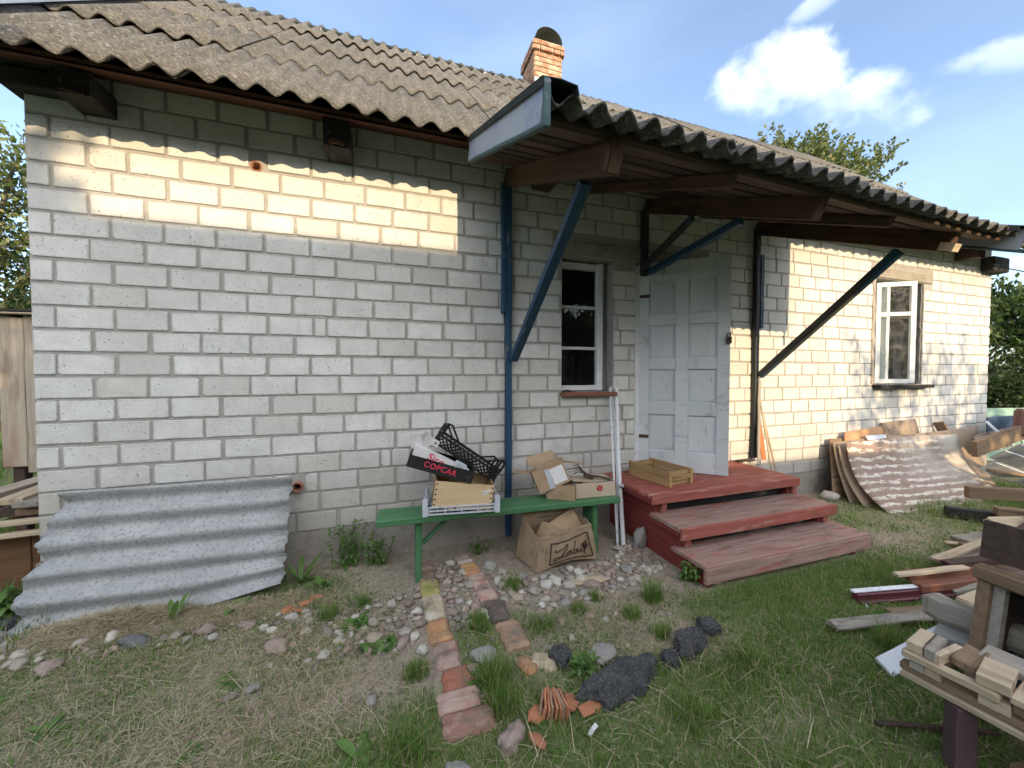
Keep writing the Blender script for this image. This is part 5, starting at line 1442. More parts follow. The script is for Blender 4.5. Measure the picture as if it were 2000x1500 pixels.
# stack of thin terracotta shards and loose pieces
sh = thing('tile_stack', 'bundle of thin broken terracotta tiles standing on edge in the soil', 'tiles', (2.52, -1.53, 0))
for k in range(8):
    link('tile', beam_mesh(0.085 + 0.01 * (k % 3), 0.009, 0.055, 0.002, 2, 0.003, 50 + k), M_GLAZE if k % 3 else MB_['tan'], sh, TR((2.475 + k * 0.0115, -1.53 - 0.004 * k, 0.02), (R(10), 0, R(62 + 4 * k))))
for x, y, s_, rz, lab in ((2.445, -1.555, 0.05, 0.4, 'terracotta shard leaning left of the tile bundle'), (2.595, -1.55, 0.045, 1.0, 'terracotta shard right of the tile bundle near the asphalt'), (2.655, -1.60, 0.055, 0.2, 'broad terracotta shard in front of the asphalt lump'), (2.41, -1.655, 0.04, 2.0, 'red terracotta shard nearest the bottom edge'),
                          (1.375, -0.545, 0.05, 0.5, 'reddish brick shard by the corner of the leaning sheet'), (1.455, -0.50, 0.055, 1.1, 'pinkish broken brick among the shards near the sheet'), (1.43, -0.565, 0.035, 2.2, 'small orange shard among the shards near the sheet'), (1.50, -0.46, 0.04, 0.2, 'orange shard nearest the wall among the shards')):
    me = rock_mesh(int(x * 100), 0.35, 1, 0.3); me.polygons.foreach_set('use_smooth', [False] * len(me.polygons))
    tag(link('shard', me, M_GLAZE, None, TR((x, y, 0.012), (0.2, 0.1, rz)) @ Matrix.Diagonal((s_, s_ * 0.7, s_ * 0.8, 1))), lab, 'shard')
cg = thing('cigarette_pack', 'tiny white crushed cigarette pack by the terracotta shards', 'pack', (2.615, -1.685, 0.02), (0.4, 0.2, 0.6))
m = MB(); m.box((0, 0, 0), (0.034, 0.014, 0.03)); link('body', m.mesh(), M_PAPER, cg, WM[cg]); m = MB(); m.box((0.004, -0.0078, 0.002), (0.012, 0.001, 0.02)); link('print', m.mesh(), M_INK, cg, WM[cg])


def asphalt(x, y, a, b_, h, rz, seed, lab):
    bm = bmesh.new(); bmesh.ops.create_icosphere(bm, subdivisions=4, radius=1); off = Vector((seed * 3.1, seed * 1.7, 0))
    for v in bm.verts:
        c = v.co.copy()
        z = max(-1, min(1, c.z * 1.9))            # flat old road surface on top, crumbling sides
        d = 1 + 0.42 * mnoise.noise(Vector((c.x, c.y, 0)) * 1.6 + off) + 0.14 * mnoise.noise(c * 4 + off) + 0.07 * mnoise.noise(c * 11 + off)
        v.co = Vector((c.x * a * d, c.y * b_ * d, z * h * (1 + 0.16 * mnoise.noise(c * 5 + off) + 0.08 * mnoise.noise(c * 13 + off))))
    me = bpy.data.meshes.new('m'); bm.to_mesh(me); bm.free()
    return tag(link('asphalt_lump', me, M_ASPH, None, TR((x, y, h * 0.42), (R(5), R(-3), rz))), lab, 'asphalt')


asphalt(2.835, -1.545, 0.19, 0.072, 0.048, 0.12, 1, 'largest broken slab of black asphalt lying in the lawn')
asphalt(3.28, -1.455, 0.095, 0.062, 0.045, 0.35, 2, 'broad asphalt lump at the right end of the curved edging')
asphalt(3.125, -1.50, 0.045, 0.036, 0.032, 0.0, 3, 'small asphalt lump between the two bigger ones')
asphalt(3.47, -1.385, 0.05, 0.055, 0.034, 0.8, 4, 'asphalt lump farthest right, half under grass')
asphalt(2.655, -1.335, 0.050, 0.052, 0.036, 0.4, 5, 'asphalt lump beside the pale broken brick')
asphalt(0.015, -0.235, 0.05, 0.04, 0.03, 0.3, 6, 'black asphalt lump under the left corner of the leaning sheet')
me = rock_mesh(91, 0.28, 3, 0.18)
tag(link('flat_stone', me, M_GREYBLOCK, None, TR((2.86, -1.36, 0.012), (0, 0, 0.3)) @ Matrix.Diagonal((0.085, 0.05, 0.05, 1))), 'pale grey flat stone behind the large asphalt slab', 'stone')
lg = rock_mesh(44, 0.3, 3, 0.22)
tag(link('driftwood', lg, M_PALEWOOD, None, TR((3.12, -0.80, 0.015), (0, 0, -0.12)) @ Matrix.Diagonal((0.16, 0.05, 0.05, 1))), 'pale weathered bark slab lying on the cobbles', 'wood')

# ------------------------------------------------------------------ boards leaning at the right end of the wall
def sheet_obj(name, lab, pts, mat, cat='board', nx=14, nz=8, curve=0.0, th=0.006, group=None):
    """pts: bottom-left, bottom-right, top-right, top-left; belly of the curve towards the ground in front"""
    a, b_, c, d = map(Vector, pts); V = []; F = []
    Lx = (b_ - a).length; Lz = (d - a).length
    xv = (b_ - a).normalized(); nv = xv.cross((d - a)).normalized(); yv = nv.cross(xv)
    M = axes(a, xv, yv, nv); Mi = M.inverted()
    for j in range(nz + 1):
        for i in range(nx + 1):
            s, t = i / nx, j / nz
            p = (a * (1 - s) + b_ * s) * (1 - t) + (d * (1 - s) + c * s) * t
            q = Mi @ p; q.z += -curve * math.sin(math.pi * t) * (0.9 + 0.2 * s) + 0.006 * math.sin(7 * s + 3 * t)
            if curve: q.y += 0.012 * math.sin(5 * s) * t
            V.append(q); k = j * (nx + 1) + i
            if i < nx and j < nz: F.append((k, k + 1, k + nx + 2, k + nx + 1))
    me = pyd(V, F, True)
    o = tag(link(name, me, mat, None, M), lab, cat, group)
    sm = o.modifiers.new('t', 'SOLIDIFY'); sm.thickness = th
    return o


sheet_obj('hardboard_panel', 'large curved brown hardboard panel with white paint streaks leaning at the wall', ((6.36, -0.70, 0.0), (8.20, -0.80, 0.0), (8.75, -0.17, 0.57), (6.52, -0.24, 0.585)), M_HARD, curve=0.12, nx=20, nz=12)
sheet_obj('hardboard_panel', 'second hardboard panel showing its pale edge behind the streaked panel', ((6.33, -0.52, 0.0), (8.6, -0.56, 0.0), (9.30, -0.14, 0.64), (6.50, -0.18, 0.545)), M_HARDPLAIN, curve=0.06, th=0.008)
sheet_obj('hardboard_panel', 'third panel of the leaning stack, its left end curling outwards', ((6.33, -0.40, 0.0), (8.9, -0.42, 0.0), (9.0, -0.11, 0.60), (6.50, -0.13, 0.57)), M_HARDPLAIN, curve=0.03, th=0.008)
sheet_obj('hardboard_panel', 'innermost dark panel of the leaning stack, nearest the wall at the left', ((6.30, -0.26, 0.0), (8.2, -0.25, 0.0), (8.2, -0.05, 0.52), (6.56, -0.06, 0.60)), M_BROWNWOOD, th=0.012)
sheet_obj('brown_board', 'small square brown board standing upright against the wall below the window', ((7.50, -0.10, 0.45), (8.17, -0.10, 0.45), (8.17, -0.04, 0.755), (7.50, -0.04, 0.735)), M_HARDPLAIN, th=0.014, nx=2, nz=2)
sheet_obj('orange_sheet', 'orange brown board with a torn corner leaning left of the small brown board', ((6.68, -0.12, 0.40), (7.47, -0.12, 0.40), (7.44, -0.07, 0.70), (6.80, -0.07, 0.66)), M_ORANGEPLY, th=0.012, nx=3, nz=3)
sheet_obj('pale_blue_sheet', 'pale blue white sheet standing between the orange and brown boards', ((7.12, -0.17, 0.42), (7.42, -0.17, 0.42), (7.38, -0.14, 0.615), (7.02, -0.14, 0.62)), M_WHITEPVC, th=0.008, nx=2, nz=2)
loose('wood_offcut', 'short dark edged wood offcut poking up behind the leaning panels', 'offcut', (8.66, -0.12, 0.50), (8.60, -0.06, 0.70), 0.10, 0.03, M_BROWNWOOD, up=(1, 0, 0))
sheet_obj('copper_board', 'reddish board with white scratches at the right end of the panel stack', ((8.75, -0.42, 0.36), (9.45, -0.40, 0.40), (9.55, -0.30, 0.62), (8.72, -0.32, 0.56)), M_HARD, th=0.012, nx=6, nz=4)

# ------------------------------------------------------------------ junk pile at the right
loose('brown_plank', 'brown plank sticking out of the pile towards the leaning panels', 'plank', (7.93, -0.62, 0.50), (10.4, -0.62, 0.86), 0.05, 0.17, M_BROWNWOOD)
gp = thing('green_door', 'old pale green panelled door lying on its side beyond the corner of the house', 'door', (10.5, 0.25, 0.4), (R(-18), 0, R(-14)))
GM = WM[gp]
m = MB(); m.box((0.2, 0.012, 0.0), (1.9, 0.02, 0.80)); link('door_leaf', m.mesh(), M_MINT, gp, GM)
for xa, xb, za, zb in ((-0.75, 1.15, 0.28, 0.40), (-0.75, 1.15, -0.40, -0.28), (-0.75, -0.63, -0.279, 0.279), (-0.02, 0.10, -0.279, 0.279), (0.6, 0.72, -0.279, 0.279)):
    m = MB(); m.box(((xa + xb) / 2, -0.006, (za + zb) / 2), (xb - xa, 0.014, zb - za)); link('rail', m.mesh(), M_MINT, gp, GM)
loose('blue_sheet', 'dark blue sheet standing on edge before the green door', 'sheet', (9.35, -0.20, 0.60), (10.5, -0.30, 0.62), 0.02, 0.30, M_BLUEPL)
loose('blue_tube', 'thick blue roll end lying before the blue sheet', 'roll', (9.45, -0.32, 0.55), (9.62, -0.34, 0.76), 0.07, 0.07, M_BLUEPL, ch=0.02)
loose('white_strip', 'white weathered strip between the panel stack and the blue sheet', 'strip', (9.05, -0.30, 0.72), (9.10, -0.50, 0.45), 0.12, 0.015, M_WHITEPVC)
o = beam('chair_back', (8.96, -0.62, 0.58), (9.0, -0.62, 0.90), 0.10, 0.30, M_BROWNLEA, None, up=(0, 1, 0), ch=0.05); tag(o, 'rounded brown leatherette chair back at the right edge of the pile', 'chair back')
M_PALESLAB = surf('pale_grey_slab', (0.40, 0.42, 0.45), (0.52, 0.54, 0.57), 6, c3=(0.26, 0.26, 0.27), s3=18, t3=(0.58, 0.72), bs=0.3)
for p0, p1, lab in (((8.20, -0.62, 0.30), (8.75, -1.0, 0.03), 'front pale grey slab sliding off the pile'), ((8.52, -0.58, 0.40), (9.2, -1.0, 0.10), 'middle pale grey slab of the sliding three'), ((8.95, -0.55, 0.44), (9.7, -0.95, 0.16), 'rear pale grey slab of the sliding three')):
    loose('slab', lab, 'slab', p0, p1, 0.17, 0.022, M_PALESLAB, up=(0.35, 0.6, 0.75))
for p0, p1, w_, h_, mt, lab in (
        ((8.05, -0.70, 0.28), (8.9, -0.95, 0.16), 0.08, 0.03, M_BROWNWOOD, 'brown strip lying between the brown plank and the sliding slabs'),
        ((5.05, -1.60, 0.035), (5.60, -1.78, 0.14), 0.07, 0.025, M_GREYWOOD, 'grey lath slanting up behind the maroon sill'),
        ((5.50, -1.52, 0.05), (6.10, -1.78, 0.20), 0.09, 0.03, M_BROWNWOOD, 'brown board slanting up in front of the short grey plank'),
        ((5.20, -1.52, 0.13), (5.75, -1.70, 0.19), 0.06, 0.03, M_DARKWOOD, 'dark batten lying over the red brown rails'),
        ((5.75, -1.58, 0.11), (6.3, -1.85, 0.25), 0.10, 0.028, M_PALEWOOD, 'pale board in the middle of the timber heap'),
        ((5.95, -1.44, 0.13), (6.6, -1.75, 0.26), 0.08, 0.03, M_GREYWOOD, 'grey board stacked under the drawer front in the heap'),
        ((4.62, -1.72, 0.02), (5.15, -1.92, 0.05), 0.06, 0.022, M_BROWNWOOD, 'brown slat in the grass behind the old log'),
        ((4.55, -1.80, 0.10), (4.95, -2.02, 0.16), 0.07, 0.03, M_PALEWOOD, 'pale slat lying over the end of the old log'),
        ((6.35, -1.20, 0.03), (6.75, -1.42, 0.05), 0.05, 0.02, M_GREYWOOD, 'grey lath half hidden in grass by the charred beam'),
        ((5.30, -1.44, 0.10), (5.95, -1.52, 0.22), 0.05, 0.022, M_PALEWOOD, 'thin pale lath crossing over the short grey plank'),
        ((5.6, -1.62, 0.22), (6.1, -1.62, 0.34), 0.09, 0.025, M_DARKWOOD, 'dark board propped up at the back of the heap'),
        ((6.25, -1.52, 0.27), (7.0, -1.95, 0.36), 0.10, 0.03, M_BROWNWOOD, 'brown board lying over the splintered board'),
        ((6.5, -1.28, 0.10), (7.3, -1.75, 0.20), 0.08, 0.03, M_GREYWOOD, 'grey board between the charred beam and the splintered board'),
        ((4.75, -1.50, 0.13), (5.2, -1.62, 0.16), 0.035, 0.02, M_PALEWOOD, 'pale splint lying on the red brown rails'),
        ((4.9, -1.72, 0.06), (5.4, -1.75, 0.12), 0.07, 0.025, M_PALEWOOD, 'pale board behind the cabinet post in the heap'),
        ((4.28, -1.98, 0.06), (4.42, -2.12, 0.10), 0.09, 0.05, M_BLUEDK, 'bluish board end below the grey wide board')):
    loose('timber_piece', lab, 'board', p0, p1, w_, h_, mt, group='loose timber in the right heap', jit=0.003, rag=0.015)
loose('grey_beam', 'thick grey brown beam lying across the grass before the leaning panels', 'beam', (7.15, -0.87, 0.19), (8.35, -1.70, 0.22), 0.06, 0.11, M_BROWNWOOD, jit=0.004)
loose('black_beam', 'charred black beam lying on the grass', 'beam', (6.74, -0.90, 0.06), (7.6, -1.88, 0.07), 0.08, 0.09, M_BLACKWOOD, jit=0.005)
loose('brown_beam_end', 'brown beam end lying on top of the charred beam', 'beam', (6.86, -1.15, 0.14), (7.6, -1.95, 0.16), 0.07, 0.07, M_BROWNWOOD)
loose('splintered_board', 'pale board with a splintered end pointing left', 'board', (6.12, -1.38, 0.20), (7.2, -1.85, 0.24), 0.12, 0.05, M_PALEWOOD, rag=0.06, up=(0.2, -0.7, 0.7))
loose('grey_offcut', 'short grey offcut under the splintered board', 'offcut', (6.0, -1.27, 0.05), (6.6, -1.50, 0.12), 0.12, 0.05, M_GREYWOOD, rag=0.03)
loose('pale_lath', 'thin pale lath lying on the bare soil', 'lath', (5.95, -1.22, 0.03), (6.12, -1.38, 0.05), 0.045, 0.012, M_PALEWOOD)
loose('brown_offcut', 'small brown offcut beside the dark board', 'offcut', (5.86, -1.36, 0.06), (6.3, -1.55, 0.10), 0.10, 0.04, M_BROWNWOOD)
loose('grey_plank', 'short grey plank with a broken end on the soil', 'plank', (5.42, -1.40, 0.05), (5.95, -1.47, 0.13), 0.11, 0.022, M_GREYWOOD, rag=0.03)
for k, (y, z, w_) in enumerate(((-1.50, 0.105, 0.05), (-1.555, 0.07, 0.06))):
    loose('red_brown_rail', ('upper' if k == 0 else 'lower') + ' of two red brown painted rails lying side by side', 'rail', (4.86 - 0.02 * k, y + 0.0, z), (5.55, y - 0.12, z + 0.005), w_, 0.045, M_REDBROWN)
mr = thing('window_sill_profile', 'long maroon window sill with a white top edge lying on the lawn', 'sill', (4.9, -1.55, 0.04))
beam('white_edge', (4.43, -1.468, 0.072), (5.45, -1.672, 0.075), 0.03, 0.012, M_WHITEPVC, mr)
beam('maroon_body', (4.435, -1.478, 0.045), (5.45, -1.682, 0.048), 0.035, 0.042, M_MAROON, mr)
beam('maroon_lip', (4.44, -1.50, 0.02), (5.45, -1.705, 0.022), 0.03, 0.025, M_MAROON, mr)
m = MB(); m.tube([(4.45, -1.522, 0.012), (4.455, -1.526, 0.013)], 0.014, 8); link('end_cap', m.mesh(), M_WHITEPVC, mr, Matrix())
loose('old_log', 'squared old log with cracked grey grain resting on the pile', 'log', (4.37, -1.80, 0.215), (4.36, -2.3, 0.25), 0.125, 0.11, M_GREYWOOD, ch=0.02, jit=0.006, nseg=6, rag=0.02, up=(0.3, 0, 1))
loose('lawn_plank', 'long grey plank with a rotten end lying in the grass', 'plank', (4.03, -1.60, 0.045), (4.72, -1.735, 0.05), 0.055, 0.022, M_GREYWOOD, jit=0.004, nseg=8, rag=0.02, up=(0, -0.4, 1))
loose('brown_lath', 'thin brown slat in the grass under the maroon sill', 'slat', (4.50, -1.60, 0.02), (4.95, -1.70, 0.02), 0.05, 0.014, M_BROWNWOOD)
loose('white_sill', 'white plastic sill board sticking out of the grass by the pallet', 'sill', (3.985, -1.835, 0.02), (4.36, -1.895, 0.145), 0.075, 0.022, M_WHITEPVC, up=(0.2, -0.6, 0.8))
loose('grey_wide_board', 'wide grey board with blue paint traces under the old log', 'board', (4.30, -1.87, 0.16), (4.36, -2.18, 0.16), 0.13, 0.03, wood('grey_board_blue_trace', (0.26, 0.26, 0.25), (0.37, 0.37, 0.36), (0.13, 0.22, 0.27), (0.56, 0.68)), up=(-0.3, 0, 1))
cab = thing('old_cabinet', 'old wooden cabinet lying open on its side at the right edge', 'cabinet', (4.05, -2.045, 0), (0, R(10), R(-4)))
KM = WM[cab]
for nm, c, d, mt in (('corner_post', (0.0, -0.02, 0.27), (0.05, 0.035, 0.56), M_BROWNWOOD), ('front_post', (0.012, -0.052, 0.26), (0.03, 0.028, 0.50), M_GREYWOOD), ('top_board', (0.25, -0.33, 0.555), (0.55, 0.66, 0.035), M_BROWNWOOD),
                     ('bottom_board', (0.27, -0.34, 0.03), (0.48, 0.56, 0.02), M_DARKWOOD), ('back_panel', (0.50, -0.34, 0.28), (0.02, 0.56, 0.48), M_DARKWOOD), ('side_panel', (0.27, 0.0, 0.28), (0.48, 0.016, 0.48), M_DARKWOOD), ('side_panel', (0.27, -0.64, 0.28), (0.48, 0.02, 0.5), M_DARKWOOD)):
    m = MB(); m.box(c, d); link(nm, m.mesh(), mt, cab, KM)
beam('edge_moulding', KM @ Vector((-0.03, 0.005, 0.545)), KM @ Vector((-0.03, -0.64, 0.545)), 0.04, 0.06, M_BROWNWOOD, cab, jit=0.004, ch=0.01)
dp = thing('drawer_front', 'dark brown drawer front with a pale worn spot standing on the cabinet', 'drawer front', (4.21, -2.035, 0.56), (0, R(8), R(-6)))
m = MB(); m.box((0, -0.28, 0.09), (0.03, 0.58, 0.15)); link('panel', m.mesh(), M_DARKWOOD, dp, WM[dp])
m = MB(); m.box((-0.0165, -0.135, 0.135), (0.003, 0.03, 0.03)); link('label', m.mesh(), M_GREYWOOD, dp, WM[dp])

# pallet of pale boards in the near right corner
wx = Vector((0.12, -0.99, 0.0)).normalized(); lx = Vector((0.99, 0.12, 0.03)).normalized(); nz_ = lx.cross(-wx).normalized()
if nz_.z < 0: nz_ = -nz_
PO = Vector((3.645, -2.065, 0.318)); PM = axes(PO, lx, -wx, nz_)
pa = link('wooden_pallet', None, None, None, PM); tag(pa, 'pallet of pale boards and blocks in the near right corner', 'pallet')
L_ = lambda x, y, z: PM @ Vector((x, y, z))
beam('batten', L_(0.015, 0.015, 0.012), L_(0.015, -0.20, 0.010), 0.030, 0.026, M_PALEWOOD, pa, up=nz_, jit=0.002)
beam('batten', L_(0.030, 0.02, -0.070), L_(0.030, -0.60, -0.070), 0.050, 0.022, M_PALEWOOD, pa, up=nz_, jit=0.002)
beam('batten', L_(0.035, 0.025, -0.044), L_(0.035, -0.60, -0.044), 0.040, 0.024, M_BROWNWOOD, pa, up=nz_, jit=0.002)
for y0, y1, z, mt in ((0.01, -0.030, 0.042, M_PALEWOOD), (-0.032, -0.062, 0.043, M_GREYWOOD), (-0.064, -0.085, 0.040, M_PALEWOOD), (-0.145, -0.215, 0.042, M_PALEWOOD), (0.005, -0.035, -0.018, M_GREYWOOD), (-0.037, -0.078, -0.018, M_PALEWOOD), (-0.150, -0.215, -0.018, M_PALEWOOD)):
    dq = 0.003 * math.sin(y0 * 211 + z * 90); beam('block', L_(0.075 + dq, y0, z + dq * 0.2), L_(0.075 - dq, y1, z - dq * 0.2), 0.13, 0.032, mt, pa, up=nz_, ch=0.001, jit=0.0012, rag=0.004)
beam('plank', L_(0.12, -0.086, 0.035), L_(0.12, -0.144, 0.036), 0.13, 0.03, M_BROWNWOOD, pa, up=nz_, jit=0.003)
beam('plank', L_(0.20, -0.12, 0.034), L_(0.20, -0.55, 0.034), 0.10, 0.028, M_GREYWOOD, pa, up=nz_)
beam('plank', L_(0.09, -0.216, 0.020), L_(0.09, -0.60, 0.020), 0.15, 0.026, M_PALEWOOD, pa, up=nz_)
beam('plank', L_(0.10, -0.216, -0.016), L_(0.10, -0.60, -0.016), 0.14, 0.026, M_BROWNWOOD, pa, up=nz_)
m = MB(); m.tube([L_(0.10, -0.23, 0.040), L_(0.05, -0.25, 0.042), L_(0.008, -0.262, 0.030), L_(0.0, -0.266, -0.01), L_(0.002, -0.275, -0.055)], 0.004, 5); m.tube([L_(0.10, -0.23, 0.040), L_(0.14, -0.25, 0.042), L_(0.18, -0.29, 0.042)], 0.004, 5)
link('rope', m.mesh(True), M_RUST, pa, Matrix())
loose('plum_leg', 'plum painted furniture leg standing under the pallet', 'furniture leg', (3.70, -2.175, -0.02), (3.70, -2.175, 0.232), 0.055, 0.055, M_PLUM, up=(0.5, 0.8, 0))
loose('metal_tube', 'thin dark metal tube lying in the grass before the plum leg', 'tube', (3.63, -1.99, 0.02), (3.99, -2.16, 0.03), 0.016, 0.016, M_RUST)
loose('brown_plank_end', 'brown plank under the pallet at the bottom right corner', 'plank', (3.72, -2.32, 0.10), (4.4, -2.5, 0.12), 0.12, 0.03, M_BROWNWOOD)

# ------------------------------------------------------------------ left of the house: board shed and timber pile
shd = thing('board_shed', 'small shed of sunbleached vertical boards left of the house corner', 'shed', (-0.9, 1.2, 0))
for k, (x, w_, z0, mt) in enumerate(((-0.79, 0.14, 0.60, 1), (-0.655, 0.12, 0.56, 1), (-0.53, 0.13, 0.58, 0), (-0.395, 0.13, 0.57, 1), (-0.26, 0.13, 0.58, 0), (-0.125, 0.13, 0.56, 1))):
    if k in (2,):
        beam('board', (x, 0.985, 1.14), (x, 0.985, 1.76), 0.02, w_, M_SHEDWOOD, shd, up=(0, 1, 0)); beam('board', (x, 0.992, z0), (x, 0.992, 1.13), 0.02, w_, M_SHEDWOOD, shd, up=(0, 1, 0), rag=0.02)
    else:
        beam('board', (x, 1.0 - 0.01 * (k % 2), z0), (x, 1.0 - 0.01 * (k % 2), 1.76), 0.022, w_, M_SHEDWOOD, shd, up=(0, 1, 0), nseg=5, jit=0.003, rag=0.02)
beam('roof_board', (-0.95, 1.2, 1.785), (-0.05, 1.2, 1.80), 0.55, 0.022, M_BLACKWOOD, shd)
beam('roof_edge', (-0.95, 0.93, 1.767), (-0.05, 0.93, 1.775), 0.03, 0.014, M_PALEWOOD, shd)
for x in (-0.80, -0.12):
    for y in (1.06, 1.45): beam('corner_post', (x, y, 0.0), (x, y, 1.77), 0.07, 0.07, M_DARKWOOD, shd, up=(0, 1, 0))
LP = [(-0.10, 0.54, 'grey plank on top of the timber pile by the gable', M_GREYWOOD), (-0.22, 0.56, 'pale yellowish plank in the timber pile by the gable', M_PALEWOOD), (-0.36, 0.555, 'weathered grey plank at the left of the timber pile', M_SHEDWOOD), (-0.13, 0.475, 'brown plank in the middle layer of the timber pile', M_BROWNWOOD), (-0.27, 0.47, 'dark plank in the middle layer of the timber pile', M_DARKWOOD), (-0.42, 0.475, 'pale plank in the middle layer of the timber pile', M_PALEWOOD), (-0.12, 0.405, 'pale batten in the bottom layer of the timber pile', M_PALEWOOD), (-0.28, 0.40, 'brown plank in the bottom layer of the timber pile', M_BROWNWOOD), (-0.44, 0.405, 'grey plank in the bottom layer of the timber pile', M_GREYWOOD)]
for k, (x, z, lab, mt) in enumerate(LP):
    dx = 0.05 * math.sin(k * 2.1)
    loose('plank', lab, 'plank', (x - 0.06 + dx, 0.14 + 0.02 * k, z), (x + 0.05 - dx, 2.3, z + 0.06), 0.12, 0.038, mt, group='timber pile beside the gable', jit=0.003)
for k, (y, z, lab) in enumerate(((0.13, 0.445, 'upper pale crosswise batten at the front of the timber pile'), (0.12, 0.375, 'lower pale crosswise batten at the front of the timber pile'))):
    loose('batten', lab, 'batten', (-0.75, y, z - 0.02), (-0.02, y, z), 0.05, 0.028, M_PALEWOOD)
pbx = thing('knotty_panel', 'knotty brown board panel standing under the timber pile', 'board', (-0.25, 0.2, 0.17))
for x, w_ in ((-0.42, 0.15), (-0.26, 0.15), (-0.105, 0.15)):
    beam('board', (x, 0.22, -0.01), (x, 0.22, 0.355), 0.025, w_, surf('knotty_board', (0.12, 0.065, 0.035), (0.19, 0.105, 0.058), 20, (1, 1, 0.1), c3=(0.06, 0.032, 0.02), s3=9, t3=(0.60, 0.66), bs=0.4), pbx, up=(0, 1, 0), rag=0.03)

# ------------------------------------------------------------------ trees, hedges, fence
def leaf_cloud(pts, nrm, size, rngp, aspect=0.55):
    """numpy: one folded leaf (2 triangles... a kite of 4 verts) per point"""
    n = len(pts); d = rngp.normal(size=(n, 3)); d /= np.linalg.norm(d, axis=1)[:, None] + 1e-9
    d = d * 0.8 + nrm * 0.9; d /= np.linalg.norm(d, axis=1)[:, None] + 1e-9
    a = np.cross(d, rngp.normal(size=(n, 3))); a /= np.linalg.norm(a, axis=1)[:, None] + 1e-9
    s = (size * rngp.uniform(0.6, 1.25, n))[:, None]
    V = np.empty((n, 4, 3)); V[:, 0] = pts; V[:, 1] = pts + d * s * 0.5 + a * s * aspect * 0.5; V[:, 2] = pts + d * s; V[:, 3] = pts + d * s * 0.5 - a * s * aspect * 0.5
    return V.reshape(-1, 3)


def quads_mesh(V):
    n = len(V) // 4; me = bpy.data.meshes.new('m')
    me.vertices.add(len(V)); me.vertices.foreach_set('co', V.astype(np.float32).ravel())
    me.loops.add(4 * n); me.loops.foreach_set('vertex_index', np.arange(4 * n, dtype=np.int32))
    me.polygons.add(n); me.polygons.foreach_set('loop_start', np.arange(0, 4 * n, 4, dtype=np.int32))
    try: me.polygons.foreach_set('loop_total', np.full(n, 4, dtype=np.int32))
    except Exception: pass
    me.update(calc_edges=True); me.validate(); return me


def make_tree(name, lab, cat, base, h_trunk, blobs, nshoot, shoot_len, leaves, lsize, mat, seed, r_tr=0.14, group=None, upbias=0.7, inner=0.35):
    rg = np.random.default_rng(seed); rp = random.Random(seed)
    t = thing(name, lab, cat, base, group=group); B = Vector(base)
    tb = MB(); top = B + Vector((0, 0, h_trunk))
    tb.tube([B + Vector((0, 0, -0.1)), B + Vector((0.05, 0.03, h_trunk * 0.5)), top], [r_tr, r_tr * 0.8, r_tr * 0.65], 8)
    P = []; N = []; tw = MB()
    tot = sum(b_[3] ** 2 for b_ in blobs)
    for bx, by, bz_, br in blobs:
        c = np.array((bx, by, bz_)); cv = Vector((bx, by, bz_))
        mid = top.lerp(cv, 0.5) + Vector((rp.uniform(-.2, .2), rp.uniform(-.2, .2), rp.uniform(0, .3)))
        tb.tube([top - Vector((0, 0, 0.05)), mid, cv], [r_tr * 0.55, r_tr * 0.35, r_tr * 0.16], 6)
        ns = max(6, int(nshoot * br ** 2 / tot))
        for _ in range(ns):
            d = rg.normal(size=3); d[2] = d[2] * 0.8 + upbias * rg.random(); d /= np.linalg.norm(d)
            s0 = c + d * br * rg.uniform(0.25, 0.85); dd = d * 0.7 + np.array((0, 0, upbias * 0.8)) + rg.normal(size=3) * 0.25; dd /= np.linalg.norm(dd)
            L = shoot_len * rg.uniform(0.5, 1.2); s1 = s0 + dd * L * 0.5 + rg.normal(size=3) * 0.05; s2 = s0 + dd * L + rg.normal(size=3) * 0.08
            tw.tube([Vector(s0), Vector(s1), Vector(s2)], [0.010, 0.007, 0.003], 3, False)
            q = rg.random(leaves) ** 0.8
            pp = np.where(q[:, None] < 0.5, s0 + (s1 - s0) * (q[:, None] * 2), s1 + (s2 - s1) * (q[:, None] * 2 - 1)) + rg.normal(size=(leaves, 3)) * 0.035
            P.append(pp); N.append(np.tile(dd, (leaves, 1)) * 0.5 + rg.normal(size=(leaves, 3)) * 0.6)
        ni = int(ns * leaves * inner)
        d = rg.normal(size=(ni, 3)); d /= np.linalg.norm(d, axis=1)[:, None]; cl = c + d * br * (rg.random((ni, 1)) ** 0.6) * 0.95
        P.append(cl); N.append(d)
    link('trunk', tb.mesh(True), M_BARK, t, Matrix()); tag(link('twigs', tw.mesh(), M_BARK, t, Matrix()), kind='stuff')
    V = leaf_cloud(np.concatenate(P), np.concatenate(N), lsize, rg)
    link('crown', quads_mesh(V), mat, t, Matrix())
    return t


make_tree('apple_tree', 'leafy fruit tree rising behind the right half of the roof', 'tree', (13.7, 4.9, 0), 4.2,
          [(13.6, 4.8, 6.2, 1.1), (12.8, 4.9, 6.6, 0.8), (14.5, 4.5, 6.6, 0.85), (13.4, 4.9, 7.3, 0.6), (14.3, 4.7, 7.3, 0.65), (12.5, 5.0, 7.2, 0.5), (16.4, 4.3, 6.2, 0.4)], 230, 0.90, 42, 0.125, M_LEAFY, 3, 0.2, inner=0.25)
make_tree('apple_tree', 'tree with sunlit leaves against the sky left of the house', 'tree', (-4.6, 5.6, 0), 1.8,
          [(-4.6, 5.4, 3.0, 1.0), (-3.9, 5.6, 2.9, 0.8), (-4.0, 5.3, 4.0, 0.75), (-3.5, 5.6, 3.8, 0.5), (-4.8, 5.2, 4.6, 0.7), (-5.6, 5.2, 3.8, 1.0), (-3.8, 5.4, 4.7, 0.35)], 260, 0.7, 30, 0.105, M_LEAFY, 5, 0.13, inner=0.4)
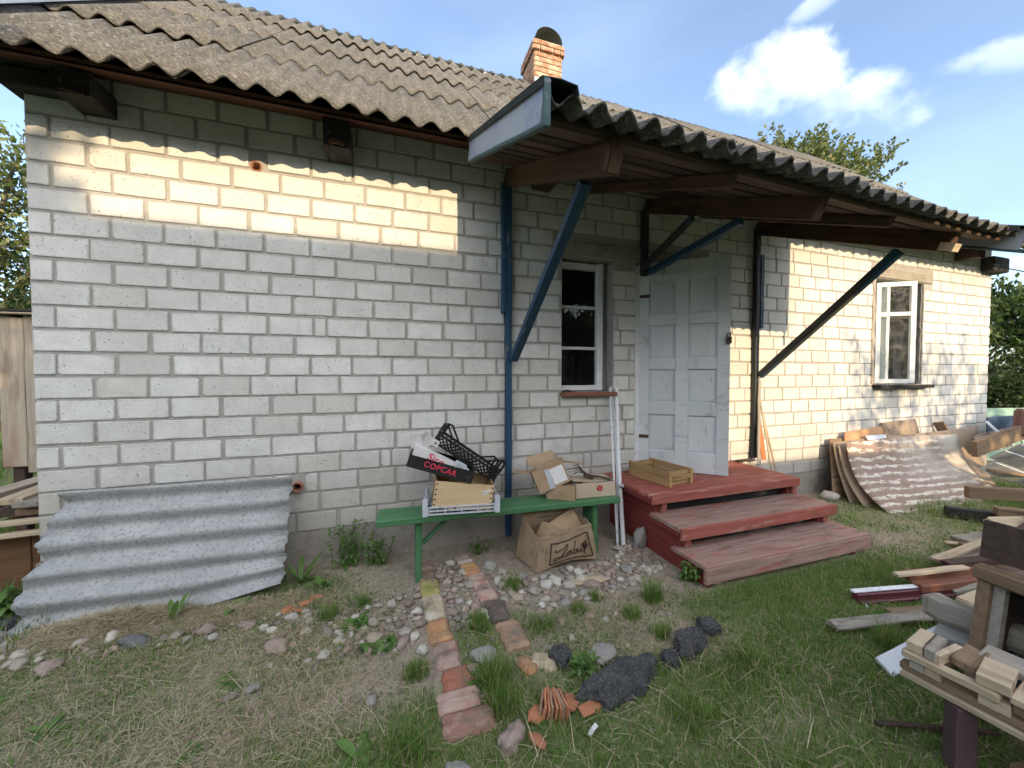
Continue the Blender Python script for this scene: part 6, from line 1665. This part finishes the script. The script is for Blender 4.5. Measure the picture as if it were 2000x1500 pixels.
make_tree('hedge_bush', 'dark leafy bush behind the shed at the left edge', 'bush', (-3.4, 4.6, 0), 0.5,
          [(-3.4, 4.4, 1.5, 0.9), (-2.6, 4.9, 1.7, 0.8), (-4.2, 4.0, 1.4, 0.9), (-3.0, 5.0, 2.3, 0.6)], 150, 0.5, 30, 0.10, M_LEAFD, 6, 0.08, inner=0.8)
make_tree('hedge_bush', 'tall dark green bush beyond the right corner of the house', 'bush', (17.0, 2.6, 0), 0.8,
          [(17.0, 2.3, 2.2, 1.4), (18.3, 1.6, 2.4, 1.4), (16.3, 3.2, 2.6, 1.1), (19.5, 1.2, 2.0, 1.5), (17.8, 2.6, 3.1, 0.9)], 260, 0.7, 34, 0.15, M_LEAF, 8, 0.1, inner=0.8)
make_tree('hedge_bush', 'low dark bush in front of the fence at the right edge', 'bush', (15.4, 1.6, 0), 0.3,
          [(15.2, 1.7, 0.8, 0.8), (16.4, 1.3, 0.8, 0.8), (17.6, 0.9, 0.7, 0.8)], 110, 0.4, 30, 0.12, M_LEAFD, 9, 0.06, inner=0.9)
fe = thing('board_fence', 'dark old board fence behind the low bush at the right edge', 'fence', (17, 1.9, 0))
for k in range(20):
    x = 13.8 + k * 0.28
    beam('board', (x, 3.0 - 0.25 * k * 0.28, 0.0), (x, 3.0 - 0.25 * k * 0.28, 1.55 + 0.06 * math.sin(k * 1.7)), 0.025, 0.2, M_DARKWOOD, fe, up=(0, 1, 0))
for z in (0.5, 1.3): beam('rail', (13.7, 3.06, z), (19.3, 1.66, z), 0.05, 0.07, M_DARKWOOD, fe)
tag(link('wire', (lambda m: (m.tube([(9.9, -0.05, 2.80), (14, 0.3, 2.95), (20, 0.8, 3.35), (32, 1.6, 4.6)], 0.008, 5), m)[1])(MB()).mesh(True), M_WIRE), 'thin black cable running from the right corner of the house', 'cable')

# the neighbours behind the camera whose shadows lie on the yard and the lower wall
barn = thing('plank_barn', 'long plank barn across the yard, its ridge shading the lower wall', 'barn', (2.3, -10.5, 0))
TZ = lambda z, y: z + math.tan(R(SUN_EL)) * (-y)
rz_ = TZ(2.225, -10.5)
m = MB(); m.box((2.35, -10.5, 1.5), (5.1, 5.2, 3.0)); link('wall', m.mesh(), M_GREYWOOD, barn, Matrix())
for sg in (-1, 1):
    m = MB(); ye = -10.5 + sg * 3.0
    m.v = [(-0.22, ye, 2.75), (4.93, ye, 2.75), (4.93, -10.5, rz_), (-0.22, -10.5, rz_)]; m.f = [(0, 1, 2, 3)]
    o = link('roof_slope', m.mesh(), M_SLATE_G, barn, Matrix()); sm = o.modifiers.new('t', 'SOLIDIFY'); sm.thickness = 0.03
m = MB(); m.v = [(-0.15, -13.0, 2.9), (-0.15, -8.0, 2.9), (-0.15, -10.5, rz_ - 0.1), (4.87, -13.0, 2.9), (4.87, -8.0, 2.9), (4.87, -10.5, rz_ - 0.1)]; m.f = [(0, 1, 2), (5, 4, 3)]
link('gable', m.mesh(), M_GREYWOOD, barn, Matrix())
for x in (0.9, 3.6): m = MB(); m.box((x, -7.89, 1.05), (1.1, 0.05, 2.0)); link('barn_door', m.mesh(), M_BROWNWOOD, barn, Matrix())
ln = thing('lean_to_shed', 'low flat roofed lean to at the end of the barn', 'shed', (6.2, -9.6, 0))
lz = TZ(0.36, -9.0)
m = MB(); m.box((6.55, -10.0, lz / 2), (3.2, 2.0, lz)); link('wall', m.mesh(), M_GREYWOOD, ln, Matrix())
m = MB(); m.box((6.55, -10.05, lz + 0.01), (3.24, 2.1, 0.03)); link('roof', m.mesh(), M_SLATE_G, ln, Matrix())
for a in (5.6, 7.0): m = MB(); m.box((a, -8.98, 1.0), (0.8, 0.05, 1.9)); link('shed_door', m.mesh(), M_BROWNWOOD, ln, Matrix())
ls = thing('lean_to_shed', 'low plank shed joined to the left end of the barn', 'shed', (-3.2, -10.5, 0))
lz = TZ(1.20, -10.0)
m = MB(); m.box((-3.1, -10.6, lz / 2), (5.79, 3.0, lz)); link('wall', m.mesh(), M_GREYWOOD, ls, Matrix())
m = MB(); m.box((-3.13, -10.6, lz + 0.016), (5.84, 3.2, 0.03)); link('roof', m.mesh(), M_SLATE_G, ls, Matrix())
m = MB(); m.box((-2.5, -9.08, 1.0), (0.9, 0.05, 1.9)); link('shed_door', m.mesh(), M_BROWNWOOD, ls, Matrix())
tz = lambda z: TZ(z, -9.0)
make_tree('pear_tree', 'broad fruit tree across the yard, throwing dappled shade on the wall', 'tree', (8.3, -9.0, 0), 2.2,
          [(7.3, -9.0, tz(0.95), 0.55), (8.2, -9.2, tz(1.1), 0.60), (9.2, -9.0, tz(1.0), 0.65), (10.2, -9.0, tz(0.8), 0.7), (7.7, -8.7, tz(0.2), 0.7), (9.0, -8.8, tz(0.1), 0.9), (10.4, -8.8, tz(0.0), 0.9)], 120, 0.6, 26, 0.12, M_LEAF, 12, 0.14, inner=0.35)
make_tree('pear_tree', 'tall slim fruit tree at the left end of the barn', 'tree', (-0.6, -10.0, 0), 3.4,
          [(-0.40, -10.0, TZ(2.05, -10.0), 0.62), (-0.7, -10.0, TZ(1.5, -10.0), 0.6), (-1.4, -10.0, TZ(0.6, -10), 1.0)], 90, 0.35, 30, 0.13, M_LEAF, 14, 0.12, inner=1.0)
make_tree('pear_tree', 'dark leafy tree standing right behind the viewer by the barn', 'tree', (1.6, -7.0, 0), 1.6,
          [(1.2, -7.0, 2.2, 0.8), (2.4, -7.1, 2.4, 0.8), (3.3, -6.9, 2.2, 0.8), (2.2, -6.8, 1.4, 0.8)], 80, 0.4, 28, 0.12, M_LEAFD, 15, 0.12, inner=0.8)

# the wood round the yard, behind the barn and to both sides: a far mass of leaves
def wood_belt(segs, n, size, seed):
    rg = np.random.default_rng(seed); P = []
    for (xa, ya), (xb, yb), top in segs:
        t = rg.random(n); hgt = top * (0.72 + 0.28 * vnoise(t * 9, t * 0, 1.0, seed)) * (0.85 + 0.15 * vnoise(t * 40, t * 0, 1.0, seed + 3))
        z = rg.random(n) ** 0.8 * hgt; d = rg.normal(size=n) * 0.9
        L = math.hypot(xb - xa, yb - ya); ux, uy = (xb - xa) / L, (yb - ya) / L
        P.append(np.stack([xa + (xb - xa) * t - uy * d, ya + (yb - ya) * t + ux * d, z], 1))
    P = np.concatenate(P); V = leaf_cloud(P, rg.normal(size=P.shape), size, rg, 0.8)
    return quads_mesh(V)


tag(link('wood', wood_belt([((-16, -17.5), (0, -17.5), 4.9), ((0, -17.5), (16, -17.5), 5.2), ((16, -17.5), (34, -15), 5.0), ((-15, -18), (-13, 14), 5.0), ((-14, 14), (2, 22), 5.0), ((30, -16), (27, 3), 4.6), ((10, 22), (34, 10), 4.2)], 5200, 0.62, 5), M_LEAFD), kind='stuff')

# ------------------------------------------------------------------ weeds
def leaf_blade(m, base, az, L, wd, lift, droop, n=4, fold=0.25):
    k0 = len(m.v); ca, sa = math.cos(az), math.sin(az)
    for i in range(n + 1):
        t = i / n; r_ = L * t * (1 - 0.12 * t); z = L * (lift * t - droop * t * t)
        ww = wd * math.sin(math.pi * min(1, 0.12 + 0.88 * t)) ** 0.8 * (1 if i < n else 0.15)
        for s in (-1, 0, 1):
            m.v.append((base[0] + ca * r_ - sa * s * ww, base[1] + sa * r_ + ca * s * ww, base[2] + z + abs(s) * fold * ww))
    for i in range(n):
        for s in range(2):
            a = k0 + i * 3 + s; m.f.append((a, a + 1, a + 4, a + 3))


def weed(lab, x, y, n, L, wd, seed, lift=0.8, droop=0.7, stems=0, height=0.0, cat='weed', name='weed_plant'):
    r = random.Random(seed); t = thing(name, lab, cat, (x, y, 0)); z = float(gz(x, y))
    m = MB()
    for i in range(n):
        leaf_blade(m, (x + r.uniform(-.01, .01), y + r.uniform(-.01, .01), z), 6.283 * i / n + r.uniform(-.4, .4), L * r.uniform(0.6, 1.15), wd * r.uniform(0.7, 1.2), lift * r.uniform(0.5, 1.5), droop * r.uniform(0.7, 1.2))
    sm_ = MB()
    for s in range(stems):
        bx, by = x + r.uniform(-.08, .08), y + r.uniform(-.05, .05); hh = height * r.uniform(0.6, 1.1); tx, ty = bx + r.uniform(-.07, .07), by + r.uniform(-.07, .04)
        sm_.tube([(bx, by, z), ((bx + tx) / 2, (by + ty) / 2, z + hh * 0.55), (tx, ty, z + hh)], [0.003, 0.0025, 0.0015], 4)
        for q in range(int(7 + hh * 40)):
            tt = 0.15 + 0.85 * r.random()
            leaf_blade(m, (bx + (tx - bx) * tt, by + (ty - by) * tt, z + hh * tt), r.uniform(0, 6.28), L * 0.45 * r.uniform(0.6, 1.2), wd * 0.7, 0.5, 0.8, 3)
    link('leaves', m.mesh(True), M_WEED, t, Matrix())
    if stems: tag(link('stems', sm_.mesh(), M_WEED, t, Matrix()), kind='stuff')
    return t


weed('tall bushy weed against the plinth between the sheet and the bench leg', 1.62, -0.10, 8, 0.10, 0.013, 1, stems=9, height=0.30)
weed('leafy nettle clump at the wall just left of the bench leg', 1.82, -0.13, 8, 0.09, 0.013, 2, stems=9, height=0.20)
weed('broad leaved dock growing at the right edge of the leaning sheet', 1.37, -0.24, 8, 0.15, 0.017, 3, lift=1.2, droop=0.7)
weed('broad leaved dock in front of the shard heap', 1.52, -0.34, 9, 0.12, 0.017, 4, lift=0.9, droop=0.7)
weed('two big upright leaves in front of the leaning sheet', 0.80, -0.42, 5, 0.12, 0.017, 5, lift=1.2, droop=0.5)
weed('low leafy weed at the lower right corner of the leaning sheet', 1.10, -0.41, 8, 0.11, 0.022, 6)
weed('green weed bush at the left edge beside the leaning sheet', -0.07, -0.14, 10, 0.15, 0.02, 7, stems=10, height=0.18)
weed('dense green weed patch in the lower left by the stones', -0.18, -0.25, 10, 0.14, 0.02, 8, stems=10, height=0.15)
weed('dandelion rosette in the dry grass at the lower left', 0.70, -1.03, 8, 0.12, 0.013, 9, lift=0.5)
weed('dandelion with a single broad leaf at the bottom left', 1.25, -1.31, 5, 0.08, 0.022, 10, lift=0.3)
weed('dandelion rosette in dry grass left of the cobbles', 1.25, -0.98, 8, 0.09, 0.014, 11, lift=0.35)
weed('thistle like weed at the left foot of the red steps', 3.72, -0.98, 9, 0.10, 0.016, 12, stems=4, height=0.13)
weed('bright green fern like tuft beside the largest asphalt slab', 2.74, -1.41, 16, 0.10, 0.012, 13, lift=1.1, stems=5, height=0.07)
weed('clover patch at the left brick row below the cobbles', 1.86, -0.98, 14, 0.08, 0.02, 14, lift=0.6, stems=4, height=0.05)
weed('clover patch beside the cobbles left of the brick row', 1.72, -0.80, 12, 0.08, 0.018, 15, lift=0.6, stems=4, height=0.05)
weed('leafy weed under the bench between the brick rows', 2.52, -0.20, 9, 0.07, 0.010, 16, stems=6, height=0.09)
weed('dandelion rosette in the grass at the bottom left of centre', 1.80, -1.50, 9, 0.10, 0.018, 17, lift=0.5)
weed('plantain rosette in the bare soil beside the brick row', 2.27, -1.30, 8, 0.08, 0.016, 18, lift=0.6)

# ------------------------------------------------------------------ grass and hay (nobody could count it)
def blades(n, xr, yr, dens, hmin, hmax, wd, flat, rg, fine=1.0, bend=0.5):
    x = rg.uniform(*xr, n * 4); y = rg.uniform(*yr, n * 4)
    keep = rg.random(n * 4) < dens(x, y)
    x, y = x[keep][:n], y[keep][:n]; n = len(x)
    # not on bricks, steps or stones
    bad = ((np.abs(x - 2.155) < 0.065) & (y > -1.56) & (y < -0.22)) | ((np.abs(x - 2.45 - 0.05 * (-0.7 - y)) < 0.065) & (y > -1.24) & (y < -0.2)) | ((x > 3.72) & (x < 5.27) & (y > -1.12)) | (y > -0.015) & (x > -0.02) & (x < 9.9)
    x, y = x[~bad], y[~bad]; n = len(x); z = gz(x, y)
    az = rg.uniform(0, 2 * np.pi, n); h = rg.uniform(hmin, hmax, n) * (0.7 + 0.6 * vnoise(x, y, 3.1, 8))
    lean = rg.uniform(0.1, bend, n) * h if not flat else h * rg.uniform(0.8, 1.0, n)
    hz = np.sqrt(np.maximum(h ** 2 - lean ** 2, (0.08 * h) ** 2)) if not flat else h * rg.uniform(0.03, 0.30, n)
    dx, dy = np.cos(az), np.sin(az); px, py = -dy * wd * rg.uniform(0.7, 1.3, n), dx * wd * rg.uniform(0.7, 1.3, n)
    V = np.empty((n, 6, 3)); z0 = z - 0.004 + (rg.uniform(0, 0.012, n) if flat else 0)
    for i, (t, w_) in enumerate(((0, 1.0), (0.55, 0.85), (1.0, 0.12))):
        lx_ = dx * lean * t ** (1.0 if flat else 1.7); ly_ = dy * lean * t ** (1.0 if flat else 1.7)
        if flat and i == 1: lx_ = lx_ + py * 3; ly_ = ly_ - px * 3
        zz = z0 + hz * (t if not flat else math.sin(math.pi * 0.5 * t + 0.3))
        V[:, 2 * i] = np.stack([x + lx_ - px * w_, y + ly_ - py * w_, zz], 1); V[:, 2 * i + 1] = np.stack([x + lx_ + px * w_, y + ly_ + py * w_, zz], 1)
    return V.reshape(-1, 3)


def heap(V, cx, cy, sx, sy, h):
    """raise flat-lying strands onto a low mound"""
    W_ = V.reshape(-1, 6, 3); b_ = W_[:, 0]
    up_ = h * np.exp(-((b_[:, 0] - cx) / sx) ** 2 - ((b_[:, 1] - cy) / sy) ** 2) * RNG.random(len(b_))
    W_[:, :, 2] += up_[:, None]
    return W_.reshape(-1, 3)


def blade_mesh(V):
    n = len(V) // 6; me = bpy.data.meshes.new('m'); me.vertices.add(len(V)); me.vertices.foreach_set('co', V.astype(np.float32).ravel())
    idx = np.array([0, 1, 3, 2, 2, 3, 5, 4]); L = (np.arange(n)[:, None] * 6 + idx).astype(np.int32).ravel()
    me.loops.add(len(L)); me.loops.foreach_set('vertex_index', L); me.polygons.add(2 * n); me.polygons.foreach_set('loop_start', np.arange(0, 8 * n, 4, dtype=np.int32))
    me.update(calc_edges=True); me.validate(); return me


gd = lambda x, y: greenness(x, y) ** 1.3
near = np.concatenate([blades(90000, (0.1, 5.4), (-2.75, 0.05), gd, 0.016, 0.052, 0.0015, False, RNG, bend=0.9), blades(60000, (0.1, 5.4), (-2.75, 0.05), lambda x, y: np.clip(greenness(x, y) * 1.2, 0, 1), 0.010, 0.026, 0.0016, False, RNG, bend=0.97)])
farb = blades(24000, (4.8, 10.5), (-2.6, 0.0), gd, 0.02, 0.06, 0.003, False, RNG, bend=0.8)
side_ = blades(9000, (-1.6, 0.2), (-1.2, 1.5), lambda x, y: 0.9 + 0 * x, 0.04, 0.13, 0.003, False, RNG)
outer = blades(16000, (-9, 22), (0.5, 12), lambda x, y: ((x < -0.2) | (x > 10.1)) * 0.9, 0.08, 0.22, 0.010, False, RNG)
tag(link('grass', blade_mesh(np.concatenate([near, farb, side_, outer])), M_GRASS), kind='stuff')
nl = 60000; lxx = RNG.uniform(0.1, 6.5, nl); lyy = RNG.uniform(-2.6, -0.1, nl); kp = RNG.random(nl) < (0.10 + 0.75 * greenness(lxx, lyy)) * (vnoise(lxx, lyy, 4.3, 21) > 0.45)
kp &= ~((lxx > 3.7) & (lxx < 5.3) & (lyy > -1.15)) & ~((np.abs(lxx - 2.155) < 0.07) & (lyy > -1.56)) & ~((np.abs(lxx - 2.46) < 0.08) & (lyy > -1.24))
lxx, lyy = lxx[kp], lyy[kp]; lp = np.stack([lxx, lyy, gz(lxx, lyy) + RNG.uniform(0.003, 0.022, len(lxx))], 1)
tag(link('ground_leaves', quads_mesh(leaf_cloud(lp, RNG.normal(size=lp.shape) * np.array((1, 1, 0.25)), 0.014, RNG, 0.75)), M_WEED), kind='stuff')
cr = MB()       # crumbs of soil, bits of twig and brick dust lying about
for _ in range(2600):
    x, y = rs.uniform(0.0, 6.6), rs.uniform(-2.2, -0.05)
    if (3.68 < x < 5.3 and y > -1.15) or rs.random() < float(greenness(x, y)) * 1.1: continue
    r_ = rs.uniform(0.0025, 0.008); a = tv[rs.randrange(4)]
    cr.add(a[0], a[1], TR((x, y, float(gz(x, y)) + r_ * 0.3), (0, 0, rs.uniform(0, 6))) @ Matrix.Diagonal((r_ * rs.uniform(0.8, 1.8), r_, r_ * 0.8, 1)))
tag(link('soil_crumbs', cr.mesh(), surf('soil_crumb', (0.17, 0.13, 0.095), (0.34, 0.28, 0.21), 30, island=True, var=0.45, bs=0.2)), kind='stuff')
tw_ = MB()
for _ in range(170):
    x, y, a, L = rs.uniform(0.2, 6.5), rs.uniform(-2.2, -0.3), rs.uniform(0, 6.28), rs.uniform(0.03, 0.11)
    if 3.65 < x < 5.32 and y > -1.2: continue
    z = float(gz(x, y)) + 0.006
    tw_.tube([(x, y, z), (x + L * 0.5 * math.cos(a) + rs.uniform(-.01, .01), y + L * 0.5 * math.sin(a), z + 0.006), (x + L * math.cos(a), y + L * math.sin(a), z + rs.uniform(0, 0.01))], [0.0018, 0.0016, 0.001], 4)
tag(link('twig_litter', tw_.mesh(), M_BROWNWOOD), kind='stuff')
tuft = []
for tx, ty, n, sp, hh in ((2.33, -1.36, 500, 0.07, 0.12), (2.36, -0.98, 420, 0.07, 0.09), (2.33, -1.47, 350, 0.06, 0.10), (3.35, -1.10, 260, 0.05, 0.13), (3.15, -1.18, 200, 0.05, 0.08), (3.05, -0.98, 160, 0.05, 0.07), (2.62, -0.72, 260, 0.07, 0.08), (3.2, -1.35, 200, 0.05, 0.09), (3.45, -1.62, 320, 0.08, 0.08), (2.9, -1.05, 160, 0.05, 0.07), (3.0, -1.75, 320, 0.09, 0.07),
                          (1.95, -1.55, 400, 0.10, 0.07), (2.65, -1.10, 220, 0.08, 0.06), (1.75, -0.62, 240, 0.06, 0.08), (6.9, -0.75, 500, 0.35, 0.12), (7.9, -0.95, 400, 0.3, 0.12), (2.02, -1.2, 260, 0.06, 0.07), (1.6, -0.68, 220, 0.06, 0.08), (4.45, -1.85, 260, 0.1, 0.16), (4.2, -1.75, 200, 0.06, 0.16)):
    rgx = np.random.default_rng(int(tx * 1000) + n)
    tuft.append(blades(n, (tx - sp, tx + sp), (ty - sp, ty + sp), lambda x, y, tx=tx, ty=ty, sp=sp: np.clip(1.1 - ((x - tx) ** 2 + (y - ty) ** 2) / sp ** 2, 0, 1), hh * 0.5, hh * 1.1, 0.0016, False, rgx, bend=0.8))
tag(link('grass_tufts', blade_mesh(np.concatenate(tuft)), M_GRASS), kind='stuff')


def hay_density(x, y):
    left = sstep(2.1, 1.5, x) * sstep(-0.32, -0.5, y) * 1.0
    bed = 0.4 * sstep(2.6, 2.9, x) * sstep(3.7, 3.4, x) * sstep(-0.98, -1.1, y) * sstep(-1.7, -1.5, y)
    lawn = 0.22 * (x > 2.0) * sstep(-1.2, -1.5, y) + 0.25 * (x > 5) * (y < -0.4)
    clear = 1 - 0.8 * np.exp(-((y + 0.43 + 0.14 * x) / 0.075) ** 2) * (x < 1.6)
    return clear * np.clip(np.maximum.reduce([left, bed, lawn]) * (0.35 + 1.0 * vnoise(x, y, 3.0, 12)) * (1 - 0.5 * greenness(x, y)), 0, 1)


hay = [blades(42000, (-0.4, 7.0), (-2.6, -0.2), hay_density, 0.03, 0.11, 0.0010, True, RNG),
       heap(blades(9000, (0.15, 0.95), (-0.54, -0.28), lambda x, y: 0.9 + 0 * x, 0.04, 0.10, 0.0011, True, RNG), 0.52, -0.38, 0.30, 0.09, 0.085),
       heap(blades(2500, (0.9, 1.4), (-0.56, -0.36), lambda x, y: 0.9 + 0 * x, 0.04, 0.10, 0.0011, True, RNG), 1.1, -0.44, 0.25, 0.08, 0.03),
       blades(900, (0.3, 3.6), (-2.2, -0.6), lambda x, y: 0.5 + 0 * x, 0.08, 0.22, 0.0012, True, RNG)]
tag(link('dry_grass', blade_mesh(np.concatenate(hay)), M_DRY), kind='stuff')
